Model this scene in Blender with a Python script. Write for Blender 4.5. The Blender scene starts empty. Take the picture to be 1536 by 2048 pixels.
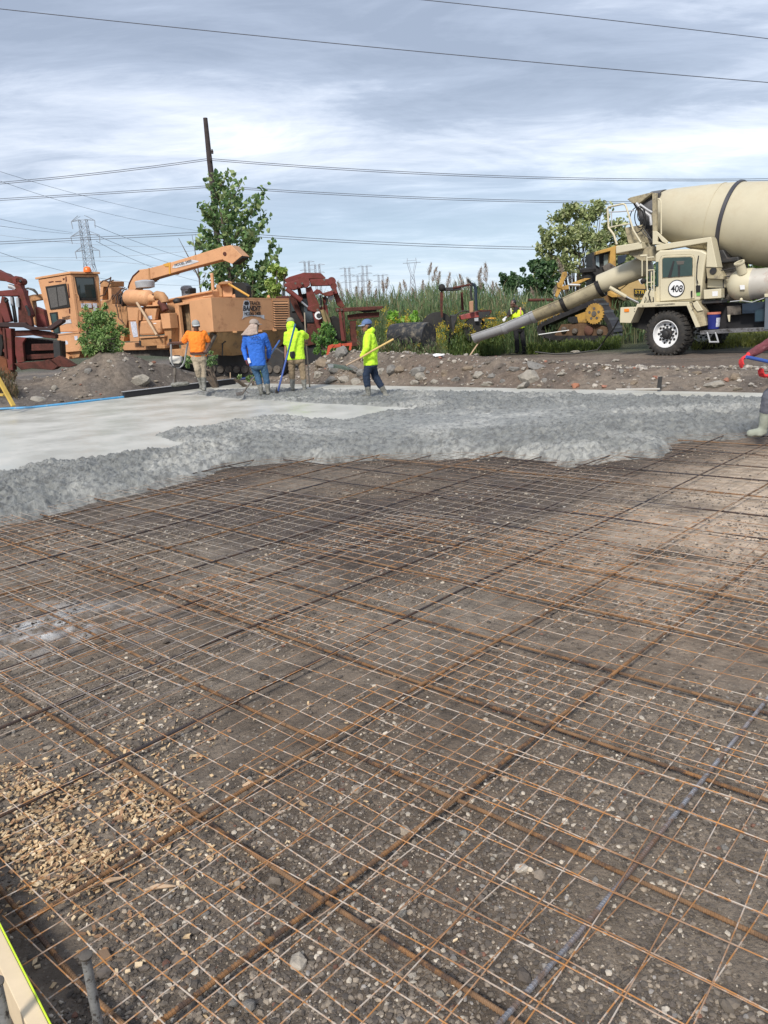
import bpy, bmesh, math, random
import numpy as np
from mathutils import Vector, Matrix, Quaternion
R=math.radians
random.seed(7); rng=np.random.default_rng(7)
sc=bpy.context.scene
# ---------------- camera ----------------
FPX=1540.0; PIT=R(14.2); ROL=R(3.41); H=1.55
FW=Vector((0,math.cos(PIT),-math.sin(PIT))); R0=Vector((1,0,0)); U0=Vector((0,math.sin(PIT),math.cos(PIT)))
XC=R0*math.cos(ROL)-U0*math.sin(ROL); YC=R0*math.sin(ROL)+U0*math.cos(ROL)
cam=bpy.data.cameras.new('camera'); co=bpy.data.objects.new('camera',cam); sc.collection.objects.link(co)
co.matrix_world=Matrix(((XC.x,YC.x,-FW.x,0),(XC.y,YC.y,-FW.y,0),(XC.z,YC.z,-FW.z,H),(0,0,0,1)))
cam.sensor_fit='VERTICAL'; cam.sensor_height=36; cam.lens=FPX/2048*36; cam.clip_start=.05; cam.clip_end=6000
sc.camera=co; sc.render.resolution_x=768; sc.render.resolution_y=1024
# ---------------- light ----------------
SUN_EL=R(42); SUN_AZ=R(200)      # azimuth clockwise from +Y
w=bpy.data.worlds.new('World'); sc.world=w; w.use_nodes=True
nt=w.node_tree; N=nt.nodes; L=nt.links; N.clear()
def nd(t,**k):
    n=N.new(t)
    for a,b in k.items(): setattr(n,a,b)
    return n
out=nd('ShaderNodeOutputWorld'); bg=nd('ShaderNodeBackground'); bg.inputs[1].default_value=.1
sky=nd('ShaderNodeTexSky',sky_type='NISHITA',sun_disc=False,sun_elevation=SUN_EL,sun_rotation=SUN_AZ,air_density=1.2,dust_density=1.5,ozone_density=1.5)
tc=nd('ShaderNodeTexCoord'); sep=nd('ShaderNodeSeparateXYZ'); L.new(tc.outputs['Generated'],sep.inputs[0])
def m(op,a,b=None,c=None,clamp=False):
    n=nd('ShaderNodeMath',operation=op,use_clamp=clamp)
    for i,v in enumerate((a,b,c)):
        if v is None: continue
        if isinstance(v,(int,float)): n.inputs[i].default_value=v
        else: L.new(v,n.inputs[i])
    return n.outputs[0]
zz=m('MAXIMUM',sep.outputs[2],0.0); den=m('ADD',zz,.14)
u=m('DIVIDE',sep.outputs[0],den); v=m('DIVIDE',sep.outputs[1],den)
cmb=nd('ShaderNodeCombineXYZ'); L.new(u,cmb.inputs[0]); L.new(v,cmb.inputs[1])
def noise(scale,det,rough,dist,rot=0,sx=1,sy=1,loc=(0,0,0)):
    mp=nd('ShaderNodeMapping'); mp.inputs['Rotation'].default_value=(0,0,R(rot)); mp.inputs['Scale'].default_value=(sx,sy,1); mp.inputs['Location'].default_value=loc
    L.new(cmb.outputs[0],mp.inputs[0])
    n=nd('ShaderNodeTexNoise'); n.inputs['Scale'].default_value=scale; n.inputs['Detail'].default_value=det; n.inputs['Roughness'].default_value=rough; n.inputs['Distortion'].default_value=dist
    L.new(mp.outputs[0],n.inputs[0]); return n.outputs[0]
n1=noise(.55,9,.55,.3,-18,.55,1.25,(3.1,1.7,0)); n2=noise(1.7,8,.62,.8,-25,.8,1.5,(0,5,0)); n3=noise(5.5,7,.68,.6,-35,.5,1.8,(1,2,0))
f=m('ADD',m('ADD',m('MULTIPLY',n1,.50),m('MULTIPLY',n2,.36)),m('MULTIPLY',n3,.14))
# a brighter break in the deck at mid elevation, as elevation of the real cloud layer
def bump(x,c,wd):
    d=m('DIVIDE',m('SUBTRACT',x,c),wd); return m('POWER',2.718,m('MULTIPLY',m('MULTIPLY',d,d),-1.0))
el=sep.outputs[2]
eltilt=m('ADD',el,m('MULTIPLY',sep.outputs[0],.10))
f=m('ADD',f,m('MULTIPLY',bump(eltilt,.195,.04),.065))
f=m('SUBTRACT',f,m('MULTIPLY',bump(el,.40,.15),.11))
rp=nd('ShaderNodeValToRGB'); L.new(f,rp.inputs[0]); e=rp.color_ramp.elements
CR=[(.36,(2.15,2.5,3.2)),(.45,(2.8,3.2,4.0)),(.505,(3.8,4.2,5.0)),(.57,(5.0,5.3,5.9)),(.66,(7.0,6.9,6.8))]
e[0].position=CR[0][0]; e[0].color=(*[c/10 for c in CR[0][1]],1); e[1].position=CR[-1][0]; e[1].color=(*[c/10 for c in CR[-1][1]],1)
for p_,c_ in CR[1:-1]:
    k=e.new(p_); k.color=(*[c/10 for c in c_],1)
sc10=nd('ShaderNodeVectorMath',operation='SCALE'); L.new(rp.outputs[0],sc10.inputs[0]); sc10.inputs['Scale'].default_value=10
# clear pale blue showing low under the deck (thin cloud over nishita)
thin=nd('ShaderNodeMix',data_type='RGBA'); thin.inputs[0].default_value=.72; L.new(sky.outputs[0],thin.inputs[6]); thin.inputs[7].default_value=(3.0,4.4,6.2,1)
hor=m('SUBTRACT',1.0,m('MULTIPLY',el,5.5),clamp=True); hf=m('MULTIPLY',hor,m('SUBTRACT',1.25,f),clamp=True)
mx=nd('ShaderNodeMix',data_type='RGBA'); L.new(hf,mx.inputs[0]); L.new(sc10.outputs[0],mx.inputs[6]); L.new(thin.outputs[2],mx.inputs[7])
mx2=nd('ShaderNodeMix',data_type='RGBA'); mx2.inputs[0].default_value=.12; L.new(mx.outputs[2],mx2.inputs[6]); L.new(sky.outputs[0],mx2.inputs[7])
L.new(mx2.outputs[2],bg.inputs[0]); L.new(bg.outputs[0],out.inputs[0])
sl=bpy.data.lights.new('sun','SUN'); sl.energy=2.3; sl.angle=R(10); sl.color=(1,.935,.84)
so=bpy.data.objects.new('sun',sl); sc.collection.objects.link(so)
sd=Vector((math.sin(SUN_AZ)*math.cos(SUN_EL),math.cos(SUN_AZ)*math.cos(SUN_EL),math.sin(SUN_EL)))
so.rotation_euler=sd.to_track_quat('Z','Y').to_euler()
sc.view_settings.view_transform='Standard'; sc.view_settings.look='None'; sc.view_settings.gamma=1; sc.view_settings.exposure=.9
# ---------------- pixel -> world ----------------
def ray(px,py): return FW+XC*((px-768)/FPX)+YC*((1024-py)/FPX)
CP=Vector((0,0,H))
def W(px,py,Y):
    d=ray(px,py); return CP+d*(Y/d.y)
def G(px,py,z=0):
    d=ray(px,py); return CP+d*((z-H)/d.z)
def PL(px,py,P0,n):
    d=ray(px,py); return CP+d*((P0-CP).dot(n)/d.dot(n))
AA=R(46.6); BA=R(-42.5)
DA=Vector((math.cos(AA),math.sin(AA),0)); DB=Vector((math.cos(BA),math.sin(BA),0))
NB=Vector((-math.sin(BA),math.cos(BA),0)); NA=Vector((-math.sin(AA),math.cos(AA),0))   # a = p.NB, b = p.NA
def AB(a,b,z=0):
    # point with p.NB=a, p.NA=b
    det=NB.x*NA.y-NB.y*NA.x
    return Vector(((a*NA.y-b*NB.y)/det,(NB.x*b-NA.x*a)/det,z))
# ---------------- objects ----------------
COL=sc.collection
def tag(o,label=None,cat=None,group=None,kind=None):
    if label: o['label']=label
    if cat: o['category']=cat
    if group: o['group']=group
    if kind: o['kind']=kind
    return o
def thing(name,loc,label,cat,group=None):
    o=bpy.data.objects.new(name,None); COL.objects.link(o); o.location=loc; o.empty_display_size=.2
    return tag(o,label,cat,group)
def root_off(par):
    v=Vector((0,0,0)); p=par
    while p is not None: v+=p.location; p=p.parent
    return v
class MB:
    def __init__(s): s.v=[]; s.f=[]
    def add(s,vs,fs):
        b=len(s.v); s.v+= [Vector(x) for x in vs]; s.f+=[tuple(i+b for i in q) for q in fs]; return s
    def prism(s,pts,vec):
        n=len(pts); vec=Vector(vec); a=[Vector(p) for p in pts]
        return s.add(a+[p+vec for p in a],[tuple(range(n))[::-1],tuple(range(n,2*n))]+[(i,(i+1)%n,n+(i+1)%n,n+i) for i in range(n)])
    def hexa(s,q,r):   # two quads
        return s.add(list(q)+list(r),[(3,2,1,0),(4,5,6,7)]+[(i,(i+1)%4,4+(i+1)%4,4+i) for i in range(4)])
    def box(s,c,sz,ax=None):
        c=Vector(c); X,Y,Z=ax or (Vector((1,0,0)),Vector((0,1,0)),Vector((0,0,1)))
        x,y,z=X*sz[0]/2,Y*sz[1]/2,Z*sz[2]/2
        return s.hexa([c-x-y-z,c+x-y-z,c+x+y-z,c-x+y-z],[c-x-y+z,c+x-y+z,c+x+y+z,c-x+y+z])
    def bar(s,p,q,w,h=None,up=(0,0,1)):
        p=Vector(p);q=Vector(q);d=q-p;l=d.length;d.normalize();h=h or w
        u=Vector(up); 
        if abs(d.dot(u))>.95: u=Vector((0,1,0))
        sx=d.cross(u).normalized(); uu=sx.cross(d)
        return s.box((p+q)/2,(l,w,h),(d,sx,uu))
    def tube(s,pts,r,seg=8,cap=True):
        P=[Vector(p) for p in pts]; n=len(P); rs=r if isinstance(r,(list,tuple)) else [r]*n
        t=[(P[min(i+1,n-1)]-P[max(i-1,0)]).normalized() for i in range(n)]
        ref=Vector((0,0,1)) if abs(t[0].z)<.9 else Vector((1,0,0))
        u=t[0].cross(ref).normalized(); vs=[];fs=[]
        for i in range(n):
            u=(u-t[i]*u.dot(t[i])).normalized(); vv=t[i].cross(u)
            for k in range(seg):
                a=2*math.pi*k/seg; vs.append(P[i]+(u*math.cos(a)+vv*math.sin(a))*rs[i])
        for i in range(n-1):
            for k in range(seg):
                fs.append((i*seg+k,i*seg+(k+1)%seg,(i+1)*seg+(k+1)%seg,(i+1)*seg+k))
        if cap: fs.append(tuple(range(seg))[::-1]); fs.append(tuple(range((n-1)*seg,n*seg)))
        return s.add(vs,fs)
    def lathe(s,c,ax,prof,seg=24,closed=False,caps=True):   # prof: (t along axis, radius)
        c=Vector(c); ax=Vector(ax).normalized(); ref=Vector((0,0,1)) if abs(ax.z)<.9 else Vector((1,0,0))
        u=ax.cross(ref).normalized(); vv=ax.cross(u); vs=[];fs=[]
        for t,r in prof:
            for k in range(seg):
                a=2*math.pi*k/seg; vs.append(c+ax*t+(u*math.cos(a)+vv*math.sin(a))*max(r,1e-4))
        n=len(prof)
        for i in range(n-1 if not closed else n):
            j=(i+1)%n
            for k in range(seg):
                fs.append((i*seg+k,i*seg+(k+1)%seg,j*seg+(k+1)%seg,j*seg+k))
        if not closed and caps: fs.append(tuple(range(seg))[::-1]); fs.append(tuple(range((n-1)*seg,n*seg)))
        return s.add(vs,fs)
    def ell(s,c,r,seg=12,ax=None):
        c=Vector(c); X,Y,Z=ax or (Vector((1,0,0)),Vector((0,1,0)),Vector((0,0,1))); rx,ry,rz=r if isinstance(r,(tuple,list)) else (r,r,r)
        vs=[];fs=[];n=seg//2
        for i in range(n+1):
            th=math.pi*i/n
            for k in range(seg):
                a=2*math.pi*k/seg; vs.append(c+X*rx*math.sin(th)*math.cos(a)+Y*ry*math.sin(th)*math.sin(a)+Z*rz*math.cos(th))
        for i in range(n):
            for k in range(seg): fs.append((i*seg+k,(i+1)*seg+k,(i+1)*seg+(k+1)%seg,i*seg+(k+1)%seg))
        return s.add(vs,fs)
    def build(s,name,mat,par=None,bevel=0,smooth=False,**tg):
        off=root_off(par) if par else (sum(s.v,Vector())/len(s.v) if tg.pop('center',False) else Vector((0,0,0)))
        me=bpy.data.meshes.new(name); me.from_pydata([tuple(v-off) for v in s.v],[],s.f); me.materials.append(mat)
        bm=bmesh.new(); bm.from_mesh(me); bmesh.ops.remove_doubles(bm,verts=bm.verts,dist=1e-5); bmesh.ops.recalc_face_normals(bm,faces=bm.faces); bm.to_mesh(me); bm.free()
        if smooth:
            me.polygons.foreach_set('use_smooth',[True]*len(me.polygons)); me.set_sharp_from_angle(angle=R(40))
        o=bpy.data.objects.new(name,me); COL.objects.link(o)
        if par: o.parent=par
        else: o.location=off
        if bevel:
            b=o.modifiers.new('bevel','BEVEL'); b.width=bevel; b.segments=2; b.limit_method='ANGLE'; b.angle_limit=R(40)
        if tg: tag(o,**tg)
        return o
def npmesh(name,V,F,mat,smooth=False,cols=None,par=None):
    me=bpy.data.meshes.new(name); V=np.asarray(V,np.float32); F=np.asarray(F,np.int32); k=F.shape[1]
    me.vertices.add(len(V)); me.vertices.foreach_set('co',V.ravel()); me.loops.add(F.size); me.loops.foreach_set('vertex_index',F.ravel())
    me.polygons.add(len(F)); me.polygons.foreach_set('loop_start',np.arange(0,F.size,k,dtype=np.int32))
    me.polygons.foreach_set('use_smooth',np.full(len(F),smooth)); me.update(calc_edges=True); me.materials.append(mat)
    if cols is not None:
        a=me.color_attributes.new('col','FLOAT_COLOR','POINT'); c=np.ones((len(V),4),np.float32); c[:,:cols.shape[1]]=cols; a.data.foreach_set('color',c.ravel())
    o=bpy.data.objects.new(name,me); COL.objects.link(o)
    if par: o.parent=par
    return o
# ---------------- numpy noise ----------------
def _h(i,j,s):
    n=(i.astype(np.int64)*374761393+j.astype(np.int64)*668265263+s*2147483647)&0xffffffff
    n=((n^(n>>13))*1274126177)&0xffffffff; return ((n^(n>>16))&0xffff)/65535.0
def vn(x,y,s=0):
    i=np.floor(x);j=np.floor(y);fx=x-i;fy=y-j;fx=fx*fx*(3-2*fx);fy=fy*fy*(3-2*fy)
    return (_h(i,j,s)*(1-fx)+_h(i+1,j,s)*fx)*(1-fy)+(_h(i,j+1,s)*(1-fx)+_h(i+1,j+1,s)*fx)*fy
def fbm(x,y,o=4,s=0,g=.5):
    r=0;a=1;t=0
    for k in range(o): r=r+a*vn(x,y,s+k*17);t+=a;a*=g;x=x*2.03+5.1;y=y*2.03+1.7
    return r/t
def ss(a,b,x): t=np.clip((x-a)/(b-a),0,1); return t*t*(3-2*t)
# ---------------- materials ----------------
def mat(name,col,rough=.7,metal=0,var=.15,scale=3,col2=None,thr=(.5,.62),bump=0,bscale=20,spec=.5,coat=0,attr=None,coord='Object',detail=6,bdist=.02):
    mt=bpy.data.materials.new(name); mt.use_nodes=True; t=mt.node_tree; n=t.nodes; l=t.links
    b=n['Principled BSDF']; b.inputs['Roughness'].default_value=rough; b.inputs['Metallic'].default_value=metal; b.inputs['Specular IOR Level'].default_value=spec; b.inputs['Coat Weight'].default_value=coat
    tc=n.new('ShaderNodeTexCoord')
    nz=n.new('ShaderNodeTexNoise'); nz.inputs['Scale'].default_value=scale; nz.inputs['Detail'].default_value=detail; nz.inputs['Roughness'].default_value=.6; l.new(tc.outputs[coord],nz.inputs[0])
    hs=n.new('ShaderNodeMix'); hs.data_type='RGBA'; hs.blend_type='MULTIPLY'; hs.inputs[0].default_value=1
    if attr:
        at=n.new('ShaderNodeVertexColor'); at.layer_name=attr; l.new(at.outputs[0],hs.inputs[6])
    else: hs.inputs[6].default_value=(*col,1)
    mr=n.new('ShaderNodeMapRange'); l.new(nz.outputs[0],mr.inputs[0]); mr.inputs[1].default_value=.3; mr.inputs[2].default_value=.7; mr.inputs[3].default_value=1-var; mr.inputs[4].default_value=1+var*.6
    l.new(mr.outputs[0],hs.inputs[7]); last=hs.outputs[2]
    if col2:
        n2=n.new('ShaderNodeTexNoise'); n2.inputs['Scale'].default_value=scale*2.3; n2.inputs['Detail'].default_value=9; n2.inputs['Roughness'].default_value=.7; l.new(tc.outputs[coord],n2.inputs[0])
        m2=n.new('ShaderNodeMapRange'); l.new(n2.outputs[0],m2.inputs[0]); m2.inputs[1].default_value=thr[0]; m2.inputs[2].default_value=thr[1]
        mx=n.new('ShaderNodeMix'); mx.data_type='RGBA'; l.new(m2.outputs[0],mx.inputs[0]); l.new(last,mx.inputs[6]); mx.inputs[7].default_value=(*col2,1); last=mx.outputs[2]
        rr=n.new('ShaderNodeMapRange'); l.new(m2.outputs[0],rr.inputs[0]); rr.inputs[3].default_value=rough; rr.inputs[4].default_value=min(1,rough+.3); l.new(rr.outputs[0],b.inputs['Roughness'])
    l.new(last,b.inputs['Base Color'])
    if bump:
        n3=n.new('ShaderNodeTexNoise'); n3.inputs['Scale'].default_value=bscale; n3.inputs['Detail'].default_value=8; n3.inputs['Roughness'].default_value=.65; l.new(tc.outputs[coord],n3.inputs[0])
        bp=n.new('ShaderNodeBump'); bp.inputs['Strength'].default_value=bump; bp.inputs['Distance'].default_value=bdist; l.new(n3.outputs[0],bp.inputs['Height']); l.new(bp.outputs[0],b.inputs['Normal'])
    return mt
M={}
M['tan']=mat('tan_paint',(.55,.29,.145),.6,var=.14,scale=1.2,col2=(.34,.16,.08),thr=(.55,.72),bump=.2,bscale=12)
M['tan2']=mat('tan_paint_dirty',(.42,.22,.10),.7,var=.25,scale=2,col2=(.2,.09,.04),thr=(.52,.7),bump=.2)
M['red']=mat('rusty_red_paint',(.145,.027,.023),.75,var=.3,scale=2,col2=(.10,.035,.02),thr=(.48,.62),bump=.3,bscale=15)
M['redrust']=mat('red_rust',(.095,.026,.018),.85,var=.35,scale=4,col2=(.05,.02,.015),thr=(.45,.65),bump=.4)
M['orange_red']=mat('orange_red_paint',(.48,.07,.03),.65,var=.2,col2=(.18,.05,.03),thr=(.55,.7))
M['yellow']=mat('yellow_machine_paint',(.60,.31,.045),.55,var=.15,scale=2,col2=(.22,.12,.05),thr=(.55,.7),bump=.1)
M['cream']=mat('cream_truck_paint',(.55,.50,.36),.42,var=.06,scale=1.0,col2=(.40,.33,.21),thr=(.60,.82),coat=.15)
M['cream2']=mat('cream_drum_paint',(.49,.445,.325),.5,var=.1,scale=.7,col2=(.42,.36,.25),thr=(.5,.8))
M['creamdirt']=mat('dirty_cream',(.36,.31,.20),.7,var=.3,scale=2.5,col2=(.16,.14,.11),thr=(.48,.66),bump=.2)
M['dark']=mat('dark_metal',(.022,.022,.024),.6,var=.4,scale=5,col2=(.06,.045,.035),thr=(.55,.7))
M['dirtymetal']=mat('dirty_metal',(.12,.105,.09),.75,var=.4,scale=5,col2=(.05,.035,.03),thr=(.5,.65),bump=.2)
M['black']=mat('black_rubber',(.013,.013,.013),.8,var=.3,scale=8,col2=(.05,.04,.032),thr=(.55,.75))
M['tyre']=mat('tyre_rubber',(.028,.027,.026),.85,var=.3,scale=4,col2=(.09,.075,.06),thr=(.5,.75),bump=.2)
M['steel']=mat('bare_steel',(.42,.43,.44),.35,metal=.8,var=.2)
M['galv']=mat('grey_chute_steel',(.40,.41,.43),.5,metal=.2,var=.2,scale=2.5,col2=(.38,.38,.38),thr=(.55,.75))
M['white']=mat('white_paint',(.72,.73,.74),.45,var=.08,col2=(.4,.38,.35),thr=(.6,.8))
M['glass']=mat('dark_glass',(.02,.03,.03),.06,var=.1,spec=.8)
M['greenglass']=mat('green_glass',(.022,.05,.042),.06,var=.3,spec=.7)
M['grill']=mat('grille_screen',(.10,.095,.09),.7,var=.5,scale=40)
M['dblue']=mat('dark_blue_paint',(.012,.025,.045),.5,var=.3)
M['blue']=mat('blue_pole_plastic',(.035,.09,.34),.45,var=.15,col2=(.12,.14,.2),thr=(.6,.8))
M['lblue']=mat('light_blue_plastic',(.06,.27,.50),.45,var=.15,scale=6,col2=(.25,.35,.42),thr=(.52,.7))
M['wood']=mat('pine_wood',(.50,.36,.24),.8,var=.25,scale=6)
M['woodh']=mat('wood_handle',(.55,.38,.14),.6,var=.2,scale=8)
M['pole']=mat('creosote_pole',(.045,.035,.035),.9,var=.35,scale=5,bump=.3)
M['wire']=mat('power_cable',(.085,.09,.11),.6); M['wire2']=mat('far_cable',(.30,.33,.38),.6)  # far cables are paler, distance haze put into their colour
M['tower']=mat('lattice_steel',(.26,.29,.34),.6,var=.1)  # pylon steel lightened, the haze of distance painted in
M['hose']=mat('black_hose',(.01,.01,.01),.5)
M['amber']=mat('amber_lens',(.75,.22,.02),.25)
M['text']=mat('black_lettering',(.012,.012,.016),.5,var=.1)
M['paper']=mat('sticker_white',(.55,.57,.66),.5,var=.35,scale=25)
M['sil']=mat('decal_silver',(.5,.52,.56),.5,var=.3,scale=12)
M['ytext']=mat('yellow_lettering',(.5,.33,.03),.5)
M['trunk']=mat('bark',(.11,.085,.065),.9,var=.3,scale=12,bump=.4)
def leafmat(name,trans=.4):
    mt=bpy.data.materials.new(name); mt.use_nodes=True; n=mt.node_tree.nodes; l=mt.node_tree.links; b=n['Principled BSDF']
    a=n.new('ShaderNodeVertexColor'); a.layer_name='col'; l.new(a.outputs[0],b.inputs['Base Color']); b.inputs['Roughness'].default_value=.5
    tr=n.new('ShaderNodeBsdfTranslucent'); l.new(a.outputs[0],tr.inputs[0]); ms=n.new('ShaderNodeMixShader'); ms.inputs[0].default_value=trans
    l.new(b.outputs[0],ms.inputs[1]); l.new(tr.outputs[0],ms.inputs[2]); l.new(ms.outputs[0],n['Material Output'].inputs[0]); return mt
M['leaf']=leafmat('leaves')
M['vcol']=mat('mixed_stone',(1,1,1),.85,var=.25,scale=30,attr='col',bump=.25,bscale=60)
# ---------------- terrain ----------------
def distseg(X,Y,P):
    d=np.full(X.shape,1e9)
    for i in range(len(P)-1):
        ax,ay=P[i];bx,by=P[i+1];dx,dy=bx-ax,by-ay;t=np.clip(((X-ax)*dx+(Y-ay)*dy)/(dx*dx+dy*dy+1e-12),0,1)
        d=np.minimum(d,np.hypot(X-ax-t*dx,Y-ay-t*dy))
    return d
def inside(X,Y,P):
    c=np.zeros(X.shape,bool);n=len(P)
    for i in range(n):
        x1,y1=P[i];x2,y2=P[(i+1)%n]
        if y1==y2: continue
        k=((y1>Y)!=(y2>Y))&(X<(x2-x1)*(Y-y1)/(y2-y1)+x1); c^=k
    return c
A0,A1,B1=.47,13.45,18.15
def hgt(X,Y):
    a=X*NB.x+Y*NB.y; b=X*NA.x+Y*NA.y
    pit=-.15+.02*(fbm(X*.9,Y*.9,3,5)-.5)+.012*(fbm(X*7,Y*7,3,9)-.5)
    n=fbm(X*.8,Y*.8,5,11)-.5; n2=fbm(X*4,Y*4,5,23,.6)-.5
    # far bank behind the slab
    da=a-A1; crest=np.interp(X,[-2.7,-1.9,-1.15,.4,2.6,4.5,5.8,7.5,12],[.04,.3,.72,.60,.50,.33,.23,.16,.12])
    ramp=ss(0,1,da/1.15); back=1-ss(1.4,3.6,da)
    bank=crest*ramp*back+ (.12*ss(.6,2.2,da))*(1-back*ramp)
    bank=bank+n2*.16*ss(.05,.5,da)*(back*.8+.12)+n*.25*back*ramp
    # left pile
    db=b-B1
    pile=1.12*np.exp(-(((X+7.0)/1.6)**2+((Y-21.4)/1.3)**2))+.42*np.exp(-(((X+9.3)/1.6)**2+((Y-19.9)/1.3)**2))+.12*np.exp(-(((X+5.1)/1.2)**2+((Y-22.9)/1.0)**2))+.25*np.exp(-(((X+11)/1.5)**2+((Y-18.0)/1.2)**2))
    pile=pile*ss(.0,.9,db)+.0; left=pile*(1+.5*n)+n2*.14*ss(.1,.7,db)*(1-ss(4,7,db))
    far=.12+.05*n
    out=np.where(da>0, bank, 0)
    base=np.where(db>0, np.maximum(left, 0)+np.where(da>0,out,0)*.0+.0, out)
    both=(db>0)&(da>0); base=np.where(both,np.maximum(left,out*ss(0,1,(2.5-db)/2.5)),base)
    wfar=ss(3,8,np.maximum(da,db)); base=base*(1-wfar)+far*wfar
    # near side, outside the form
    near=-.13+.03*n2
    o=np.where((da<=0)&(db<=0),np.where(a<A0-.02,near,pit),np.maximum(base,-.04))
    r=np.hypot(X,Y); return o
def polar(th,r):
    T,Rr=np.meshgrid(th,r); X=np.sin(T)*Rr; Y=np.cos(T)*Rr; n,mm=X.shape
    idx=np.arange(n*mm).reshape(n,mm); F=np.stack([idx[:-1,:-1],idx[1:,:-1],idx[1:,1:],idx[:-1,1:]],-1).reshape(-1,4); return X,Y,F
def gp(pts): return [tuple(G(x,y,0)[:2]) for x,y in pts]
front=[(-160,1090),(0,1046),(60,1035),(115,1020),(165,1001),(240,987),(300,975),(385,955),(450,932),(550,920),(650,921),(725,915),(768,912),(878,915),(1008,909),(1088,920),(1138,931),(1218,917),(1308,909),(1336,899),(1322,886),(1368,880),(1468,872),(1518,866),(1620,868),(1760,858)]
inner=[(1760,806),(1536,797),(1400,793),(1200,790),(1000,787),(880,784),(780,782),(660,780),(560,776),(480,781),(400,783),(388,789),(450,797),(560,803),(640,808),(720,812),(828,818),(768,824),(690,839),(640,838),(565,832),(500,838),(415,852),(350,862),(300,872),(322,880),(368,890),(330,903),(220,912),(90,925),(0,945),(-160,972)]
pf=[tuple(G(x,y,-.12)[:2]) for x,y in front]; pi=gp(inner); poly=pf+pi
th=np.radians(np.concatenate([np.linspace(-180,-48,40)[:-1],np.linspace(-48,48,760),np.linspace(48,180,40)[1:]]))
r=[.02,.3,.7]; 
while r[-1]<3500: x=r[-1]; r.append(x*(1.012 if x<9 else 1.0045 if x<30 else 1.03))
X,Y,F=polar(th,np.array(r)); Z=hgt(X,Y)
a=X*NB.x+Y*NB.y; b=X*NA.x+Y*NA.y
inp=((a<A1)&(b<B1)); 
def mixc(c1,c2,t): return c1*(1-t[...,None])+np.array(c2)*t[...,None]
C=np.ones(X.shape+(3,))*np.array((.14,.107,.083)); C=mixc(C,(.115,.10,.088),ss(B1-.3,B1+.3,b))
C=mixc(C,(.185,.15,.118),ss(.45,.65,fbm(X*.7,Y*.7,4,31)))
C=mixc(C,(.085,.07,.06),ss(.5,.7,fbm(X*2.3,Y*2.3,4,37))*.7)
Cp=np.ones(X.shape+(3,))*np.array((.15,.117,.088))
Cp=mixc(Cp,(.20,.165,.13),ss(.45,.7,fbm(X*.9,Y*.9,4,41)))
Cp=mixc(Cp,(.62,.49,.37),np.exp(-(((a-6.2)/1.9)**2+((b-1.3)/1.6)**2))*ss(.2,.5,fbm(X*1.6,Y*1.6,4,43)))
Cp=mixc(Cp,(.55,.44,.33),np.exp(-(((a-8.2)/1.6)**2+((b-1.8)/1.5)**2)))
Cp=mixc(Cp,(.065,.048,.04),ss(.4,.58,fbm(X*.6+3,Y*.6,3,47))*ss(2.6,4.2,a)*ss(2.4,4.0,b)*.85)
_df=distseg(X[:,:],Y,pf); Cp=mixc(Cp,(.055,.04,.032),np.exp(-(_df/.75)**2)*(.45+.4*ss(.3,.6,fbm(X*1.4,Y*1.4,3,53)))*ss(1.2,2.6,b)); _w=G(85,1255,-.15); Cp=mixc(Cp,(.62,.63,.64),np.exp(-(((X-_w.x)/.5)**2+((Y-_w.y)/.36)**2))*ss(.35,.65,fbm(X*9,Y*9,4,49))*.9)  # whitish haze at the left of the pit is put into the soil colour
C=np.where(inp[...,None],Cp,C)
# damp black strip of road by the truck
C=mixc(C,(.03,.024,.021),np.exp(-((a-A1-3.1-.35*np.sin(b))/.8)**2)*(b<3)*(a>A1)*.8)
C=mixc(C,(.045,.055,.022),ss(A1+7,A1+10,np.maximum(a,(b-B1)*.5+A1))*1.0)
mg=mat('soil_and_gravel',(1,1,1),.95,var=.45,scale=9,attr='col',bump=.9,bscale=38,bdist=.03,detail=10)
# fine pale grit in the soil
t=mg.node_tree; n_=t.nodes; l_=t.links; bs=n_['Principled BSDF']; prev=bs.inputs['Base Color'].links[0].from_socket
tcg=[q for q in n_ if q.type=='TEX_COORD'][0]
vo=n_.new('ShaderNodeTexVoronoi'); vo.inputs['Scale'].default_value=55; l_.new(tcg.outputs['Object'],vo.inputs[0])
sp=n_.new('ShaderNodeSeparateColor'); l_.new(vo.outputs['Color'],sp.inputs[0])
mr1=n_.new('ShaderNodeMapRange'); l_.new(sp.outputs[0],mr1.inputs[0]); mr1.inputs[1].default_value=.8; mr1.inputs[2].default_value=1
mr2=n_.new('ShaderNodeMapRange'); l_.new(vo.outputs['Distance'],mr2.inputs[0]); mr2.inputs[1].default_value=.45; mr2.inputs[2].default_value=.3
mm_=n_.new('ShaderNodeMath'); mm_.operation='MULTIPLY'; l_.new(mr1.outputs[0],mm_.inputs[0]); l_.new(mr2.outputs[0],mm_.inputs[1])
mxg=n_.new('ShaderNodeMix'); mxg.data_type='RGBA'; l_.new(mm_.outputs[0],mxg.inputs[0]); l_.new(prev,mxg.inputs[6]); mxg.inputs[7].default_value=(.30,.26,.21,1); l_.new(mxg.outputs[2],bs.inputs['Base Color'])
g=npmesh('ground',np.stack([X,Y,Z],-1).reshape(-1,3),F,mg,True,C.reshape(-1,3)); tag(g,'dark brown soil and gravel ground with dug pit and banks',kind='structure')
def hz(x,y): return float(hgt(np.array([x],float),np.array([y],float))[0])
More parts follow.
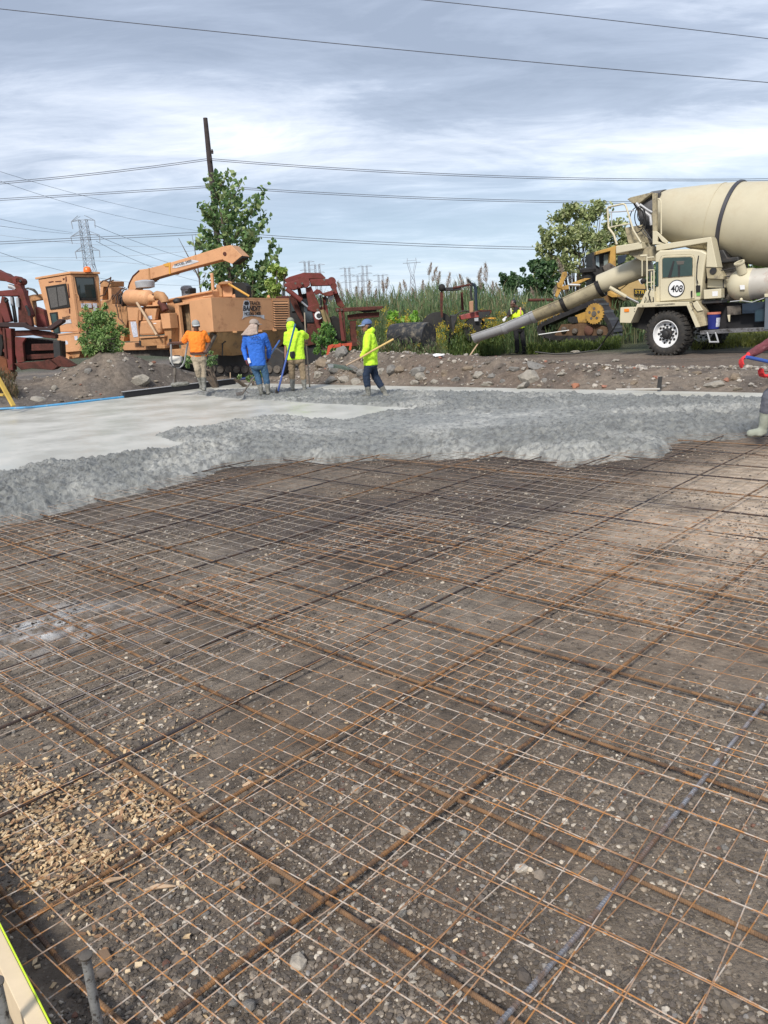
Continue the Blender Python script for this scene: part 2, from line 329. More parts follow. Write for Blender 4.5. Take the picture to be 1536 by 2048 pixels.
# ---------------- concrete ----------------
# smooth slab
lowb=[(-160,985),(0,955),(90,935),(220,922),(380,905),(500,880),(700,860),(1000,845),(1400,822),(1760,818)]
c0=AB(A1,B1); slabp=[c0]+[AB(A1,-6)]+[Vector((*q,0)) for q in gp(lowb[::-1])]+[AB(1.2,B1)]
lb=[Vector((*q,0)) for q in gp(lowb[::-1])]; lb=[p for p in lb]
slabp=[c0,AB(A1,-6)]+[AB(8.5,-6)]+lb+[AB(4.5,B1)]
mc=mat('trowelled_concrete',(.42,.42,.375),.30,var=.10,scale=.45,col2=(.50,.49,.45),thr=(.42,.66),bump=.06,bscale=3,bdist=.01)
me=MB(); me.prism([p+Vector((0,0,.0)) for p in slabp],(0,0,-.16)); so_=me.build('concrete_slab',mc,kind='structure',label='smooth freshly trowelled pale concrete slab')
th=np.radians(np.linspace(-40,40,1100)); r=[6.0]
while r[-1]<22: r.append(r[-1]*1.0026)
X,Y,F=polar(th,np.array(r))
ins=inside(X,Y,poly); df=distseg(X,Y,pf); di=distseg(X,Y,pi)
wob=(fbm(X*3,Y*3,3,61)-.5)*.22; sf=np.where(ins,df,-df)+wob; si=np.where(ins,di,-di)+wob*.5
big=fbm(X*1.1,Y*1.1,3,71)-.5; rid=1-np.abs(fbm(X*5.5,Y*5.5,4,73,.6)*2-1); lum=fbm(X*16,Y*16,4,79,.65)-.5
a=X*NB.x+Y*NB.y;b=X*NA.x+Y*NA.y
rake=np.abs(fbm(a*1.6,b*9,3,83)*2-1)
calm=np.clip(1.15*np.exp(-(((X-.9)/2.6)**2+((Y-11.3)/1.1)**2)),0,.85)
lum2=fbm(X*34,Y*34,3,85,.7)-.5
mid_=fbm(X*2.6,Y*2.6,3,87)-.5
rid2=(1-np.abs(fbm(X*10,Y*10,3,89,.55)*2-1))**2
hh=.012+big*.045+mid_*.07*(1-calm)+(rid2-.5)*.05*(1-calm*.9)+((rid-.6)*.06+lum*.045+lum2*.022+(.3-rake)*.05)*(1-calm*.9)+.02*lum
mound=ss(0,.5,sf)*(1-ss(.6,1.8,sf))*.05
hh=hh+mound
z=np.where(df<di, -.17+(hh+.17)*(.68*(np.clip((sf+.05)/.22,0,1)*(2-np.clip((sf+.05)/.22,0,1)))+.32*ss(.0,1.1,sf)), -.05+(hh+.05)*ss(-.02,.16,si))
z=np.minimum(z,-.17+(hh+.17)*ss(-.05,.30,np.where(ins,df,-df)+wob)**.7) if False else z
keep=(((sf>-.12)&(df<di))|((si>-.06)&(df>=di)))
kf=keep.ravel()[F].all(1); F=F[kf]; used=np.unique(F); rm=np.zeros(X.size,int); rm[used]=np.arange(len(used))
Cc=np.ones(X.shape+(3,))*np.array((.225,.232,.222)); Cc=mixc(Cc,(.44,.44,.41),ss(.45,.7,fbm(X*1.3,Y*1.3,4,91))*.7+calm*.4); Cc=mixc(Cc,(.10,.102,.10),ss(.52,.68,fbm(X*20,Y*20,3,95))*.6)
mw=mat('wet_concrete',(1,1,1),.42,var=.3,scale=14,attr='col',bump=1.0,bscale=55,bdist=.025,detail=6)
wc=npmesh('fresh_concrete',np.stack([X,Y,z],-1).reshape(-1,3)[used],rm[F],mw,True,Cc.reshape(-1,3)[used]); _zi=(th[0],th[-1],len(th),r[0],math.log(1.0026),z.copy())
def conc_z(x,y,d):
    ti=np.clip(((np.arctan2(x,y)-_zi[0])/(_zi[1]-_zi[0])*(_zi[2]-1)).astype(int),0,_zi[2]-1); ri=np.clip((np.log(np.hypot(x,y)/_zi[3])/_zi[4]).astype(int),0,_zi[5].shape[0]-1); return _zi[5][ri,ti]
tag(wc,'rough wet grey concrete just poured over the steel grid',kind='structure')
# ---------------- rebar ----------------
def rustmat(name,c1,c2,c3,rough,metal,sc_=7):
    mt=mat(name,c1,rough,metal=metal,var=.3,scale=sc_,col2=c2,thr=(.46,.56),coord='Object')
    n=mt.node_tree.nodes; l=mt.node_tree.links; b=n['Principled BSDF']; pv=b.inputs['Base Color'].links[0].from_socket
    tc=[q for q in n if q.type=='TEX_COORD'][0]
    nz=n.new('ShaderNodeTexNoise'); nz.inputs['Scale'].default_value=sc_*.25; nz.inputs['Detail'].default_value=4; l.new(tc.outputs['Object'],nz.inputs[0])
    mr=n.new('ShaderNodeMapRange'); l.new(nz.outputs[0],mr.inputs[0]); mr.inputs[1].default_value=.5; mr.inputs[2].default_value=.62
    mx=n.new('ShaderNodeMix'); mx.data_type='RGBA'; l.new(mr.outputs[0],mx.inputs[0]); l.new(pv,mx.inputs[6]); mx.inputs[7].default_value=(*c3,1); l.new(mx.outputs[2],b.inputs['Base Color']); return mt
M['rebar']=rustmat('rusty_rebar',(.25,.13,.055),(.085,.058,.046),(.24,.145,.08),.7,.25)
M['rebard']=rustmat('dark_rebar',(.045,.035,.035),(.09,.055,.04),(.05,.045,.05),.55,.35)
M['rebarg']=rustmat('worn_grey_rebar',(.23,.24,.27),(.16,.12,.10),(.15,.085,.05),.5,.4)
M['mesh']=rustmat('wire_mesh_steel',(.50,.45,.40),(.38,.29,.21),(.22,.19,.18),.45,.35,9)
M['meshd']=rustmat('dark_wire_mesh',(.30,.24,.19),(.28,.18,.11),(.17,.13,.10),.6,.3)
M['meshr']=rustmat('rusty_wire_mesh',(.48,.225,.075),(.50,.44,.38),(.30,.16,.08),.55,.3,9)
def cutconc(p,zz):  # is this point swallowed by the concrete
    x=np.array([p.x]);y=np.array([p.y]); return bool(inside(x,y,poly)[0]) and distseg(x,y,pf)[0]>.3
def rebar(p,q,z,mt,near):
    n=int((q-p).length/.35)+2; amp=.012; ph=random.random()*9; side=Vector((-(q-p).y,(q-p).x,0)).normalized(); pts=[]
    for i in range(n):
        t=i/(n-1); c=p.lerp(q,t); c=c+side*amp*math.sin(t*7+ph); pts.append(Vector((c.x,c.y,z+.006*math.sin(t*13+ph))))
    b=MB(); b.tube(pts,.0068,8)
    d=(q-p).normalized()
    # ribs where the camera could tell them
    if near:
        Ln=(q-p).length; s=0
        while s<Ln:
            t=s/Ln; k=min(int(t*(n-1)),n-2); ff=t*(n-1)-k; c=pts[k].lerp(pts[k+1],ff)
            if c.length<3.6 and c.y>0:
                b.lathe(c-d*.0022,(d+side*.25).normalized(),[(0,.0070),(.001,.0083),(.0032,.0083),(.0042,.0070)],8); s+=.0105
            else: s+=.1
    return b.build('rebar',mt,smooth=True,center=True)
def inview(a0,b0):
    return True
k=0
avals=[.90+.618*i for i in range(0,19)]
ordn=['first','second','third','fourth','fifth','sixth','seventh','eighth','ninth','tenth','eleventh','twelfth','thirteenth','fourteenth','fifteenth','sixteenth','seventeenth','eighteenth','nineteenth','twentieth']
def clip_front(f0,f1,get):
    # walk the line, keep the stretch not swallowed by concrete
    pts=[get(f0+(f1-f0)*i/240) for i in range(241)]
    return pts
def visible_px(p):
    d=p-CP; z=d.dot(FW)
    if z<.2: return None
    return 768+FPX*d.dot(XC)/z,1024-FPX*d.dot(YC)/z
def span(get,lo,hi):
    ok=[]
    for i in range(300):
        s=lo+(hi-lo)*i/299; p=get(s); q=visible_px(p)
        if q and -120<q[0]<1660 and q[1]<2200 and q[1]>700 and not cutconc(p,0) and p.dot(NB)>A0+.12: ok.append(s)
    return (min(ok),max(ok)) if ok else None
# lines running away to the right (constant b)
bars=[]
for i in range(-7,19):
    bb=.88+.62*i; s=span(lambda s:AB(s,bb),A0+.05,13)
    if not s or s[1]-s[0]<.5: continue
    bars.append(('up',bb,AB(s[0],bb+random.uniform(-.015,.015)),AB(min(s[1]+.05,13),bb+random.uniform(-.03,.03))))
for i in range(0,20):
    aa=.66+.618*i; s=span(lambda s:AB(aa,s),-8,16)
    if not s or s[1]-s[0]<.5: continue
    bars.append(('dn',aa,AB(aa+random.uniform(-.015,.015),s[0]),AB(aa+random.uniform(-.03,.03),s[1])))
ui=di_=0
for kd,off,p,q in bars:
    m_=M['rebard'] if random.random()<.3 else M['rebar']
    if kd=='up' and abs(off-.88)<.01: m_=M['rebarg']
    o=rebar(p,q,-.098 if kd=='up' else -.117,m_,True)
    if kd=='up': ui+=1; lab='%s rusty reinforcing bar from the right edge among those running away to the right'%ordn[ui-1] if m_ is not M['rebarg'] else 'grey steel reinforcing bar near the lower right, running away to the right'
    else: di_+=1; lab='%s reinforcing bar from the camera among those running down to the right'%ordn[di_-1]
    tag(o,lab,'rebar','reinforcing bars of the steel grid')
# welded wire mesh sheets
def sheet(a0,b0,la,lb,rot,mt,label,z0=-.086):
    b=MB(); sp_=.1545; na=int(la/sp_); nb_=int(lb/sp_); ca,cb=math.cos(rot),math.sin(rot); ph=random.random()*6
    def P(i,j,dz):
        x=i*sp_;y=j*sp_; aa=a0+x*ca-y*cb; bb=b0+x*cb+y*ca; p=AB(aa,bb)
        wv=.007*math.sin(aa*2.3+ph)+.007*math.sin(bb*2.9+ph*2)+.004*math.sin(aa*7+bb*5)
        wob=.010*math.sin(aa*3.1+bb*1.3+ph)
        return Vector((p.x+wob,p.y-wob,z0+dz+wv))
    wr_=.0020 if a0<4.5 else .0016
    def run(get,n):
        cur=[]
        for i in range(n+1):
            p=get(i); q=visible_px(p); ok=q is not None and -150<q[0]<1690 and q[1]<2250 and not cutconc(p,0) and p.dot(NB)>A0+.06
            if ok: cur.append(p)
            else:
                if len(cur)>1: b.tube(cur,wr_,6)
                cur=[]
        if len(cur)>1: b.tube(cur,wr_,6)
    for j in range(nb_+1): run(lambda t:P(t*.5,j,0),(na)*2)
    for i in range(na+1): run(lambda t:P(i,t*.5,.0052),(nb_)*2)
    if len(b.v)<50: return None
    return b.build('wire_mesh_sheet',mt,smooth=True,center=True,label=label,cat='wire mesh',group='welded wire mesh sheets lying on the bars')
places=['in the lower left over the wood chips','in the lower middle','in the lower right corner','left of centre on dark soil','in the middle of the pit','right of centre','at the right edge of the pit','upper left next to the wet concrete','upper middle next to the wet concrete','upper right on pale sandy soil','far right beside the boots','far left over the whitish haze painted on the soil','behind the middle','beyond the sandy patch','furthest right']
k=0
for ia,(a0,la) in enumerate([(.55,2.32),(2.56,2.32),(4.57,2.32),(6.58,2.32),(8.6,2.32),(10.6,2.0)]):
    for ib,b0 in enumerate([-4.3,-.32,3.72,7.8]):
        if ia==0 and ib in(0,3): continue
        rr=R(random.uniform(-1.6,1.6)); mt=M['meshd'] if a0>5 or (a0>4 and ib>1) else M['meshr'] if (ib<2 and ia<2 or ia==0) else M['mesh']
        side={0:'at the far right',1:'right of centre',2:'left of centre',3:'at the far left'}[ib]
        row={0:'in the row nearest the camera',1:'in the second row from the camera',2:'in the third row from the camera',3:'in the fourth row from the camera',4:'in the fifth row from the camera',5:'in the row nearest the truck'}[ia]
        sheet(a0+random.uniform(-.04,.04),b0+random.uniform(-.1,.1),la,4.75,rr,mt,'welded wire mesh sheet %s, %s'%(row,side),z0=-.088+.004*((ia*2+ib)%3))
for a0,b0,la,lb,rr,mt,lab in [(.75,-.9,1.7,3.1,2.6,'meshr','rusty offcut of wire mesh laid askew over the lower right part'),(1.3,3.0,1.2,3.0,1.2,'mesh','narrow pale offcut of wire mesh over the wood chips'),(3.6,.2,2.3,3.0,-1.8,'meshr','rusty offcut of wire mesh overlapping in the middle of the pit'),(3.0,-2.4,2.3,2.6,1.9,'meshr','rusty offcut of wire mesh near the right edge')]: sheet(a0,b0,la,lb,R(rr),M[mt],lab,z0=-.078)
# pebbles
def ico():
    t=(1+5**.5)/2; v=np.array([(-1,t,0),(1,t,0),(-1,-t,0),(1,-t,0),(0,-1,t),(0,1,t),(0,-1,-t),(0,1,-t),(t,0,-1),(t,0,1),(-t,0,-1),(-t,0,1)],float); v/=np.linalg.norm(v[0])
    f=np.array([(0,11,5),(0,5,1),(0,1,7),(0,7,10),(0,10,11),(1,5,9),(5,11,4),(11,10,2),(10,7,6),(7,1,8),(3,9,4),(3,4,2),(3,2,6),(3,6,8),(3,8,9),(4,9,5),(2,4,11),(6,2,10),(8,6,7),(9,8,1)]); return v,f
IV,IF=ico()
def rotm(n):
    q=rng.normal(size=(n,4)); q/=np.linalg.norm(q,axis=1,keepdims=True); a,b,c,d=q.T
    return np.stack([1-2*(c*c+d*d),2*(b*c-a*d),2*(b*d+a*c),2*(b*c+a*d),1-2*(b*b+d*d),2*(c*d-a*b),2*(b*d-a*c),2*(c*d+a*b),1-2*(b*b+c*c)],-1).reshape(n,3,3)
def stones(P,S,C,sq=.6,tilt=True):
    n=len(P); v=IV[None]*rng.uniform(.72,1.25,(n,12,1))*rng.uniform(.55,1.2,(n,1,3))
    v=np.einsum('nij,nkj->nki',rotm(n),v); v[:,:,2]*=sq; v=v*S[:,None,None]+P[:,None]
    F=IF[None]+np.arange(n)[:,None,None]*12; return v.reshape(-1,3),F.reshape(-1,3),np.repeat(C,12,0)
n=130000
r=np.exp(rng.uniform(math.log(1.25),math.log(9.5),n)); th=rng.uniform(R(-36),R(36),n); x=np.sin(th)*r; y=np.cos(th)*r
a=x*NB.x+y*NB.y; dens=fbm(x*1.7,y*1.7,3,101); ok=(a>A0+.03)&(rng.random(n)<(ss(.38,.6,dens)*.8+.10)*(1-.35*ss(3.5,6.5,a)))&(~(inside(x,y,poly)&(distseg(x,y,pf)>.3)))
x=x[ok];y=y[ok];n=len(x)
s=.0024+.0072*rng.random(n)**2.6; s*=(1+.10*np.hypot(x,y)); bigm=rng.random(n)<.012; s[bigm]*=rng.uniform(1.5,3.0,bigm.sum())
z=hgt(x,y)+s*.25
pal=np.array([(.092,.078,.066),(.12,.10,.084),(.155,.13,.105),(.21,.175,.14),(.30,.25,.195),(.46,.41,.34),(.27,.25,.23),(.16,.08,.055)])
ci=rng.choice(8,n,p=[.25,.25,.2,.13,.08,.055,.025,.01]); C=pal[ci]*rng.uniform(.75,1.25,(n,1))
V_,F_,C_=stones(np.stack([x,y,z],-1),s,C)
tag(npmesh('gravel',V_,F_,M['vcol'],False,C_),'loose dark crushed gravel scattered over the pit floor','gravel',kind='stuff')
# larger loose stones of the pit floor, each its own
def stone1(name,p,sz,c,mt,par=None,label=None,cat='stone',group=None,sq=.7,jag=.22):
    bm=bmesh.new(); bmesh.ops.create_icosphere(bm,subdivisions=2,radius=1)
    sd_=Vector((random.random()*50,random.random()*50,0)); from mathutils import noise as mn
    ax=Vector((random.uniform(.75,1.25),random.uniform(.75,1.2),random.uniform(.7,1)))
    for v in bm.verts:
        d=mn.noise(v.co*1.3+sd_)*jag*2+mn.cell(v.co*1.1+sd_)*jag*.5; v.co=Vector((v.co.x*ax.x,v.co.y*ax.y,v.co.z*ax.z))*(1+d)
    # knock planar facets in
    for _ in range(4):
        nn=Vector((random.gauss(0,1),random.gauss(0,1),random.gauss(0,1))).normalized(); lim=random.uniform(.62,.85)
        for v in bm.verts:
            k_=v.co.dot(nn)-lim
            if k_>0: v.co-=nn*k_
    me=bpy.data.meshes.new(name); bm.to_mesh(me); bm.free(); me.materials.append(mt)
    o=bpy.data.objects.new(name,me); COL.objects.link(o); o.location=p; o.rotation_euler=(random.uniform(-.5,.5),random.uniform(-.5,.5),random.random()*6); o.scale=(sz,sz,sz*sq)
    if label: tag(o,label,cat,group)
    return o
M['st1']=mat('pale_stone',(.30,.275,.235),.85,var=.25,scale=2.5,bump=.5,bscale=9,bdist=.05)
M['st2']=mat('grey_stone',(.20,.19,.175),.85,var=.25,scale=2.5,bump=.5,bscale=9,bdist=.05)
M['st3']=mat('brown_stone',(.21,.165,.12),.9,var=.3,scale=2.5,bump=.5,bscale=9,bdist=.05)
M['brick']=mat('brick_red',(.34,.15,.09),.9,var=.25,scale=6)
# wood chips
def chips(cent,n,seed):
    rg=np.random.default_rng(seed); P=[]
    for (cx,cy,sx,wgt) in cent:
        k=int(n*wgt); g0=G(cx,cy,-.14); P.append(np.stack([g0.x+rg.normal(0,sx,k),g0.y+rg.normal(0,sx,k)],-1))
    P=np.concatenate(P); P=P[((P[:,0]*NB.x+P[:,1]*NB.y)>A0+.05)&(rg.random(len(P))<.12+ss(.40,.62,fbm(P[:,0]*6,P[:,1]*6,3,401)))]; n=len(P); z=hgt(P[:,0],P[:,1])+rg.uniform(.003,.022,n)
    Ls=rg.uniform(.0025,.0115,n)*(1+(rg.random(n)<.06)*.9); Ws=Ls*rg.uniform(.25,.65,n); T=rg.uniform(.001,.003,n)
    bx=np.array([(-1,-.7,-1),(.8,-1,-1),(1,.8,-1),(-.7,1,-1),(-1,-.7,1),(.8,-1,1),(1,.8,1),(-.7,1,1)],float)
    v=bx[None]*rg.uniform(.7,1.2,(n,8,1))*np.stack([Ls,Ws,T],-1)[:,None]
    az=rg.random(n)*6.3; tl=rg.normal(0,.25,(n,2)); ca,sa=np.cos(az),np.sin(az)
    x=v[:,:,0]*ca[:,None]-v[:,:,1]*sa[:,None]; y=v[:,:,0]*sa[:,None]+v[:,:,1]*ca[:,None]; zz=v[:,:,2]+x*tl[:,:1]+y*tl[:,1:]
    V=np.stack([x+P[:,:1],y+P[:,1:],zz+z[:,None]],-1); fq=np.array([(0,3,2,1),(4,5,6,7),(0,1,5,4),(1,2,6,5),(2,3,7,6),(3,0,4,7)])
    F=fq[None]+np.arange(n)[:,None,None]*8; pl=np.array([(.56,.41,.24),(.46,.31,.17),(.31,.18,.10),(.66,.52,.34),(.19,.125,.08)]); C=pl[rg.choice(5,n,p=[.3,.27,.18,.15,.1])]*rg.uniform(.8,1.15,(n,1))
    return V.reshape(-1,3),F.reshape(-1,4),np.repeat(C,8,0)
cl=[(60,1590,.2,.16),(150,1600,.26,.16),(90,1700,.2,.15),(180,1740,.16,.08),(330,1640,.18,.15),(350,1700,.14,.1),(240,1680,.15,.08),(30,1530,.15,.05),(60,1480,.3,.02),(300,1560,.35,.03),(250,1900,.25,.015),(600,1500,1.2,.02)]
V_,F_,C_=chips(cl,5600,3); tag(npmesh('wood_chips',V_,F_,mat('chip_wood',(1,1,1),.8,var=.15,attr='col'),False,C_),'pale and reddish wood chips spread over the soil at the lower left','wood chips',kind='stuff')
# ---------------- distance: towers, pole, wires ----------------
def lattice(b,foot,top,w0,w1,z0,z1,n,r,depth=1.0):
    # square lattice mast between heights; foot = centre (x,y)
    cs=[(-1,-1),(1,-1),(1,1),(-1,1)]
    def P(i,t):
        ww=w0+(w1-w0)*t; return Vector((foot[0]+cs[i%4][0]*ww/2,foot[1]+cs[i%4][1]*ww/2*depth,z0+(z1-z0)*t))
    for i in range(4): b.bar(P(i,0),P(i,1),r*1.6)
    for k in range(n):
        t0,t1=k/n,(k+1)/n
        for i in range(4):
            b.bar(P(i,t0),P(i+1,t1),r); b.bar(P(i+1,t0),P(i,t1),r); b.bar(P(i,t1),P(i+1,t1),r)
def mast_tower(px,ytop,Y,ybase,kind,label,group):
    T=W(px,ytop,Y); B=Vector((T.x,Y,0)); hh=T.z; s=Y/1540
    root=thing('transmission_tower',B,label,'transmission tower',group)
    b=MB()
    if kind=='big':
        lattice(b,(T.x,Y),None,46*s,16*s,0,hh*.62,6,.55*s); lattice(b,(T.x,Y),None,16*s,13*s,hh*.62,hh*.985,7,.5*s)
        b.build('tower_body',M['tower'],root)
        a=MB()
        for zf,wd,dr in ((.985,22,-.02),(.865,27,.0),(.74,23,.0)):
            z=hh*zf
            for sx in(-1,1):
                for dy in(-6*s,6*s): 
                    a.bar((T.x+sx*6*s,Y+dy,z),(T.x+sx*wd*s,Y,z-2*s),.9*s); a.bar((T.x+sx*6*s,Y+dy,z+7*s),(T.x+sx*wd*s,Y,z-2*s),.8*s)
                a.bar((T.x+sx*wd*s,Y,z-2*s),(T.x+sx*(wd-1)*s,Y,z-15*s),1.1*s)
        a.build('cross_arm',M['tower'],root)
    elif kind=='twin':
        for dx in(-4*s,4*s): lattice(b,(T.x+dx,Y),None,4.2*s,2.6*s,0,hh,10,.55*s)
        b.build('tower_body',M['tower'],root); a=MB()
        for zf,wd in((.99,15),(.86,14),(.73,14)):
            a.bar((T.x-wd*s,Y,hh*zf),(T.x+wd*s,Y,hh*zf),.7*s); a.bar((T.x-wd*s,Y,hh*zf),(T.x-4*s,Y,hh*zf+3*s),.5*s); a.bar((T.x+wd*s,Y,hh*zf),(T.x+4*s,Y,hh*zf+3*s),.5*s)
        a.build('cross_arm',M['tower'],root)
    else:
        lattice(b,(T.x,Y),None,22*s,6*s,0,hh*.72,6,.6*s)
        for sx in(-1,1):
            b.bar((T.x+sx*3*s,Y,hh*.72),(T.x+sx*9*s,Y,hh*.92),1.1*s); b.bar((T.x+sx*9*s,Y,hh*.92),(T.x+sx*8*s,Y,hh*1.0),.9*s)
            b.bar((T.x+sx*1*s,Y,hh*.74),(T.x+sx*6*s,Y,hh*.92),.8*s)
        b.bar((T.x-17*s,Y,hh*.92),(T.x+17*s,Y,hh*.92),1.1*s); b.bar((T.x-9*s,Y,hh*.96),(T.x+9*s,Y,hh*.96),.7*s)
        b.build('tower_body',M['tower'],root)
gt='transmission towers in the far distance'
mast_tower(165,436,300,545,'big','tall wide lattice pylon standing behind the cab of the tan chipper',gt)
mast_tower(613,523,620,0,'twin','slim twin-mast pylon furthest left above the red excavator roof',gt)
mast_tower(634,529,700,0,'twin','pale twin-mast pylon just right of another above the red excavator roof',gt)
mast_tower(694,536,560,0,'twin','slim twin-mast pylon first to the right of the red excavator',gt)
mast_tower(719,551,640,0,'twin','short twin-mast pylon between two taller ones over the reeds',gt)
mast_tower(729,532,560,0,'twin','tallest twin-mast pylon right above the man with the yellow handle',gt)
mast_tower(761,550,680,0,'twin','lone short twin-mast pylon left of the pylon with horns',gt)
mast_tower(823,516,560,0,'cat','pylon with two horned peaks rising over the middle of the reeds',gt)
# pole
PY=46; base=W(437,600,PY); top=W(410.5,236,PY); 
pr_=thing('utility_pole',Vector((base.x,PY,0)),'leaning dark wooden pole behind the young tree','utility pole')
b=MB(); b.tube([Vector((base.x+.05,PY,-.2)),W(430,415,PY),W(419,320,PY),top],[.2,.17,.15,.12],12); b.build('pole_shaft',M['pole'],pr_,smooth=True)
for y,x in((318,418.5),(303,421.5),(373,424),(388,428)):
    b=MB(); c=W(x+3,y,PY-.2); b.lathe(c-Vector((0,0,.12)),(0,0,1),[(0,.03),(.03,.07),(.08,.05),(.12,.07),(.17,.05),(.24,.03)],10); b.build('insulator',M['pole'],pr_)
def wire(pts,Y0,Y1,r,label,group):
    n=len(pts); P=[]
    # smooth through points (quadratic fit)
    xs=np.array([p[0] for p in pts],float); ys=np.array([p[1] for p in pts],float); c=np.polyfit(xs,ys,min(2,n-1))
    for i in range(25):
        x=xs[0]+(xs[-1]-xs[0])*i/24; P.append(W(x,float(np.polyval(c,x)),Y0+(Y1-Y0)*i/24))
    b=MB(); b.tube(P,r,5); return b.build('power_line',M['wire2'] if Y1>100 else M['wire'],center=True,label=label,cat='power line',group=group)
gw='overhead power lines'
wire([(-60,12),(0,17),(400,60),(850,104),(1180,135),(1600,170)],30,30,.014,'lone thick cable crossing the whole top of the sky from left to right',gw)
wire([(780,-7),(850,0),(1180,36),(1600,85)],32,32,.014,'highest cable, crossing only the top right corner of the sky',gw)
for dy,wd in((0,'upper'),(3.5,'lower')):
    wire([(-60,370+dy),(0,364+dy),(200,345+dy),(416,317+dy)],PY,PY,.016,'%s cable of the topmost pair left of the leaning pole'%wd,gw)
    wire([(424,317+dy),(850,347+dy),(1200,355+dy),(1600,357+dy)],PY,PY,.016,'%s cable of the topmost pair right of the leaning pole'%wd,gw)
    wire([(-60,402+dy),(0,396+dy),(200,386+dy),(422,371+dy)],PY,PY,.015,'%s cable of the middle pair left of the leaning pole'%wd,gw)
    wire([(428,371+dy),(850,394+dy),(1100,402+dy),(1330,403+dy)],PY,PY,.015,'%s cable of the middle pair right of the leaning pole'%wd,gw)
    wire([(-60,487+dy*1.3),(0,483+dy*1.3),(200,474+dy*1.3),(432,463+dy*1.3)],PY,PY,.015,'%s cable of the lowest pair left of the leaning pole'%wd,gw)
    wire([(436,463+dy*1.3),(700,481+dy*1.3),(1070,494+dy*1.3),(1200,496+dy*1.3)],PY,PY,.015,'%s cable of the lowest pair right of the leaning pole'%wd,gw)
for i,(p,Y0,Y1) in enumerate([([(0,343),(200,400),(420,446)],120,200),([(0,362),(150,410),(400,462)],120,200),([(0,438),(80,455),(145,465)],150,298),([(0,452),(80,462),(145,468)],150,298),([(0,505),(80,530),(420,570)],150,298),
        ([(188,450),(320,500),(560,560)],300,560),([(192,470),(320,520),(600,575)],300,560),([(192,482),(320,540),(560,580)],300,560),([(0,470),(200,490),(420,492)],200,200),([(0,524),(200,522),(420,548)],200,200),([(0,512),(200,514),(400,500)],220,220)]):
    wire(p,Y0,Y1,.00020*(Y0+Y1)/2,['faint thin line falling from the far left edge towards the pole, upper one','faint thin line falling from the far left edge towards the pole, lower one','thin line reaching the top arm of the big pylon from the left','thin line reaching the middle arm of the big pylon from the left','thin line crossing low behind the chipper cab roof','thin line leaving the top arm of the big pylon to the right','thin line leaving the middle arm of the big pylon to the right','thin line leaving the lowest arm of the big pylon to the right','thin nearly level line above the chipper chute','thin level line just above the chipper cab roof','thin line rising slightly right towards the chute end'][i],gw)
# ---------------- vegetation ----------------
def leaves(P,S,cols,fold=.35,droop=.0,asp=1.0,seed=0):
    rg=np.random.default_rng(seed); n=len(P); Q=rotm(n)
    base=np.array([(0,-1,0),(.62*asp,-.25,fold),(.42*asp,.55,fold*.7),(0,1,-.1),(-.42*asp,.55,fold*.7),(-.62*asp,-.25,fold)],float)
    v=base[None]*S[:,None,None]; v=np.einsum('nij,nkj->nki',Q,v); v=v+P[:,None]
    f=np.array([(0,1,2,3),(0,3,4,5)]); F=f[None]+np.arange(n)[:,None,None]*6
    return v.reshape(-1,3),F.reshape(-1,4),np.repeat(cols,6,0)
LEAFK=2.5
def leafcols(n,pal,rg,w=None):
    pal=np.array(pal)*LEAFK; return pal[rg.choice(len(pal),n,p=w)]*rg.uniform(.7,1.25,(n,1))
GREEN=[(.055,.095,.035),(.075,.12,.045),(.04,.075,.03),(.11,.15,.06)]
YGREEN=[(.10,.15,.035),(.14,.19,.05),(.075,.12,.03),(.18,.22,.07)]
DGREEN=[(.03,.06,.025),(.045,.08,.03),(.022,.045,.02)]
# young tree with ascending limbs
Yt=27.5; bx=W(462,600,Yt).x; ztop=W(462,345,Yt).z; zb=.1
tr=thing('young_tree',Vector((bx,Yt,zb)),'young slender tree with upswept leafy branches behind the tan chipper','tree')
tb=MB(); LP=[];rg=np.random.default_rng(5)
lead=[Vector((bx+.05*math.sin(t*5),Yt,zb+(ztop-zb)*t)) for t in np.linspace(0,1,12)]
tb.tube(lead,[.11*(1-t*.92) for t in np.linspace(0,1,12)],8)
def twig(p,d,L_,r,lvl):
    pts=[p.copy()];n=7
    for i in range(n):
        d=(d+Vector((random.gauss(0,.06),random.gauss(0,.06),.09))).normalized(); pts.append(pts[-1]+d*(L_/n))
    tb.tube(pts,[r*(1-.85*i/n) for i in range(n+1)],5)
    for i in range(1,n+1):
        if i/n<.22 and lvl==0: continue
        for _ in range(int(5.2*L_/n/.16*(1.0 if lvl else .8))):
            q=pts[i-1].lerp(pts[i],random.random()); LP.append((q.x+random.gauss(0,.085),q.y+random.gauss(0,.085),q.z+random.gauss(0,.07)))
    if lvl==0:
        for i in range(2,n):
            if random.random()<.75:
                a=random.random()*6.28; dd=(d+Vector((math.cos(a)*.7,math.sin(a)*.7,.15))).normalized(); twig(pts[i],dd,L_*random.uniform(.22,.42),r*.4,1)
hs=np.linspace(.22,.97,34)
for k,t in enumerate(hs):
    z=zb+(ztop-zb)*t; p=Vector((bx+.05*math.sin(t*5),Yt,z)); a=k*2.4+random.uniform(-.3,.3)
    Ln=float(np.interp(t,[.2,.35,.5,.62,.8,.97],[1.2,2.1,2.1,1.75,1.05,.4]))*random.uniform(.7,1.12)
    twig(p,Vector((math.cos(a)+.18,math.sin(a)*.9,.45)).normalized(),Ln*(1+.15*math.cos(a)),.028,0)
for _ in range(60): LP.append((bx+random.gauss(0,.07),Yt+random.gauss(0,.07),ztop-random.random()*.5))
tb.build('trunk',M['trunk'],tr,smooth=True)
LP=np.array(LP); LP=LP[rg.random(len(LP))<.93]
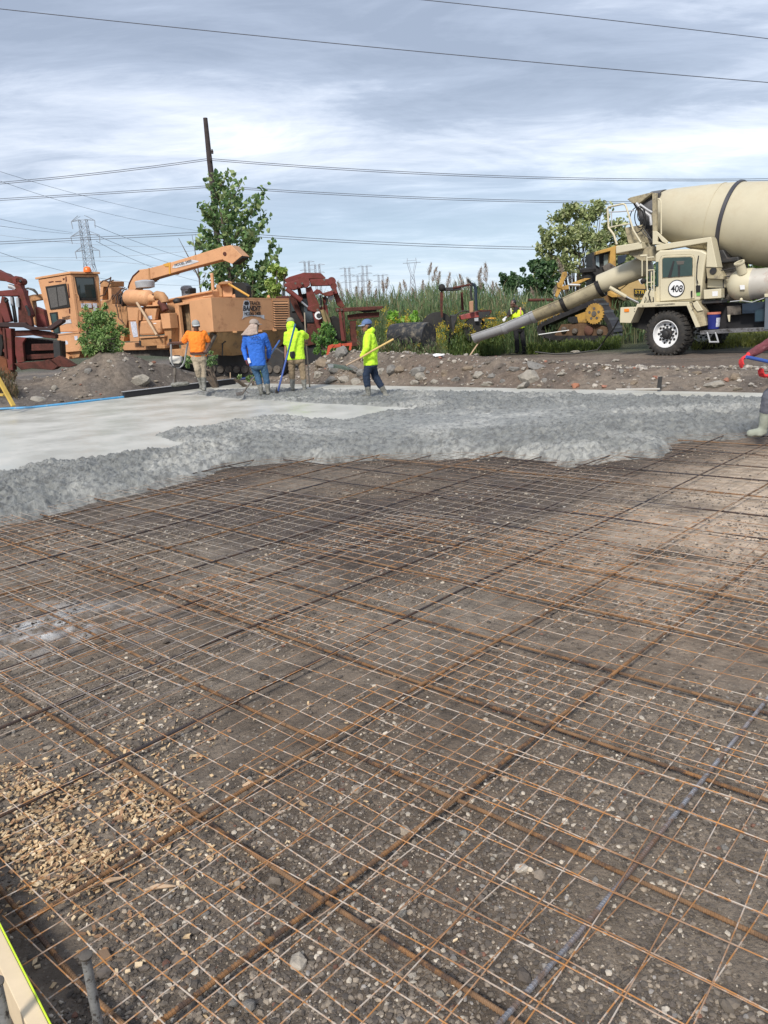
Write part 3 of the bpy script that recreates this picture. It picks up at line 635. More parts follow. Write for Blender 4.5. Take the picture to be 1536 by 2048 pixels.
V_,F_,C_=leaves(LP-np.array(tr.location),rg.uniform(.065,.12,len(LP)),leafcols(len(LP),GREEN+[(.13,.16,.07)],rg),.4,asp=1.25)
o=npmesh('crown',V_,F_,M['leaf'],False,C_,tr)
def blobtree(name,label,cat,base,blobs,n,sz,pal,seed,trunk=True,group=None,stems=5,squash=1.0):
    rg=np.random.default_rng(seed); root=thing(name,base,label,cat,group); P=[]
    tot=sum(b_[3]*b_[4] for b_ in blobs); tb=MB()
    for (px,py,Y,rx,rz) in blobs:
        c=np.array(W(px,py,Y)); k=int(n*rx*rz/tot); sc_=Y/1540; rx_,rz_=rx*sc_,rz*sc_
        # clumps on the shell and inside
        nc=max(6,int(k/38)); d=rg.normal(size=(nc,3)); d/=np.linalg.norm(d,axis=1,keepdims=True); rad=rg.uniform(.35,1.05,nc)**.6
        cc=c+d*rad[:,None]*np.array([rx_,max(rx_*.8,.2),rz_]); per=k//nc
        csz=rg.uniform(.07,.2,nc)*min(rx_,rz_,1.0)*1.1
        pp=cc[:,None]+rg.normal(size=(nc,per,3))*csz[:,None,None]; P.append(pp.reshape(-1,3))
        if trunk:
            bb=Vector(base); 
            for q in range(stems):
                e=Vector(cc[rg.integers(nc)]); mid=bb.lerp(e,.5)+Vector((rg.normal()*.15,rg.normal()*.15,.2)); tb.tube([bb,bb.lerp(mid,.5),mid,e],[.05,.04,.028,.008],5)
    P=np.concatenate(P); P=P[P[:,2]>base[2]-.02]; n=len(P)
    if trunk: tb.build('trunk' if cat=='tree' else 'stem',M['trunk'],root)
    V_,F_,C_=leaves(P-np.array(base),rg.uniform(.6,1.3,n)*sz,leafcols(n,pal,rg),.35,asp=squash,seed=seed)
    npmesh('crown' if cat=='tree' else 'foliage',V_,F_,M['leaf'],False,C_,root); return root
def gb(px,Y): p=W(px,650,Y); return Vector((p.x,Y,hz(p.x,Y)-.05))
blobtree('tree','bushy light green tree behind the bulldozer and the chute','tree',gb(1150,34),[(1110,470,34,34,50),(1150,440,34,32,34),(1190,450,34,34,40),(1165,510,33.5,60,60),(1220,490,34,32,48),(1235,540,34,50,50),(1090,530,34,28,48),(1195,415,34,22,12),(1143,412,34,14,10),(1245,520,34,20,60)],7600,.09,[(.12,.14,.06),(.16,.18,.08),(.10,.12,.05),(.22,.23,.13),(.07,.09,.035)],11,stems=4)
blobtree('shrub','dark green rounded shrub left of the light green tree','shrub',gb(1066,33),[(1066,555,33,24,36),(1095,560,33,20,40)],2200,.085,DGREEN,12)
blobtree('shrub','dark shrub poking out of the reeds left of the bulldozer','shrub',gb(1020,36),[(1018,566,36,18,18),(960,575,36,8,8)],1000,.085,DGREEN,13)
blobtree('tree','leafy tree top peeping out under the truck drum at the right edge','tree',gb(1530,38),[(1505,535,38,26,22),(1550,540,38,40,26),(1530,580,38,60,40)],4200,.1,YGREEN,14)
blobtree('tree','far bushy tree hidden behind the truck cab','tree',gb(1420,42),[(1400,560,42,90,40),(1320,560,42,60,46)],4500,.12,GREEN,15)
blobtree('shrub','bright yellow-green sapling between chipper box and red excavator','shrub',gb(556,25.6),[(552,553,25.6,15,20),(548,578,25.6,14,18),(566,545,25.6,7,12),(545,600,25.6,16,16)],1300,.075,YGREEN,16)
blobtree('shrub','olive shrub behind the chipper box right of the young tree','shrub',gb(515,27),[(510,560,27,18,22),(520,590,27,20,20)],1000,.075,GREEN,17)
blobtree('shrub','green feathery bush growing in front of the chipper cab','shrub',gb(198,21.6),[(190,650,21.6,28,30),(215,645,21.6,26,28),(178,632,21.6,15,16),(236,668,21.6,18,18),(200,685,21.4,34,28),(175,690,21.5,18,24),(228,690,21.5,20,22),(212,622,21.6,12,12)],5200,.045,[(.07,.12,.035),(.10,.16,.05),(.045,.085,.028),(.15,.2,.08)],18,stems=3,squash=.5)
blobtree('weed','dark green weed clump below the red excavator arm','weed',gb(655,22.0),[(650,672,22,24,20),(668,700,22,16,16),(640,700,22,10,16)],1500,.05,[(.04,.09,.025),(.07,.13,.03)],19,stems=2)
blobtree('weed','low green weed beside the orange-shirted man','weed',gb(424,20.6),[(424,716,20.6,10,16),(372,722,20.6,14,12)],700,.04,GREEN,20,stems=2)
blobtree('weed','low leafy weed behind the blue-shirted man','weed',gb(497,20.4),[(492,756,20.4,24,7),(515,750,20.4,12,8)],500,.04,[(.07,.12,.04),(.10,.13,.05)],21,stems=2)
blobtree('weed','bright broad-leaved plant in front of the reeds','weed',gb(800,26),[(785,632,26,14,10),(825,632,26,13,14),(806,645,26,20,10)],420,.09,[(.14,.24,.04),(.10,.19,.04)],22,stems=2)
# bare dead saplings
for i,(p,lab) in enumerate([([(402,590),(395,530),(384,470)],'tallest thin bare stem left of the young tree'),([(400,560),(380,520),(357,476)],'thin bare stem leaning left of the young tree')]):
    b=MB(); b.tube([W(x,y,27) for x,y in p],[.03,.02,.006],5)
    b.tube([W(398,575,27),W(408,560,27),W(412,545,27)],.008,4) if i==0 else b.tube([W(390,545,27),W(383,535,27),W(370,528,27)],.008,4)
    b.build('bare_sapling',M['trunk'],center=True,label=lab,cat='sapling',group='bare saplings')
# reeds
LEAFK=1.75
def ribbons(B,H_,lean,wd,cols,rg,nseg=4,curve=.5):
    n=len(B); az=rg.random(n)*6.283; fa=rg.random(n)*6.283; V=[]
    for i in range(nseg+1):
        t=i/nseg; hh=H_*(t-curve*.35*t*t*lean); out=H_*lean*t*t*.75
        c=np.stack([B[:,0]+np.cos(az)*out,B[:,1]+np.sin(az)*out,B[:,2]+hh],-1); ww=wd*(1-t**1.5)*.5+.0008
        sd=np.stack([np.cos(fa)*ww,np.sin(fa)*ww,np.zeros(n)],-1); V+= [c-sd,c+sd]
    V=np.stack(V,1); k=2*(nseg+1); f=np.array([(2*i,2*i+1,2*i+3,2*i+2) for i in range(nseg)]); F=f[None]+np.arange(n)[:,None,None]*k
    return V.reshape(-1,3),F.reshape(-1,4),np.repeat(cols,k,0)
def cat3(L_):
    V=[];F=[];C=[];o=0
    for v,f,c in L_: V.append(v);F.append(f+o);C.append(c);o+=len(v)
    return np.concatenate(V),np.concatenate(F),np.concatenate(C)
rg=np.random.default_rng(77); n=5200
Yr=rg.uniform(27.5,44,n); px=rg.uniform(560,1290,n); x=(px-768-0)/1540*Yr*1.02+.0; z0=hgt(x,Yr)
LEAFK=1.6
topy=np.interp(px,[560,690,760,830,900,960,1010,1060,1120,1300],[590,588,586,578,566,566,572,578,585,590])+vn(px/14,Yr*.3,3)*22-6
hy=634-.0596*(px-768); Hs=(1.55+(hy-topy)/1540*Yr)*rg.uniform(.72,1.04,n); Hs=np.clip(Hs-z0,1.2,5)
L3=[]
stemc=leafcols(n,[(.13,.15,.07),(.17,.17,.10),(.09,.12,.05)],rg)
L3.append(ribbons(np.stack([x,Yr,z0],-1),Hs,rg.uniform(.02,.14,n),np.full(n,.016),stemc,rg,3))
for k in range(8):
    t=rg.uniform(.05,.9,n); m_=len(x); B=np.stack([x+rg.normal(0,.06,m_),Yr+rg.normal(0,.06,m_),z0+Hs*t],-1)
    L3.append(ribbons(B,rg.uniform(.35,.75,n),rg.uniform(.25,1.2,n),rg.uniform(.022,.042,n),leafcols(n,[(.075,.125,.055),(.05,.095,.045),(.10,.15,.065),(.14,.17,.085),(.15,.135,.075)],rg),rg,3,1.2))
V_,F_,C_=cat3(L3); tag(npmesh('reeds',V_,F_,M['leaf'],False,C_),'tall dense grey-green reeds behind the work site','reeds',kind='stuff')
# plumes, big ones each their own
def plume(px,py,Y,hpx,lean,label):
    c=W(px,py,Y); s=Y/1540; rg=np.random.default_rng(int(px*7+py)); n=230; t=rg.random(n); h=hpx*s
    ax=Vector((lean*.5,0,1)).normalized(); wv=.16*h*np.sin(np.pi*np.clip(t*.9+.1,0,1))**.8
    P=np.stack([c.x+ax.x*h*t+rg.normal(0,1,n)*wv*.55+lean*.25*h*t*t,c.y+rg.normal(0,1,n)*wv*.55,c.z+ax.z*h*t],-1)
    root=thing('reed_plume',Vector((c.x,c.y,hz(c.x,c.y))),label,'reed plume','feathery plumes above the reeds')
    V_,F_,C_=ribbons(P-np.array(root.location),rg.uniform(.08,.2,n)*h*1.3,rg.uniform(.3,1.2,n),np.full(n,.014),leafcols(n,[(.24,.19,.155),(.30,.25,.21),(.18,.14,.11)],rg),rg,2)
    npmesh('flower_head',V_,F_,M['leaf'],False,C_,root); b=MB(); b.tube([Vector((c.x-.1,c.y,root.location.z)),Vector((c.x,c.y,c.z))],.009,4); b.build('stalk',M['trunk'] if False else M['leafstem'],root)
M['leafstem']=mat('reed_stalk',(.16,.16,.09),.7)
pls=[(685,590,30),(700,600,24),(738,585,26),(768,580,22),(773,572,20),(800,588,24),(812,577,20),(858,545,22),(866,558,26),(875,565,24),(895,570,26),(925,570,24),(938,572,20),(957,556,24),(963,575,26),(972,560,34),(985,582,22),(1000,585,22),(713,590,20),(723,596,22),(751,592,18),(845,580,22),(910,580,20),(1100,560,34),(1125,545,30),(1140,560,38),(1110,590,26),(1080,580,22),(1067,590,20),(660,600,18),(830,590,18),(1150,590,30)]
pls.sort(); onum=['first','second','third','fourth','fifth','sixth','seventh','eighth','ninth','tenth']
for i,(x_,y_,h_) in enumerate(pls):
    where=('right of the red excavator' if x_<830 else 'in the middle of the reeds' if x_<1010 else 'in front of the light green tree'); idx=sum(1 for q in pls[:i] if (q[0]<830)==(x_<830) and (q[0]<1010)==(x_<1010))
    plume(x_,y_+6,30+(i*37%7),h_*1.0,random.uniform(-.5,.5),'tan feathery plume, %s from the left %s'%((onum+['eleventh','twelfth','thirteenth','fourteenth','fifteenth'])[idx],where))
# goldenrod and low weeds
def weeds(name,label,cat,pxr,Yr_,n,hr,pal,flower=0,seed=0,fc=(.36,.28,.02)):
    rg=np.random.default_rng(seed); Y=rg.uniform(*Yr_,n); px=rg.uniform(*pxr,n); keepm=rg.random(n)<.35+.65*ss(.35,.55,vn(px/9,Y*1.5,seed)); Y=Y[keepm];px=px[keepm];n=len(Y); x=(px-768)/1540*Y*1.02; z0=hgt(x,Y); hh=rg.uniform(hr[0],hr[1],n)*(.6+.7*vn(px/22,Y,seed+5)); L3=[]
    L3.append(ribbons(np.stack([x,Y,z0],-1),hh,rg.uniform(.05,.3,n),np.full(n,.012),leafcols(n,pal,rg),rg,2))
    for k in range(9):
        B=np.stack([x+rg.normal(0,.04,n),Y+rg.normal(0,.04,n),z0+hh*rg.uniform(.02,.9,n)],-1); L3.append(ribbons(B,rg.uniform(.08,.24,n),rg.uniform(.3,1.6,n),rg.uniform(.014,.028,n),leafcols(n,pal,rg),rg,2,1.2))
    if flower:
        sel=rg.random(n)<flower; k=sel.sum(); 
        for q in range(14):
            B=np.stack([x[sel]+rg.normal(0,.045,k),Y[sel]+rg.normal(0,.045,k),z0[sel]+hh[sel]*.93+rg.normal(0,.045,k)],-1); L3.append(ribbons(B,rg.uniform(.03,.06,k),rg.uniform(.5,2,k),np.full(k,.035),leafcols(k,[fc,(fc[0]*.8,fc[1]*.75,.03)],rg),rg,1))
    V_,F_,C_=cat3(L3); tag(npmesh(name,V_,F_,M['leaf'],False,C_),label,cat,kind='stuff')
weeds('flowering_weeds','yellow-flowering weeds in front of the rusty tractor','weeds',(795,905),(22.3,25.5),1000,(.5,1.25),[(.09,.14,.045),(.13,.17,.05),(.06,.10,.035)],.35,1)
weeds('flowering_weeds','yellow-flowering weeds standing behind the low end of the chute','weeds',(895,1010),(25.4,26.8),800,(.6,1.3),[(.09,.14,.045),(.13,.17,.05),(.06,.10,.035)],.3,9)
weeds('flowering_weeds','thin yellow-flowering weeds in front of the reeds','weeds',(690,1060),(25.5,27.5),1100,(.9,1.6),[(.08,.12,.045),(.11,.14,.05),(.05,.09,.035)],.16,2)
weeds('tall_weeds','green weeds growing before the bulldozer tracks','weeds',(1062,1240),(25.0,26.0),800,(.15,.42),[(.10,.14,.03),(.15,.18,.045),(.07,.10,.03)],.0,3)
weeds('grass','yellow-green grass behind the truck at the right edge','grass',(1380,1600),(22,27),1500,(.15,.4),[(.16,.17,.04),(.12,.13,.035)],.0,4)
weeds('tall_weeds','tangled dark weeds below the big black pipe','weeds',(740,905),(20.6,23),1100,(.25,.7),[(.05,.075,.03),(.12,.10,.06),(.08,.12,.04)],.03,5)
weeds('dry_weeds','dry brown weeds at the foot of the red forestry machine on the left','weeds',(-20,75),(18.6,20.5),420,(.2,.5),[(.12,.085,.05),(.07,.07,.035)],.0,6)
# ---------------- traced faces ----------------
class Face:
    def __init__(s,P0,n,t): s.P0=Vector(P0); s.n=Vector(n).normalized(); s.t=t
    def px(s,x,y): return s.t[0]+x/s.t[2],s.t[1]+y/s.t[2]
    def q(s,x,y,off=0): return PL(*s.px(x,y),s.P0+s.n*off,s.n)
    def poly(s,st,off=0): return [s.q(*map(float,w_.split(',')),off) for w_ in st.split()]
    def pr(s,name,st,th,mt,par,off=0,bevel=0,**k): return MB().prism(s.poly(st,off),-s.n*th).build(name,mt,par,bevel,**k)
    def tb(s,name,st,r,mt,par,off=0,seg=8,**k): return MB().tube(s.poly(st,off),r,seg).build(name,mt,par,smooth=True,**k)
    def disc(s,name,x,y,rad,th,mt,par,off=0,seg=28,**k):
        c=s.q(x,y,off); return MB().lathe(c,-s.n,[(0,rad*.97),(.012,rad),(th,rad)],seg).build(name,mt,par,smooth=True,**k)
def face3(a,b,c,t):
    n=(b-a).cross(c-a).normalized()
    if n.dot(CP-a)<0: n=-n
    return Face(a,n,t)
def text(face,st,p,q,hpx,mt,par,off=.006,name='lettering',shear=0,bold=False):
    # baseline from crop point p to q; hpx = letter height in crop px
    A=face.q(*p,off); B=face.q(*q,off); U=face.q(p[0],p[1]-hpx,off); wd=(B-A).length; ht=(U-A).length
    cu=bpy.data.curves.new('t','FONT'); cu.body=st; cu.size=1; cu.extrude=.012; cu.shear=shear; cu.offset=.02 if bold else 0
    to=bpy.data.objects.new('t',cu); COL.objects.link(to); dg=bpy.context.evaluated_depsgraph_get(); me=bpy.data.meshes.new_from_object(to.evaluated_get(dg)); bpy.data.objects.remove(to)
    xs=[v.co.x for v in me.vertices]; ys=[v.co.y for v in me.vertices]; x0,x1,y0,y1=min(xs),max(xs),min(ys),max(ys)
    u=(B-A).normalized(); up=(face.n.cross(u)).normalized()
    if up.dot(U-A)<0: up=-up
    offr=root_off(par)
    for v in me.vertices:
        v.co=A+u*((v.co.x-x0)/(x1-x0)*wd)+up*((v.co.y-y0)/(y1-y0)*ht)+face.n*(v.co.z*.25)-offr
    me.materials.clear(); me.materials.append(mt); o=bpy.data.objects.new(name,me); COL.objects.link(o); o.parent=par; return o
def colbox(Ct,Cb,Lt,Lb,Rt,Rb):  # box from three visible vertical edges
    return MB().hexa([Cb,Rb,Rb+Lb-Cb,Lb],[Ct,Rt,Rt+Lt-Ct,Lt])
def halfpipe(name,p,q,r0,r1,mt,par,th=.012,open_up=True,lip=.03,arc=200,side=Vector((0,0,1))):
    d=(q-p).normalized(); up=(side-d*side.dot(d)).normalized(); sx=d.cross(up); b=MB(); n=16
    vs=[];fs=[]
    for (c,r) in((p,r0),(q,r1)):
        for rr in (r,r-th):
            for k in range(n+1):
                a=R(-90-arc/2+arc*k/n); vs.append(c+sx*math.cos(a)*rr+up*math.sin(a)*rr)
    m1=n+1
    for k in range(n):
        fs+=[(k,k+1,2*m1+k+1,2*m1+k),(m1+k,3*m1+k,3*m1+k+1,m1+k+1),(k,m1+k,m1+k+1,k+1),(2*m1+k,2*m1+k+1,3*m1+k+1,3*m1+k)]
    fs+=[(0,2*m1,3*m1,m1),(n,m1+n,3*m1+n,2*m1+n)]
    b.add(vs,fs); e0=R(-90-arc/2);e1=R(-90+arc/2)
    for e in(e0,e1):
        a_=p+sx*math.cos(e)*r0+up*math.sin(e)*r0; c_=q+sx*math.cos(e)*r1+up*math.sin(e)*r1; b.bar(a_,c_,lip,lip*.8,up)
    return b.build(name,mt,par,smooth=True)
# ================= TAN CHIPPER =================
C0=W(424,620,21.6)
root=thing('tracked_wood_chipper',Vector((-5.4,23.2,hz(-5.4,23.2))),'big tan tracked wood chipper with a cab, long chute and louvred engine box','wood chipper')
root.location.z=.1
sdir=Vector((-.85,.53,0)).normalized(); SN=Vector((-.53,-.85,0)).normalized()
B_=(200,480,6.4); SP=Face(C0,SN,B_); SPb=Face(C0-SN*.5,SN,B_)
T2=(320,320,3.84)
# engine box
def c2(x,y,Y): return W(320+x/3.84,320+y/3.84,Y)
def bb(x,y,Y): return W(200+x/6.4,480+y/6.4,Y)
Ct,Cb=c2(392,1058,21.6),c2(412,1322,21.6); Rt,Rb=c2(992,1066,24.2),c2(1004,1300,24.2); Lt,Lb=bb(950,822,22.75),bb(1042,1300,22.75)
body=MB()
RF=face3(Ct,Rt,Cb,T2); LF=face3(Ct,Lt,Cb,B_)
back=Rt+Lt-Ct
# box panels as thick plates (the left side is open)
body.prism([Ct,Rt,Rb,Cb],-RF.n*.05); body.prism([Ct+Vector((0,0,.012)),Rt+Vector((0,0,.012)),back+Vector((0,0,.012)),Lt+Vector((0,0,.012))],(0,0,-.05))
body.prism([Rt,back,Rb+Lb-Cb,Rb],RF.n*0+Vector((-.04,.02,0)))
body.build('engine_box',M['tan'],root,.012)
LF.pr('side_panel','1140,782 1408,738 1452,1165 1172,1215',.04,M['tan'],root,.004,.008)
LF.pr('frame_post','950,822 1000,815 1055,1295 1012,1308',.10,M['tan'],root,.008,.01)
LF.pr('frame_rail','1000,820 1140,795 1140,816 1000,838',.06,M['tan'],root,.004)
LF.pr('radiator','1002,830 1138,812 1170,1250 1048,1280',.05,mat('grimy_radiator',(.17,.12,.07),.9,var=.5,scale=3,col2=(.3,.2,.11),thr=(.5,.6)),root,-.25)
LF.pr('bottom_rail','1045,1270 1172,1205 1455,1162 1455,1172 1172,1222 1045,1290',.06,M['tan2'],root,.01)
# louvres
lv=RF.pr('louvre_frame','862,1072 992,1072 1004,1300 874,1303 874,1290 990,1286 980,1086 866,1086',.03,M['tan'],root,.02)
RF.pr('louvre_recess','866,1086 980,1086 990,1290 876,1292',.01,M['dirtymetal'],root,.004)
b=MB()
for i in range(11):
    y=1092+i*18; x0=867+i*.8; x1=980+i*.9; P=RF.poly('%f,%f %f,%f %f,%f %f,%f'%(x0,y,x1,y-1,x1,y+10,x0,y+11),.012)
    P[2]+=RF.n*.035; P[3]+=RF.n*.035; b.prism(P,-RF.n*.008)
b.build('louvre_slats',M['tan'],root)
RF.pr('decal','640,1190 800,1190 803,1225 770,1205 700,1195 650,1208 630,1222',.003,M['sil'],root,.006)
RF.pr('decal','645,1080 680,1078 690,1100 690,1200 640,1200 636,1130',.003,M['sil'],root,.005)
text(RF,'TRACK',(690,1112),(772,1114),28,M['text'],root,.008)
text(RF,'BANDIT',(638,1158),(776,1160),40,M['text'],root,.010,shear=.2,bold=True)
text(RF,'MODEL 2400',(650,1194),(774,1190),26,M['text'],root,.010,shear=.1)
RF.pr('small_emblem','652,1086 672,1084 684,1098 680,1114 655,1116 646,1104',.004,M['text'],root,.010)
# sloped pan and lower frame
pan=MB(); P=[c2(440,1325,21.75),c2(1003,1302,24.2),c2(965,1400,24.3),c2(860,1472,23.9),c2(560,1502,22.6),c2(362,1500,22.2)]
pan.prism(P,Vector((-.1,.5,.35))); pan.build('sloped_pan',mat('dusty_tan',(.36,.22,.10),.8,var=.3,scale=1.5,col2=(.16,.11,.07),thr=(.5,.66)),root,.01)
b=MB(); b.tube([c2(400,1330,21.8),c2(428,1342,21.8),c2(360,1480,22.0)],.05,6); b.build('pan_edge',M['dirtymetal'],root)
b=MB(); P1=[c2(478,1500,22.2),c2(480,1410,22.1),c2(500,1395,22.1),c2(506,1398,22.1)]; b.tube(P1,.02,5); b.build('hook_mark',M['dark'],root)
for x,y in((575,1315),(770,1308),(880,1303),(1000,1296)):
    b=MB(); c=RF.q(x,y+4,.03); b.box(c,(.12,.05,.05)); b.build('hinge',M['tan2'],root)
SP2=Face(bb(900,1450,22.3),SN,B_)
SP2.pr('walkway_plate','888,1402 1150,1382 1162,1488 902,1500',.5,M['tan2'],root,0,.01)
SP2.pr('walkway_lip','1040,1345 1150,1330 1150,1378 1040,1392',.2,M['tan2'],root,-.1)
# tracks and dark underside
def trackloop(pts,vec,th,par,name='track',mt=None,pads=True):
    b=MB(); n=len(pts); c=sum(pts,Vector())/n
    b.prism(pts,vec)
    o=b.build(name,mt or M['dark'],par)
    return o
UP=Face(W(440,740,23.3),Vector((-.2,-1,0)),T2)
UP.pr('track','250,1480 400,1496 900,1440 960,1480 950,1640 880,1700 420,1700 300,1640 120,1600 60,1560',.6,M['dark'],root,0,.05)
b=MB()
for i in range(9): b.lathe(UP.q(400+i*62,1610,.05),-UP.n,[(0,.10),(.1,.14),(.5,.14)],14)
b.build('track_rollers',M['dirtymetal'],root,smooth=True)
SP.pr('base_beam','255,1318 500,1318 850,1350 860,1402 300,1412 240,1420',.5,M['tan'],root,-.15,.01)
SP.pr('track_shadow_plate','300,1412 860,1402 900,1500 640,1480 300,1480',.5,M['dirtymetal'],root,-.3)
# deck body
SPb.pr('long_housing','840,775 1200,700 1440,650 1445,760 960,830 985,1120 905,1120 880,900',.9,M['tan'],root,-.3,.02)
SPb.tb('housing_edge','845,775 1200,700 1440,655',.03,M['tan'],root,-.25)
# chute
chp=[(255.5,580),(257.5,566),(263.5,553),(278,539.4),(297,537),(337.5,526),(384,512),(440,494.8),(462,490.6),(446,519),(440,520),(384,534.7),(300,559),(287.5,560),(281,567),(271,578),(268.7,581)]
CF=Face(W(262,575,24.6),Vector((-.30,-.95,0)),(0,0,1)); 
CF.pr('chute',' '.join('%f,%f'%p for p in chp),.42,M['tan'],root,0,.012)
CF.pr('chute_hood','442,493.5 462,490 484,511.4 464,528 446,520',.5,M['tan'],root,.04,.01)
CF.pr('hood_mouth','484,512 485,515 466,528.5 464,527.5',.40,M['black'],root,.02)
CF.tb('chute_edge','256,576 259,565 266,552 278,541',.018,M['redrust'],root,.01)
CF.disc('hood_pivot',449,507.5,.055,.08,M['redrust'],root,.06)
CF.pr('chute_flange','295.5,536.5 298.5,536 300,559.5 297,560',.5,M['tan2'],root,.02)
CF.pr('chute_flange','337,525 340,524.5 341,547.5 338,548.5',.5,M['yellow'],root,.02)
CF.pr('decal','344,535.5 349,528.5 384,519.5 394,521 398,523 384,528 350,536.5',.003,M['sil'],root,.012)
text(CF,'MODEL 2400',(350,533),(383,524),5,M['text'],root,.018)
CF.pr('chute_bracket','326,528.5 337,525 337,533 330,533',.02,M['yellow'],root,.02)
CF.pr('chute_saddle','280,563 287,558.5 300,560 301,562 290,566 284,567.5',.4,M['tan2'],root,-.02)
# compressed-air cleaner barrel
axd=sdir*-1
c=SP.q(358,738,-.05); e=SP.q(640,745,-.05); Lb_=(e-c).length; rr=96/6.4*c.y/1540
cn=MB().lathe(c,(e-c),[(0,rr*.9),(.04,rr),(Lb_*.33,rr),(Lb_*.34,rr*1.015),(Lb_*.36,rr),(Lb_*.66,rr),(Lb_*.67,rr*1.015),(Lb_*.69,rr),(Lb_-.04,rr),(Lb_,rr*.9),(Lb_+.05,rr*.55),(Lb_+.25,rr*.45)],28).build('air_cleaner',M['tan'],root,smooth=True)
c=SP.q(583,622,-.2); MB().lathe(c,(0,0,1),[(0,.12),(.03,.26),(.19,.28),(.22,.24),(.24,.1)],24).build('precleaner_cap',M['galv'],root,smooth=True)
MB().tube(SP.poly('690,740 740,710 790,720 820,760 830,800',-.1),.13,12).build('intake_elbow',M['tan2'],root,smooth=True)
SP.tb('exhaust_pipe','770,790 810,830 840,900',.10,M['redrust'],root,-.05,10)
SP.tb('clamp','690,690 700,740 695,780',.05,M['dark'],root,-.02)
for nm,st,th,mm,of in (('engine_block','560,835 760,830 860,890 880,1020 760,1190 480,1215 480,1040',.5,M['tan2'],-.25),
    ('side_box','345,862 515,862 522,1030 362,1035',.5,M['tan'],0),('sloped_cover','578,880 725,878 702,1022 542,1032',.12,M['tan'],.05),
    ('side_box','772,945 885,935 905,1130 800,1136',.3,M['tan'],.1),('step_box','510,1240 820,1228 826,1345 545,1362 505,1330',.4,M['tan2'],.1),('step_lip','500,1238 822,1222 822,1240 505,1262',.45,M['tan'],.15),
    ('side_panel','365,1042 478,1040 502,1300 384,1302',.06,M['tan'],.05),('upright','820,1136 912,1128 912,1330 836,1340',.3,M['tan2'],.02),
    ('sticker_sheet','388,1046 462,1042 486,1238 428,1246 404,1150',.004,M['paper'],.062),('sticker','612,975 660,965 668,1012 610,1022',.004,M['paper'],.06),('sticker','684,1062 720,1062 720,1072 684,1074',.004,M['white'],.30),
    ('cover_plate','585,835 745,830 745,845 585,852',.3,M['tan'],.06),('bracket','672,780 745,772 755,832 668,834',.2,M['tan'],.0),
    ('frame_plate','10,770 150,760 180,1010 140,1260 30,1260',.5,M['tan2'],-.3),('frame_plate','150,820 338,850 352,1020 300,1300 200,1300',.5,M['tan2'],-.25),
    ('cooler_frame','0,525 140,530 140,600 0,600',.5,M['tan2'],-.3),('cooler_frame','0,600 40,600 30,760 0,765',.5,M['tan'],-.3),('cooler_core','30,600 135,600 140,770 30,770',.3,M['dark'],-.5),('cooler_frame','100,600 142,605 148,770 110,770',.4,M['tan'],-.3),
    ('valve_block','930,1190 975,1190 985,1300 935,1310',.1,M['dirtymetal'],-.2),('dark_bay','905,1120 1000,1115 1010,1320 910,1330',.05,M['dark'],-.4),('tow_bracket','725,1345 825,1345 830,1388 728,1388',.2,M['tan2'],.2),('end_cap','497,1285 520,1290 522,1355 500,1350',.3,M['dark'],.12)):
    SP.pr(nm,st,th,mm,root,of,.01)
SP.pr('fuel_drum','498,1040 770,1022 770,1190 720,1215 500,1222',.3,M['tan'],root,.12,.05)
SP.tb('strut','470,800 560,940 725,1215',.035,M['wood'],root,.35)
SP.tb('strut','488,890 478,1060',.04,M['tan'],root,.2)
b=MB()
for st in('0,720 60,700 120,560 140,480','60,520 130,490 140,475','100,540 160,520 175,515','150,730 170,700 200,720 215,800','200,850 215,720 260,640 320,610','240,860 250,740 300,640 345,625','280,850 290,760 330,700 350,690','160,760 200,700 290,610','320,700 345,680 340,780','210,830 240,1000 300,1060','0,560 40,520 100,530 140,560'):
    b.tube(SP.poly(st,-.1),.018,6)
b.build('hydraulic_hoses',mat('old_hose',(.09,.05,.035),.7,var=.4,scale=6),root,smooth=True)
MB().ell(SP.q(300,760,-.3),(.16,.2,.2)).build('hydraulic_valve',M['dark'],root,smooth=True)
# stack
c=bb(1125,770,25); MB().lathe(c,(0,0,1),[(0,.17),(.3,.17),(.32,.19),(.36,.19),(.42,.15),(.44,.05)],16).build('exhaust_stack',M['galv'],root,smooth=True)
SPb.pr('rain_cap','1085,660 1115,655 1140,612 1150,625 1150,685 1095,688',.25,M['black'],root,-.2)
MB().ell(bb(990,785,23.2),(.13,.13,.1)).build('filler_cap',M['dark'],root,smooth=True)
# things on the top right
TP=Face(c2(500,1050,22.9),Vector((-.1,-1,0)),T2)
for nm,st,th,mm,of in(('mast_post','384,870 404,866 418,1045 398,1045',.1,M['tan'],.1),('winch_box','470,945 500,930 548,935 556,1050 482,1052',.35,M['tan'],0),('winch_plate','430,960 470,950 480,1050 440,1052',.2,M['tan2'],.05),('winch_plate','405,1005 440,985 450,1052 410,1052',.2,M['tan'],.1),
    ('black_tank','556,940 640,940 665,965 672,1056 562,1056',.5,M['black'],-.1),('lifting_lug','556,1035 575,1028 580,1056 552,1056',.03,M['tan'],.2),('lifting_lug','822,1040 838,1034 846,1056 822,1058',.03,M['tan'],-1.0)): TP.pr(nm,st,th,mm,root,of,.012)
TP.tb('yellow_brace','525,950 685,1046',.03,M['yellow'],root,.35)
TP.tb('top_rail','330,1052 400,1045 400,1058',.02,M['tan'],root,.3)
MB().lathe(TP.q(497,962,.1),(0,0,1),[(0,.12),(.03,.17),(.07,.17),(.1,.06)],14).build('motor_cap',M['tan2'],root,smooth=True)
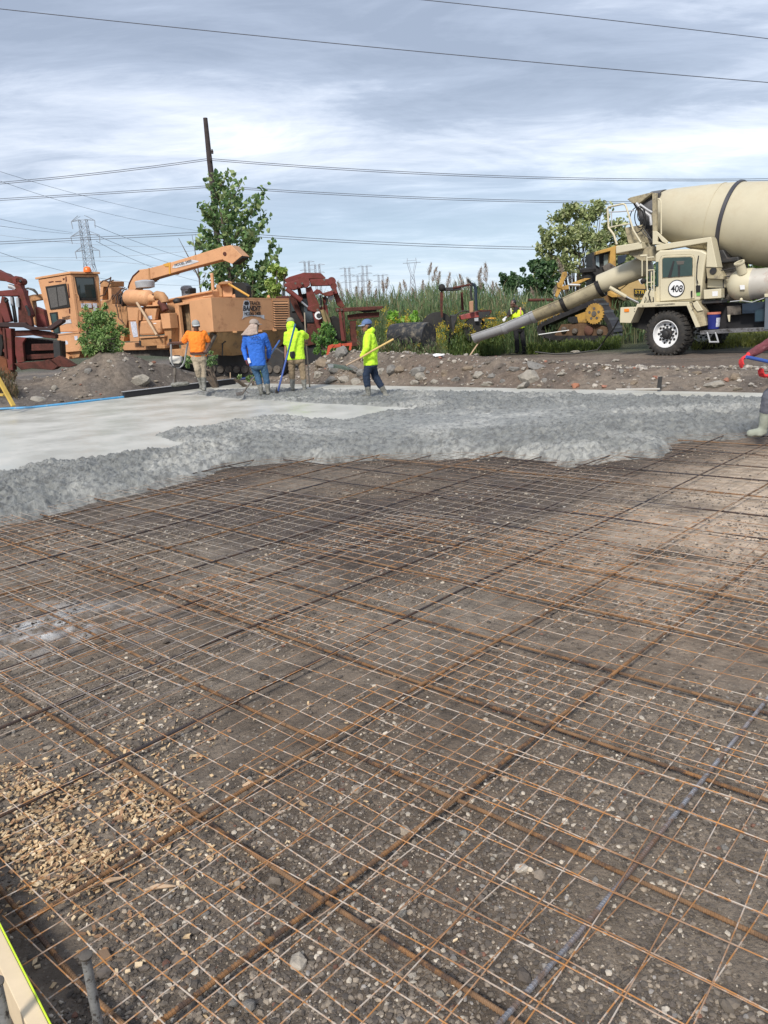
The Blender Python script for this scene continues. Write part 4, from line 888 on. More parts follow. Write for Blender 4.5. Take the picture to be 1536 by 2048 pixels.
# cab
A_=(0,530,6.4)
def ca(x,y,Y): return W(x/6.4,530+y/6.4,Y)
Ct,Cb=ca(898,118,24.6),ca(1014,852,24.6); Lt,Lb=ca(485,188,25.3),ca(655,860,25.2); Rt,Rb=ca(1250,122,25.1),ca(1322,850,25.1)
cab=colbox(Ct,Cb,Lt,Lb,Rt,Rb).build('cab',M['tan'],root,.015)
LFc=face3(Ct,Lt,Cb,A_); RFc=face3(Ct,Rt,Cb,A_)
up=Vector((0,0,.07)); e=.07
ctr=(Ct+Lt+Rt+(Rt+Lt-Ct))/4
def ex(p): d=p-ctr; d.z=0; return p+d*.09+Vector((0,0,.01))
MB().hexa([ex(Ct),ex(Rt),ex(Rt+Lt-Ct),ex(Lt)],[ex(Ct)+up,ex(Rt)+up*.9,ex(Rt+Lt-Ct)+up,ex(Lt)+up*.9]).build('cab_roof',M['tan'],root,.012)
wf=LFc.pr('window','578,276 840,236 892,540 640,572',.03,M['black'],root,.03,.008)
LFc.pr('pane','606,300 715,284 745,536 655,550',.004,M['grill'],wf,.036); LFc.pr('pane','728,282 822,268 862,505 755,530',.004,M['grill'],wf,.036)
LFc.pr('window','632,612 732,600 770,875 690,890',.02,M['black'],root,.02); LFc.pr('pane','655,630 715,622 752,860 700,872',.004,M['greenglass'],root,.024)
wf=RFc.pr('window','955,152 1205,155 1242,452 1012,448',.03,M['black'],root,.03,.008); RFc.pr('pane','972,168 1190,172 1225,415 1025,418',.004,M['glass'],wf,.036)
RFc.pr('door_frame','935,130 1252,128 1258,142 938,144',.015,M['tan2'],root,.016); RFc.pr('door_frame','905,130 932,130 1030,850 1005,852',.012,M['tan'],root,.014); RFc.pr('door_frame','1235,130 1262,132 1322,840 1298,845',.012,M['tan2'],root,.014)
RFc.tb('door_handle','950,365 985,368 1005,400 1012,455',.017,M['tan'],root,.08)
for st in('1035,490 1085,490 1088,548 1040,548','1095,490 1170,490 1174,548 1100,548','1185,488 1240,490 1250,640 1205,630'): RFc.pr('sticker',st,.004,M['paper'],root,.018)
text(LFc,'BANDIT',(800,705),(900,690),40,M['text'],root,.02,shear=.3); LFc.pr('decal','795,712 905,695 915,745 840,750 790,772',.004,M['sil'],root,.012)
# rust streaks on the cab as real flaking patches of the surface
b=MB()
for st in('615,215 680,205 690,218 630,230','700,208 780,200 790,214 710,220','835,150 850,146 856,200 840,230','862,240 876,238 896,420 880,420','880,560 898,556 900,620 884,620','800,170 826,168 824,190 806,196'):
    b.prism(LFc.poly(st,.006),-LFc.n*.004)
b.build('rust_patches',M['redrust'],root)
c=ca(1122,92,24.9); MB().lathe(c,(0,0,1),[(0,.12),(.05,.12),(.13,.10),(.16,.06),(.17,.0)],18).build('beacon',mat('orange_beacon',(.85,.17,.02),.3),root,smooth=True)
# cab pedestal box
Ct,Cb=ca(1010,852,24.4),ca(1040,1100,24.4); Lt,Lb=ca(712,888,24.9),ca(782,1125,24.8); Rt,Rb=ca(1400,870,24.9),ca(1400,1100,24.9)
colbox(Ct,Cb,Lt,Lb,Rt,Rb).build('cab_base',M['tan'],root,.015); LP2=face3(Ct,Lt,Cb,A_)
LP2.pr('base_rim','712,886 1010,850 1012,868 714,902',.02,M['tan'],root,.02); 
c=LP2.q(850,998,.012); MB().lathe(c-LP2.n*.005,LP2.n,[(0,.075),(.006,.075)],20).build('round_sticker',M['paper'],root)
LP2.pr('sticker','950,910 990,905 995,960 958,962',.004,M['paper'],root,.01)
MB().prism(LP2.poly('830,1130 1030,1105 1010,1180 880,1205 840,1165',-.1),-LP2.n*.8).build('cab_pedestal',M['tan2'],root,.01)
LP2.pr('bracket','770,1125 830,1125 885,1170 885,1205 830,1190',.1,M['tan'],root,.02)
# yellow-tan grapple boom seen left of the cab
GF=Face(W(60,620,26.5),Vector((0,-1,0)),A_)
GF.pr('loader_boom','342,398 420,378 545,368 548,440 410,462 440,620 462,785 430,760 345,520 336,450',.35,M['tan2'],root,0,.02)
GF.tb('hydraulic_hoses','296,350 310,310 360,298 420,320 480,370',.03,M['hose'],root,.2); GF.tb('hydraulic_hoses','380,300 440,315 470,350 485,385',.025,M['hose'],root,.2)
# ================= LEFT RED MACHINE =================
r2=thing('red_felling_head',Vector((-9.3,21,.1)),'dark red felling head with rusty claws at the far left edge','felling head')
RL=Face(W(40,640,21.4),Vector((.12,-1,0)),A_)
for nm,st,th,mm,of in(('top_link','-80,40 0,82 60,100 130,150 265,195 262,230 200,255 60,205 -80,190',.5,M['red'],0),('upper_arm','-80,335 0,330 120,318 292,312 292,392 130,398 -80,395',.5,M['red'],.05),
    ('side_plate','165,195 262,195 268,280 300,330 340,470 375,560 405,640 385,670 340,640 300,520 250,400 205,320 180,260',.35,M['red'],.12),
    ('brace','20,400 60,420 140,725 60,735 -10,560',.25,M['red'],.1),('brace','130,405 165,405 215,732 175,735',.1,M['dark'],-.1),('brace','222,400 300,398 360,720 335,745 235,742',.3,M['redrust'],.02),
    ('brace','330,560 385,600 415,780 360,800 340,720',.2,M['redrust'],.14),
    ('cross_bar','-80,760 0,735 320,735 345,762 400,790 600,800 690,735 760,690 802,700 798,735 640,838 560,835 380,832 300,800 0,792 -80,810',.35,mat('dark_worn_steel',(.035,.016,.016),.75,var=.4,scale=3),.3),
    ('claw_arm','150,840 300,835 430,832 600,850 712,892 712,944 560,928 420,900 170,918',.3,M['redrust'],.15),
    ('post','28,808 140,812 165,1350 105,1345',.35,M['red'],.28),('post_edge','28,808 60,808 92,1200 60,1180',.1,M['redrust'],.32),
    ('side_panel','188,920 335,930 290,1000 312,1240 222,1255 195,1140',.15,M['red'],.22),('inner_box','292,930 765,980 775,1190 640,1215 315,1235',.6,mat('dark_interior',(.03,.018,.017),.85,var=.5,scale=4),-.15),
    ('clamp_bar','400,1012 745,1006 752,1090 402,1100',.2,M['redrust'],.1),('clamp_bar','330,1150 760,1120 770,1185 340,1215',.2,M['redrust'],.0),('guard','675,968 762,965 780,1180 690,1190',.2,M['dark'],.12),
    ('base_plate','180,1260 500,1235 620,1210 742,1300 680,1345 400,1325 270,1345',.5,M['redrust'],.25),('saw_tooth','655,1210 760,1160 850,1215 968,1288 880,1312 748,1300',.3,M['redrust'],.2),
    ('foot','-80,1160 0,1170 85,1215 95,1310 170,1400 120,1500 -80,1500',.4,mat('bright_rust',(.20,.07,.03),.9,var=.4,scale=3),.2),
    ('rear_post','450,530 560,575 605,795 470,795',.3,M['red'],-.25),('left_body','-80,480 20,500 40,800 20,1180 -80,1180',.5,M['red'],-.1),('black_wheel_edge','-60,870 20,900 40,1010 20,1160 -60,1180',.2,M['black'],.05)):
    RL.pr(nm,st,th,mm,r2,of,.015)
b=MB()
for st in('60,430 70,470 100,440','330,520 370,590 380,650','250,200 270,215'): b.tube(RL.poly(st,.2),.04,8)
b.build('hydraulic_fittings',M['dark'],r2,smooth=True)
for x,y,rr in((205,185,.09),(245,205,.09),(60,1095,.05),(130,1150,.05)): RL.disc('pivot_pin',x,y,rr,.4,M['red'],r2,.15)
RL.tb('grey_rod','110,270 160,280 200,310',.06,M['galv'],r2,-.1)
RL.tb('cylinder','148,410 158,520',.04,M['galv'],r2,.0); RL.tb('cylinder','225,420 232,540',.045,M['galv'],r2,.06)
# ================= MIDDLE RED EXCAVATOR =================
r3=thing('red_feller_machine',Vector((-2.2,25,.1)),'weathered red tree-felling machine with grab arms beside the tan box','felling machine')
C_=(560,530,6.982); RM=Face(W(640,640,24.9),Vector((.08,-1,0)),C_)
for nm,st,th,mm,of in(('cab_roof','60,200 130,165 330,105 572,112 640,178 622,198 430,192 330,200 95,262',1.2,M['red'],-.5),('boom_head','60,262 95,250 310,188 375,185 405,225 395,280 330,308 190,348 130,330 60,290',.5,M['red'],.25),
    ('boom_cylinder','415,200 740,192 752,285 430,292',.32,M['red'],.12),('arm','360,322 432,298 480,400 548,560 500,600 400,590 372,430',.3,M['red'],.2),
    ('arm_bracket','385,580 520,545 600,580 620,640 540,665 380,640',.3,M['red'],.28),('lower_arm','450,660 545,655 600,800 645,945 552,972 500,850',.3,M['red'],.22),
    ('tilt_arm','742,298 792,338 830,440 908,580 858,602 800,560 750,420',.25,M['red'],.05),('link_plate','468,372 512,335 560,350 600,392 700,362 790,318 806,395 700,432 640,438 560,395 500,420',.2,M['red'],.3),
    ('link_leg','590,440 642,462 668,620 692,782 650,765 610,600',.18,M['red'],.1),('grab_arm','778,602 900,596 1440,572 1444,600 1390,622 1100,640 900,655 780,655',.22,M['redrust'],.35),
    ('grab_arm','940,700 1100,672 1392,655 1382,728 1180,745 950,772',.22,M['redrust'],.15),('grab_finger','1100,640 1350,620 1350,650 1180,665',.2,M['dark'],.1),('frame_plate','818,660 855,655 912,1062 858,1062',.15,M['red'],.4),('frame_plate','868,655 900,655 925,1062 912,1062',.3,M['redrust'],.36),
    ('blade_frame','975,780 1065,770 1060,900 1095,1080 1000,1088 985,960',.3,M['redrust'],.1),('blade_frame','900,1070 1120,1060 1128,1120 1000,1140 905,1130',.3,M['redrust'],.25),
    ('cab_post','130,430 200,400 345,790 300,800 210,640 150,520',.2,M['redrust'],-.05),('cab_post','240,340 290,330 320,470 300,500 260,430',.2,M['redrust'],.0),('cab_side','130,430 480,380 490,830 380,840 370,1150 130,1000',.9,M['dark'],-.35),
    ('cab_door','380,820 480,820 560,975 545,1100 380,1130',.3,M['redrust'],.0),('side_frame','470,690 540,690 560,980 480,900',.3,M['redrust'],-.05),('boom_back','-60,440 120,430 150,470 150,760 -60,800',.6,M['redrust'],-.4)): RM.pr(nm,st,th,mm,r3,of,.015)
RM.pr('cab_window','322,470 395,465 480,700 490,800 375,800 340,640',.02,mat('blue_grey_glass',(.06,.08,.10),.12,var=.2),r3,-.3)
RM.pr('cab_window','150,520 200,500 230,640 160,650',.02,M['glass'],r3,-.3)
RM.disc('boom_knob',722,228,.13,.4,M['red'],r3,.2); RM.disc('boom_knob',345,240,.16,.3,M['red'],r3,.34); RM.disc('boom_knob',752,290,.10,.3,M['red'],r3,.2)
RM.tb('hydraulic_cylinder','88,330 300,500',.075,M['red'],r3,.45,14); RM.tb('cylinder_rod','298,512 385,586',.035,M['steel'],r3,.45)
RM.tb('wrapped_hose','585,625 620,740 660,880',.07,mat('straw_wrap',(.25,.19,.09),.9,var=.4,scale=5),r3,.42,10); RM.tb('wrapped_hose','610,640 680,760 700,850',.05,mat('straw_wrap_dark',(.2,.15,.08),.9,var=.4,scale=5),r3,.36,8)
RM.tb('black_hose','560,640 625,850 640,920',.03,M['hose'],r3,.44); RM.tb('black_hose','560,420 575,520 560,600',.035,M['hose'],r3,.3); RM.tb('black_hose','620,440 660,470 640,560',.03,M['hose'],r3,.2)
RM.disc('work_lamp',712,450,.09,.12,M['galv'],r3,.15); RM.disc('ring_lamp',537,705,.12,.03,M['white'],r3,.46); RM.disc('ring_centre',542,708,.075,.04,M['dark'],r3,.475)
RM.pr('black_tyre','680,740 760,705 850,760 860,900 860,1040 760,1080 700,900',.5,M['black'],r3,-.1,.05)
RM.pr('track','380,880 480,900 560,1000 640,1100 620,1300 500,1420 380,1420 150,1300 60,1200 60,900',.8,mat('track_dark',(.012,.013,.017),.7,var=.4),r3,-.1,.05)
for x,y in((215,255),(308,258),(620,205),(805,630),(860,625),(560,575),(525,625),(735,350)): RM.disc('pivot_bolt',x,y,.035,.04,M['dirtymetal'],r3,.42)
# orange frame on the rubble
r4=thing('metal_stand',Vector((W(675,715,21.6).x,21.6,.6)),'small bright orange-red metal stand leaning on the rubble','metal stand')
OF=Face(W(660,710,21.3),Vector((.1,-1,0)),C_)
OF.pr('top_bar','690,1120 1005,1085 1005,1110 990,1190 965,1190 970,1125 700,1165',.1,M['orange_red'],r4); OF.pr('leg','672,1130 735,1105 760,1120 700,1180 672,1320 645,1345 640,1300',.1,M['orange_red'],r4,.02)
OF.pr('bracket','820,1095 850,1092 850,1140 822,1145',.05,M['orange_red'],r4,.06)
# ================= RUSTY TRACTOR =================
r5=thing('old_tractor',Vector((W(920,650,25.6).x,25.6,.1)),'small abandoned red tractor with bare roll frame among yellow flowers','tractor')
D_=(860,560,7.68); TF_=Face(W(900,640,25.6),Vector((0,-1,0)),D_)
TF_.pr('hood','468,545 560,520 740,478 760,470 940,465 950,480 910,560 680,580 480,612',.5,mat('faded_red_paint',(.28,.05,.045),.5,var=.3,scale=4,col2=(.12,.05,.04),thr=(.5,.65)),r5,0,.03)
TF_.pr('grille','740,490 930,480 905,560 760,590',.05,M['dark'],r5,.05)
TF_.pr('hood_top','750,462 945,458 950,472 752,480',.5,M['redrust'],r5,.02)
for st,th,of in(('155,190 185,160 200,200 195,450 200,570 170,580 160,420',.06,.3),('470,190 505,185 520,470 485,470',.06,-.5)): TF_.pr('roll_frame_post',st,th,M['redrust'],r5,of)
TF_.pr('roll_frame_top','160,130 200,118 480,105 480,150 380,158 215,160',.7,M['dark'],r5,.2); TF_.tb('roll_frame_rail','350,125 620,70',.035,M['redrust'],r5,.2)
MB().ell(TF_.q(182,118,.3),(.11,.11,.12)).build('lamp',M['black'],r5,smooth=True)
TF_.tb('exhaust_pipe','645,310 625,200 640,60 600,20 580,-10',.035,M['dark'],r5,.15); TF_.tb('exhaust_pipe','640,60 680,75 700,130 705,300 710,470',.05,M['dblue'],r5,.12)
TF_.pr('heat_shield','602,330 668,320 668,490 610,505',.1,mat('bare_tan',(.36,.2,.12),.7),r5,.18,.02)
TF_.pr('seat','80,590 300,570 300,640 200,680 90,640',.5,M['redrust'],r5,-.1,.03); TF_.pr('toolbox','318,540 415,530 415,600 385,680 375,860 350,850 330,700',.4,M['dark'],r5,.1,.02)
TF_.tb('steering_wheel','400,540 460,490 540,472 620,490',.02,M['dark'],r5,.0); TF_.pr('plate','680,585 742,580 742,630 685,632',.03,M['galv'],r5,.15); TF_.pr('yellow_post','800,570 1010,578 1010,600 835,595 830,740 795,740',.1,M['yellow'],r5,.0)
for x,y,rr in((120,760,.55),(700,770,.4)): TF_.disc('wheel',x,y,rr,.3,M['black'],r5,.0)
# black roll
r6=MB(); p0=W(786,668,22.6)+Vector((0,0,-.05)); p1=W(858,664,21.9)+Vector((0,0,-.12)); r6.tube([p0,p0.lerp(p1,.3),p0.lerp(p1,.7),p1],[.33,.37,.385,.38],26)
MB.build(r6,'corrugated_pipe',mat('black_plastic_pipe',(.016,.018,.022),.6,var=.4,scale=3,col2=(.16,.14,.11),thr=(.5,.66)),smooth=True,center=True,label='big black plastic pipe lying in the weeds behind the walking man',cat='pipe')
# ================= BULLDOZER =================
M['dozer']=mat('faded_dozer_yellow',(.46,.27,.06),.65,var=.25,scale=2,col2=(.2,.12,.05),thr=(.5,.68),bump=.15)
r7=thing('bulldozer',Vector((7.6,27.6,.1)),'yellow bulldozer with a toothed sprocket parked behind the cream truck','bulldozer')
E_=(1060,480,6.4); DN=Vector((-.70,-.71,0)).normalized(); DZ=Face(W(1190,630,26.2),DN,E_); DF=Face(W(1190,560,28.0),Vector((-.1,-1,0)),E_)
tp=DZ.poly('85,1150 110,1080 430,928 790,762 852,782 1032,1062 1075,1180 1040,1260 900,1285 300,1285 130,1230')
inn=DZ.poly('140,1150 160,1105 440,985 780,838 830,850 985,1080 1005,1170 980,1215 880,1225 320,1225 170,1190')
b=MB(); vec=-DN*.62
n=len(tp)
for i in range(n):
    j=(i+1)%n; b.hexa([tp[i],tp[j],inn[j],inn[i]],[tp[i]+vec,tp[j]+vec,inn[j]+vec,inn[i]+vec])
b.build('track',mat('track_steel',(.045,.042,.045),.5,metal=.4,var=.4,scale=4),r7)
b=MB()
for i in range(n):
    j=(i+1)%n; Ls=(tp[j]-tp[i]).length; k=max(1,int(Ls/.24)); cen=sum(tp,Vector())/n
    for q in range(k):
        p=tp[i].lerp(tp[j],(q+.5)/k); o_=(p-cen).normalized()*.03; b.bar(p+o_*.6,p+vec+o_*.6,.035,.08)
b.build('grouser_bars',mat('worn_steel',(.16,.16,.17),.45,metal=.5,var=.3),r7)
# sprocket
c=DZ.q(820,945,.06); rad=130/6.4*c.y/1540; b=MB(); prof=[]
k=48; refz=Vector((0,0,1)); uu=DN.cross(refz).normalized()
outer=[c+ (uu*math.cos(2*math.pi*i/k)+refz*math.sin(2*math.pi*i/k))*rad*(1.0 if i%2 else .9) for i in range(k)]
b.prism(outer,-DN*.08); b.build('sprocket',M['dozer'],r7)
b=MB()
for i in range(5): a=2*math.pi*i/5+1.57; b.lathe(c+(uu*math.cos(a)+refz*math.sin(a))*rad*.5+DN*.002,DN,[(0,.045),(.008,.045)],12)
b.lathe(c+DN*.002,DN,[(0,.09),(.02,.085)],16); b.build('sprocket_holes',M['dirtymetal'],r7)
for nm,st,th,mm,of in(('final_drive','570,965 720,915 740,960 740,1060 620,1060 600,1000',.3,M['dozer'],-.1),('track_frame','480,985 600,980 610,1060 540,1070 480,1040',.2,M['dark'],-.08),('undercarriage','400,1080 700,1060 1000,1120 1000,1240 300,1230 350,1160',.4,mat('muddy_undercarriage',(.12,.07,.04),.95,var=.5,scale=4,bump=.6),-.12),
    ('side_body','410,840 500,800 640,745 820,690 830,750 700,790 430,915',.5,M['dozer'],-.5),('fender','660,720 830,655 940,640 1010,650 1105,705 1110,732 1050,735 940,680 840,700 680,760',.5,M['dozer'],-.45),
    ('idler_guard','90,1020 200,960 260,940 420,850 420,930 150,1050 100,1110',.3,M['dozer'],-.6)): DZ.pr(nm,st,th,mm,r7,of,.015)
MB().lathe(DZ.q(740,1160,-.03),-DN,[(0,.12),(.04,.17),(.2,.17)],18).build('track_roller',mat('rusty_roller',(.13,.06,.04),.9,var=.5),r7,smooth=True)
b=MB(); [b.lathe(DZ.q(x,y,.0),-DN,[(0,.06),(.04,.1),(.3,.1)],14) for x,y in((420,1150),(560,1170),(880,1180))]; b.build('track_roller',M['dirtymetal'],r7,smooth=True)
for nm,st,th,mm,of in(('cab','800,155 855,150 1090,75 1110,330 1250,330 1250,600 800,600 800,300',1.4,M['dark'],-.6),('cab_frame','840,150 920,125 1030,95 1095,72 1100,340 1045,330 1015,300 1030,140 840,190',.3,M['dozer'],-.2),('cab_frame','1090,72 1440,60 1440,170 1105,180',.4,M['dozer'],-.4),
    ('cab_window','842,205 885,195 890,350 845,320',.02,mat('sky_glass',(.30,.38,.42),.15,var=.2),-.5),('cab_window','945,190 1005,175 1010,320 960,400 945,400',.02,mat('pale_glass',(.24,.29,.29),.2,var=.3),-.5),('cab_window','1120,200 1240,185 1215,280 1120,320',.02,M['dblue'],-.4),
    ('hood','1120,460 1300,440 1420,440 1480,600 1480,760 1320,770 1240,740 1130,620',1.0,mat('faded_yellow',(.42,.29,.12),.6,var=.2),-.1),('engine_dark','1130,570 1330,590 1330,760 1200,780 1050,700 1000,600',.6,mat('oily_engine',(.10,.07,.045),.7,var=.5,scale=6),-.2),
    ('exhaust_box','700,410 780,405 785,480 705,480',.4,M['dark'],-.3),('ripper_cylinder','345,545 400,545 395,620 355,610',.2,M['dozer'],.1),('ripper_link','322,720 360,600 420,410 470,402 480,440 440,520 400,640 350,740',.2,M['dozer'],.05),('ripper_link','405,595 495,570 500,630 415,640',.3,M['dozer'],.1),('boom_link','520,555 700,490 780,490 560,590',.3,M['dozer'],-.1),
    ('vent_hood','930,340 1020,290 1110,345 1040,385 950,400',.3,M['dirtymetal'],-.05),('belly','420,840 640,760 900,690 1130,700 1140,900 1000,900 500,1000 430,930',.8,mat('belly_rust',(.17,.09,.035),.8,var=.5,scale=3),-.7)): DF.pr(nm,st,th,mm,r7,of,.015)
MB().lathe(DF.q(738,395,-.3),(0,0,1),[(-.35,.17),(-.06,.17),(-.05,.28),(.05,.28),(.1,.2),(.11,.05)],20).build('air_intake_cap',M['black'],r7,smooth=True)
DF.pr('decal_panel','1328,622 1500,628 1500,708 1330,700',.01,M['text'],r7,.0)
text(DF,'STRI',(1340,685),(1480,690),48,M['ytext'],r7,.01,bold=True)
DF.tb('push_rod','500,575 640,580',.05,M['steel'],r7,.1); DF.tb('beam','-40,770 300,765',.05,M['redrust'],r7,.2); DF.tb('white_rod','110,1212 500,1155',.015,M['white'],r7,1.4)
# ================= MIXER TRUCK =================
WP=G(1331,713,.1); TN=-NB
F5=(1180,360,4.315); TF=Face(WP,TN,F5); F4=(900,380,2.415); TF4=Face(WP,TN,F4); TH=-DB.copy()
rt=thing('concrete_mixer_truck',Vector((WP.x+1.6,WP.y+.6,.1)),'cream front-discharge concrete mixer truck numbered 408','concrete mixer')
def T(nm,st,th,mm,of=0,bevel=.012,par=None,f=TF,**k): return f.pr(nm,st,th,mm,par or rt,of,bevel,**k)
cabo=T('cab','560,640 600,606 880,594 960,605 1008,630 985,760 950,1040 560,1058',1.7,M['cream'],-.12,.04)
door=T('door','604,690 618,660 650,652 860,646 888,652 902,680 900,1022 606,1046',.02,M['cream'],-.10,.008,cabo)
T('door_gap','600,688 615,655 650,646 862,640 893,648 908,680 905,1028 602,1052',.004,M['creamdirt'],-.117,0,cabo)
T('window_frame','618,680 632,664 870,656 890,668 888,830 620,850',.014,M['creamdirt'],-.09,.004,cabo)
wd=T('side_window','624,686 636,672 866,664 884,674 882,824 626,842',.008,M['greenglass'],-.08,0,cabo)
T('side_window','566,708 590,704 590,916 564,922',.02,M['greenglass'],-.10,.004,cabo)
T('window_bar','756,736 778,736 775,832 760,832',.02,M['dark'],-.075,0,cabo); T('seat_back','742,700 815,697 808,730 752,732',.02,mat('seat_grey',(.10,.09,.08),.8),-.074,.01,cabo); T('pillar_dark','670,840 716,700 730,700 700,838',.01,M['dark'],-.076,0,cabo)
T('door_latch','912,910 950,908 950,968 914,972',.03,M['black'],-.09,.006,cabo); T('door_handle','868,958 880,955 880,1012 870,1014',.04,M['black'],-.06,.006,cabo)
TF.tb('grab_rail','938,652 925,720 920,850 932,895',.014,M['black'],cabo,-.04); T('green_tag','918,972 950,970 950,998 920,1000',.006,mat('green_sticker',(.15,.4,.1),.6),-.1,0,cabo)
rad=62/4.315*WP.y/1540*1.0
c=TF.q(745,936,-.085); MB().lathe(c,TN,[(-.01,rad*1.12),(.004,rad*1.12)],36).build('number_plate_ring',M['text'],cabo)
MB().lathe(c+TN*.003,TN,[(0,rad),(.004,rad)],36).build('number_plate',M['white'],cabo)
text(TF,'408',(696,968),(798,968),60,M['text'],cabo,-.076,bold=True)
# fender
T('fender','405,1068 560,1056 850,1050 862,1085 440,1100 395,1098',.7,M['cream'],.12,.012); T('front_mudguard','262,1100 412,1096 350,1235 256,1232',.5,M['cream'],.14,.012)
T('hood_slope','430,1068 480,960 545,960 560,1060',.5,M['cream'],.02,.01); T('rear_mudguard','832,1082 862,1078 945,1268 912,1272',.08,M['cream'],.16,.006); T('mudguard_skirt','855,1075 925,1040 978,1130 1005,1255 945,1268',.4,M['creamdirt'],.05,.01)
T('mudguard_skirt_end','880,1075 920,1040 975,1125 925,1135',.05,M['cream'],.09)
text(TF,'USDOT2279901',(566,1086),(730,1074),11,M['text'],rt,.128)
sg=T('side_lamp','294,1112 336,1110 336,1138 294,1140',.02,M['amber'],.16,.01)
for x,y in((384,1112),(384,1134),(455,1086)): TF.disc('bolt',x,y,.012,.01,M['dark'],rt,.15,8)
TF.tb('grab_rail','862,1060 880,1058 900,1110 880,1120',.012,M['black'],rt,.18)
# platform and frame
T('deck_box','222,570 440,535 452,592 222,636',.9,M['cream'],-.35,.02); T('deck_beam','568,560 1045,490 1050,532 1002,540 570,612',.35,M['cream'],-.15,.015); T('support_leg','1010,532 1046,500 1098,756 1000,752',.4,M['cream'],-.12,.015)
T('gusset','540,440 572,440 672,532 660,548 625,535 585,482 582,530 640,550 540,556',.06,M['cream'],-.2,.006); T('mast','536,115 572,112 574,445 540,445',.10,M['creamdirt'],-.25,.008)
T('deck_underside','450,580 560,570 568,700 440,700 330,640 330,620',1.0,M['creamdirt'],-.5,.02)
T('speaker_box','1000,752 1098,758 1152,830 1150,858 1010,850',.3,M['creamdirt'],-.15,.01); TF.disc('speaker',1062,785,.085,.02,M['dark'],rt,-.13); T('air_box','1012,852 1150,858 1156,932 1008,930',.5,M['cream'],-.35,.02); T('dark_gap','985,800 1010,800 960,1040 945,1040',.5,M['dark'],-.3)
T('control_box','980,948 1132,936 1132,1018 982,1028',.25,M['cream'],-.02,.012); T('control_label','1055,962 1102,958 1102,1000 1056,1004',.004,M['white'],-.014,0)
T('battery_tray','960,1040 1140,1030 1140,1060 965,1070',.4,M['dark'],-.1)
# rails
for st,r_ in(('160,412 152,240 165,232 285,206 305,215 322,260 372,430 440,540',.026),('165,276 240,274 378,264',.016),('160,412 250,392 345,376',.018),('186,276 188,398',.014),('160,412 205,470 232,556',.03),('210,480 235,556',.022),('570,165 598,162 612,180 615,300 615,470',.02)):
    TF.tb('handrail',st,r_,M['galv'] if r_<.017 else M['cream'],rt,-.35)
# hopper
T('hopper_lip','318,165 345,150 500,112 545,106 420,205 362,200',.9,M['creamdirt'],-.7,.02)
T('hopper_body','365,200 420,200 545,110 600,110 620,250 560,540 470,560 440,420 400,260',.9,mat('hopper_grime',(.045,.042,.042),.8,var=.5,scale=4,col2=(.14,.12,.10),thr=(.5,.62)),-.85,.03)
T('hopper_panel','300,412 452,385 500,545 330,548',.1,M['creamdirt'],-.6,.01)
TF.tb('hydraulic_pipe','400,200 440,250 520,310 530,390',.04,M['galv'],rt,-.5); TF.tb('hydraulic_pipe','430,210 500,260 540,280',.03,M['galv'],rt,-.5)
b=MB()
for cx,cy,rx,ry,a0,a1 in((405,345,62,108,0,360),(430,320,45,90,-40,330),(440,300,30,60,20,300)):
    b.tube([TF.q(cx+rx*math.cos(R(a)),cy+ry*math.sin(R(a)),-.4) for a in range(a0,a1,12)],.014,5)
for st in('440,430 480,480 540,520','470,250 480,340 475,430','460,420 520,500 540,540'): b.tube(TF.poly(st,-.42),.014,5)
b.build('hose_loops',M['hose'],rt,smooth=True)
# drum: ring centres traced on the truck's mid plane
ofm=-1.35
ring=[(585,300,200),(625,300,202),(690,300,206),(760,305,218),(850,308,228)]
def rc(x,y): return TF.q(x,y,ofm)
cA=rc(640,293); cB=rc(1235,352); ax=(cB-cA).normalized()
def rr_(p,rp): 
    d=(p-CP).dot(FW); return rp/4.315*d/1540
rA=rr_(cA,196); rB=rr_(cB,312); Lm=(cB-cA).length
prof=[(-.42,.30),(-.40,rA*.72),(-.12,rA*.86),(-.10,rA*.93),(.0,rA*1.0),(.25,rA+ (rB-rA)*.18),(Lm*.5,rA+(rB-rA)*.56),(Lm*.8,rA+(rB-rA)*.85),(Lm,rB),(Lm+.9,rB*1.08),(Lm+1.9,rB*1.10),(Lm+3.0,rB*.92),(Lm+3.7,rB*.6),(Lm+3.9,.2)]
drum=MB().lathe(cA,ax,prof,72).build('mixing_drum',M['cream2'],rt,smooth=True)
MB().lathe(cA,ax,[(-.43,rA*.70),(-.43,rA*.88),(-.1,rA*.99),(-.1,rA*.96),(-.14,rA*.9),(-.4,rA*.73)],48).build('drum_collar',mat('drum_grime',(.10,.10,.105),.7,var=.4),drum,smooth=True)
MB().lathe(cA,ax,[(Lm-.05,rB*.99),(Lm-.05,rB+.03),(Lm-.035,rB+.045),(Lm+.035,rB+.045),(Lm+.05,rB+.03),(Lm+.05,rB*1.0)],72,True).build('drum_ring',mat('ring_rubber',(.045,.045,.055),.5),drum,smooth=True)
MB().lathe(cA,ax,[(Lm*.78,rA+(rB-rA)*.82),(Lm*.78,rA+(rB-rA)*.84+.008),(Lm*.79,rA+(rB-rA)*.85+.008),(Lm*.79,rA+(rB-rA)*.83)],72,True).build('weld_seam',M['cream2'],drum,smooth=True)
T('drum_rollers','1090,610 1150,600 1190,670 1280,660 1290,700 1130,720 1110,690',.9,M['dark'],-.6,.03)
T('chassis_panel','1100,700 1300,690 1295,1040 1160,1050 1150,860 1110,800',.6,mat('stained_grey',(.27,.245,.21),.8,var=.35,scale=2,col2=(.08,.07,.065),thr=(.5,.62)),-.9,.01)
for st in('1130,780 1255,760','1160,835 1240,830','1150,860 1155,1050','960,1050 1090,1055 1150,1080'): TF.tb('linkage_rod',st,.014,M['dark'],rt,-.3)
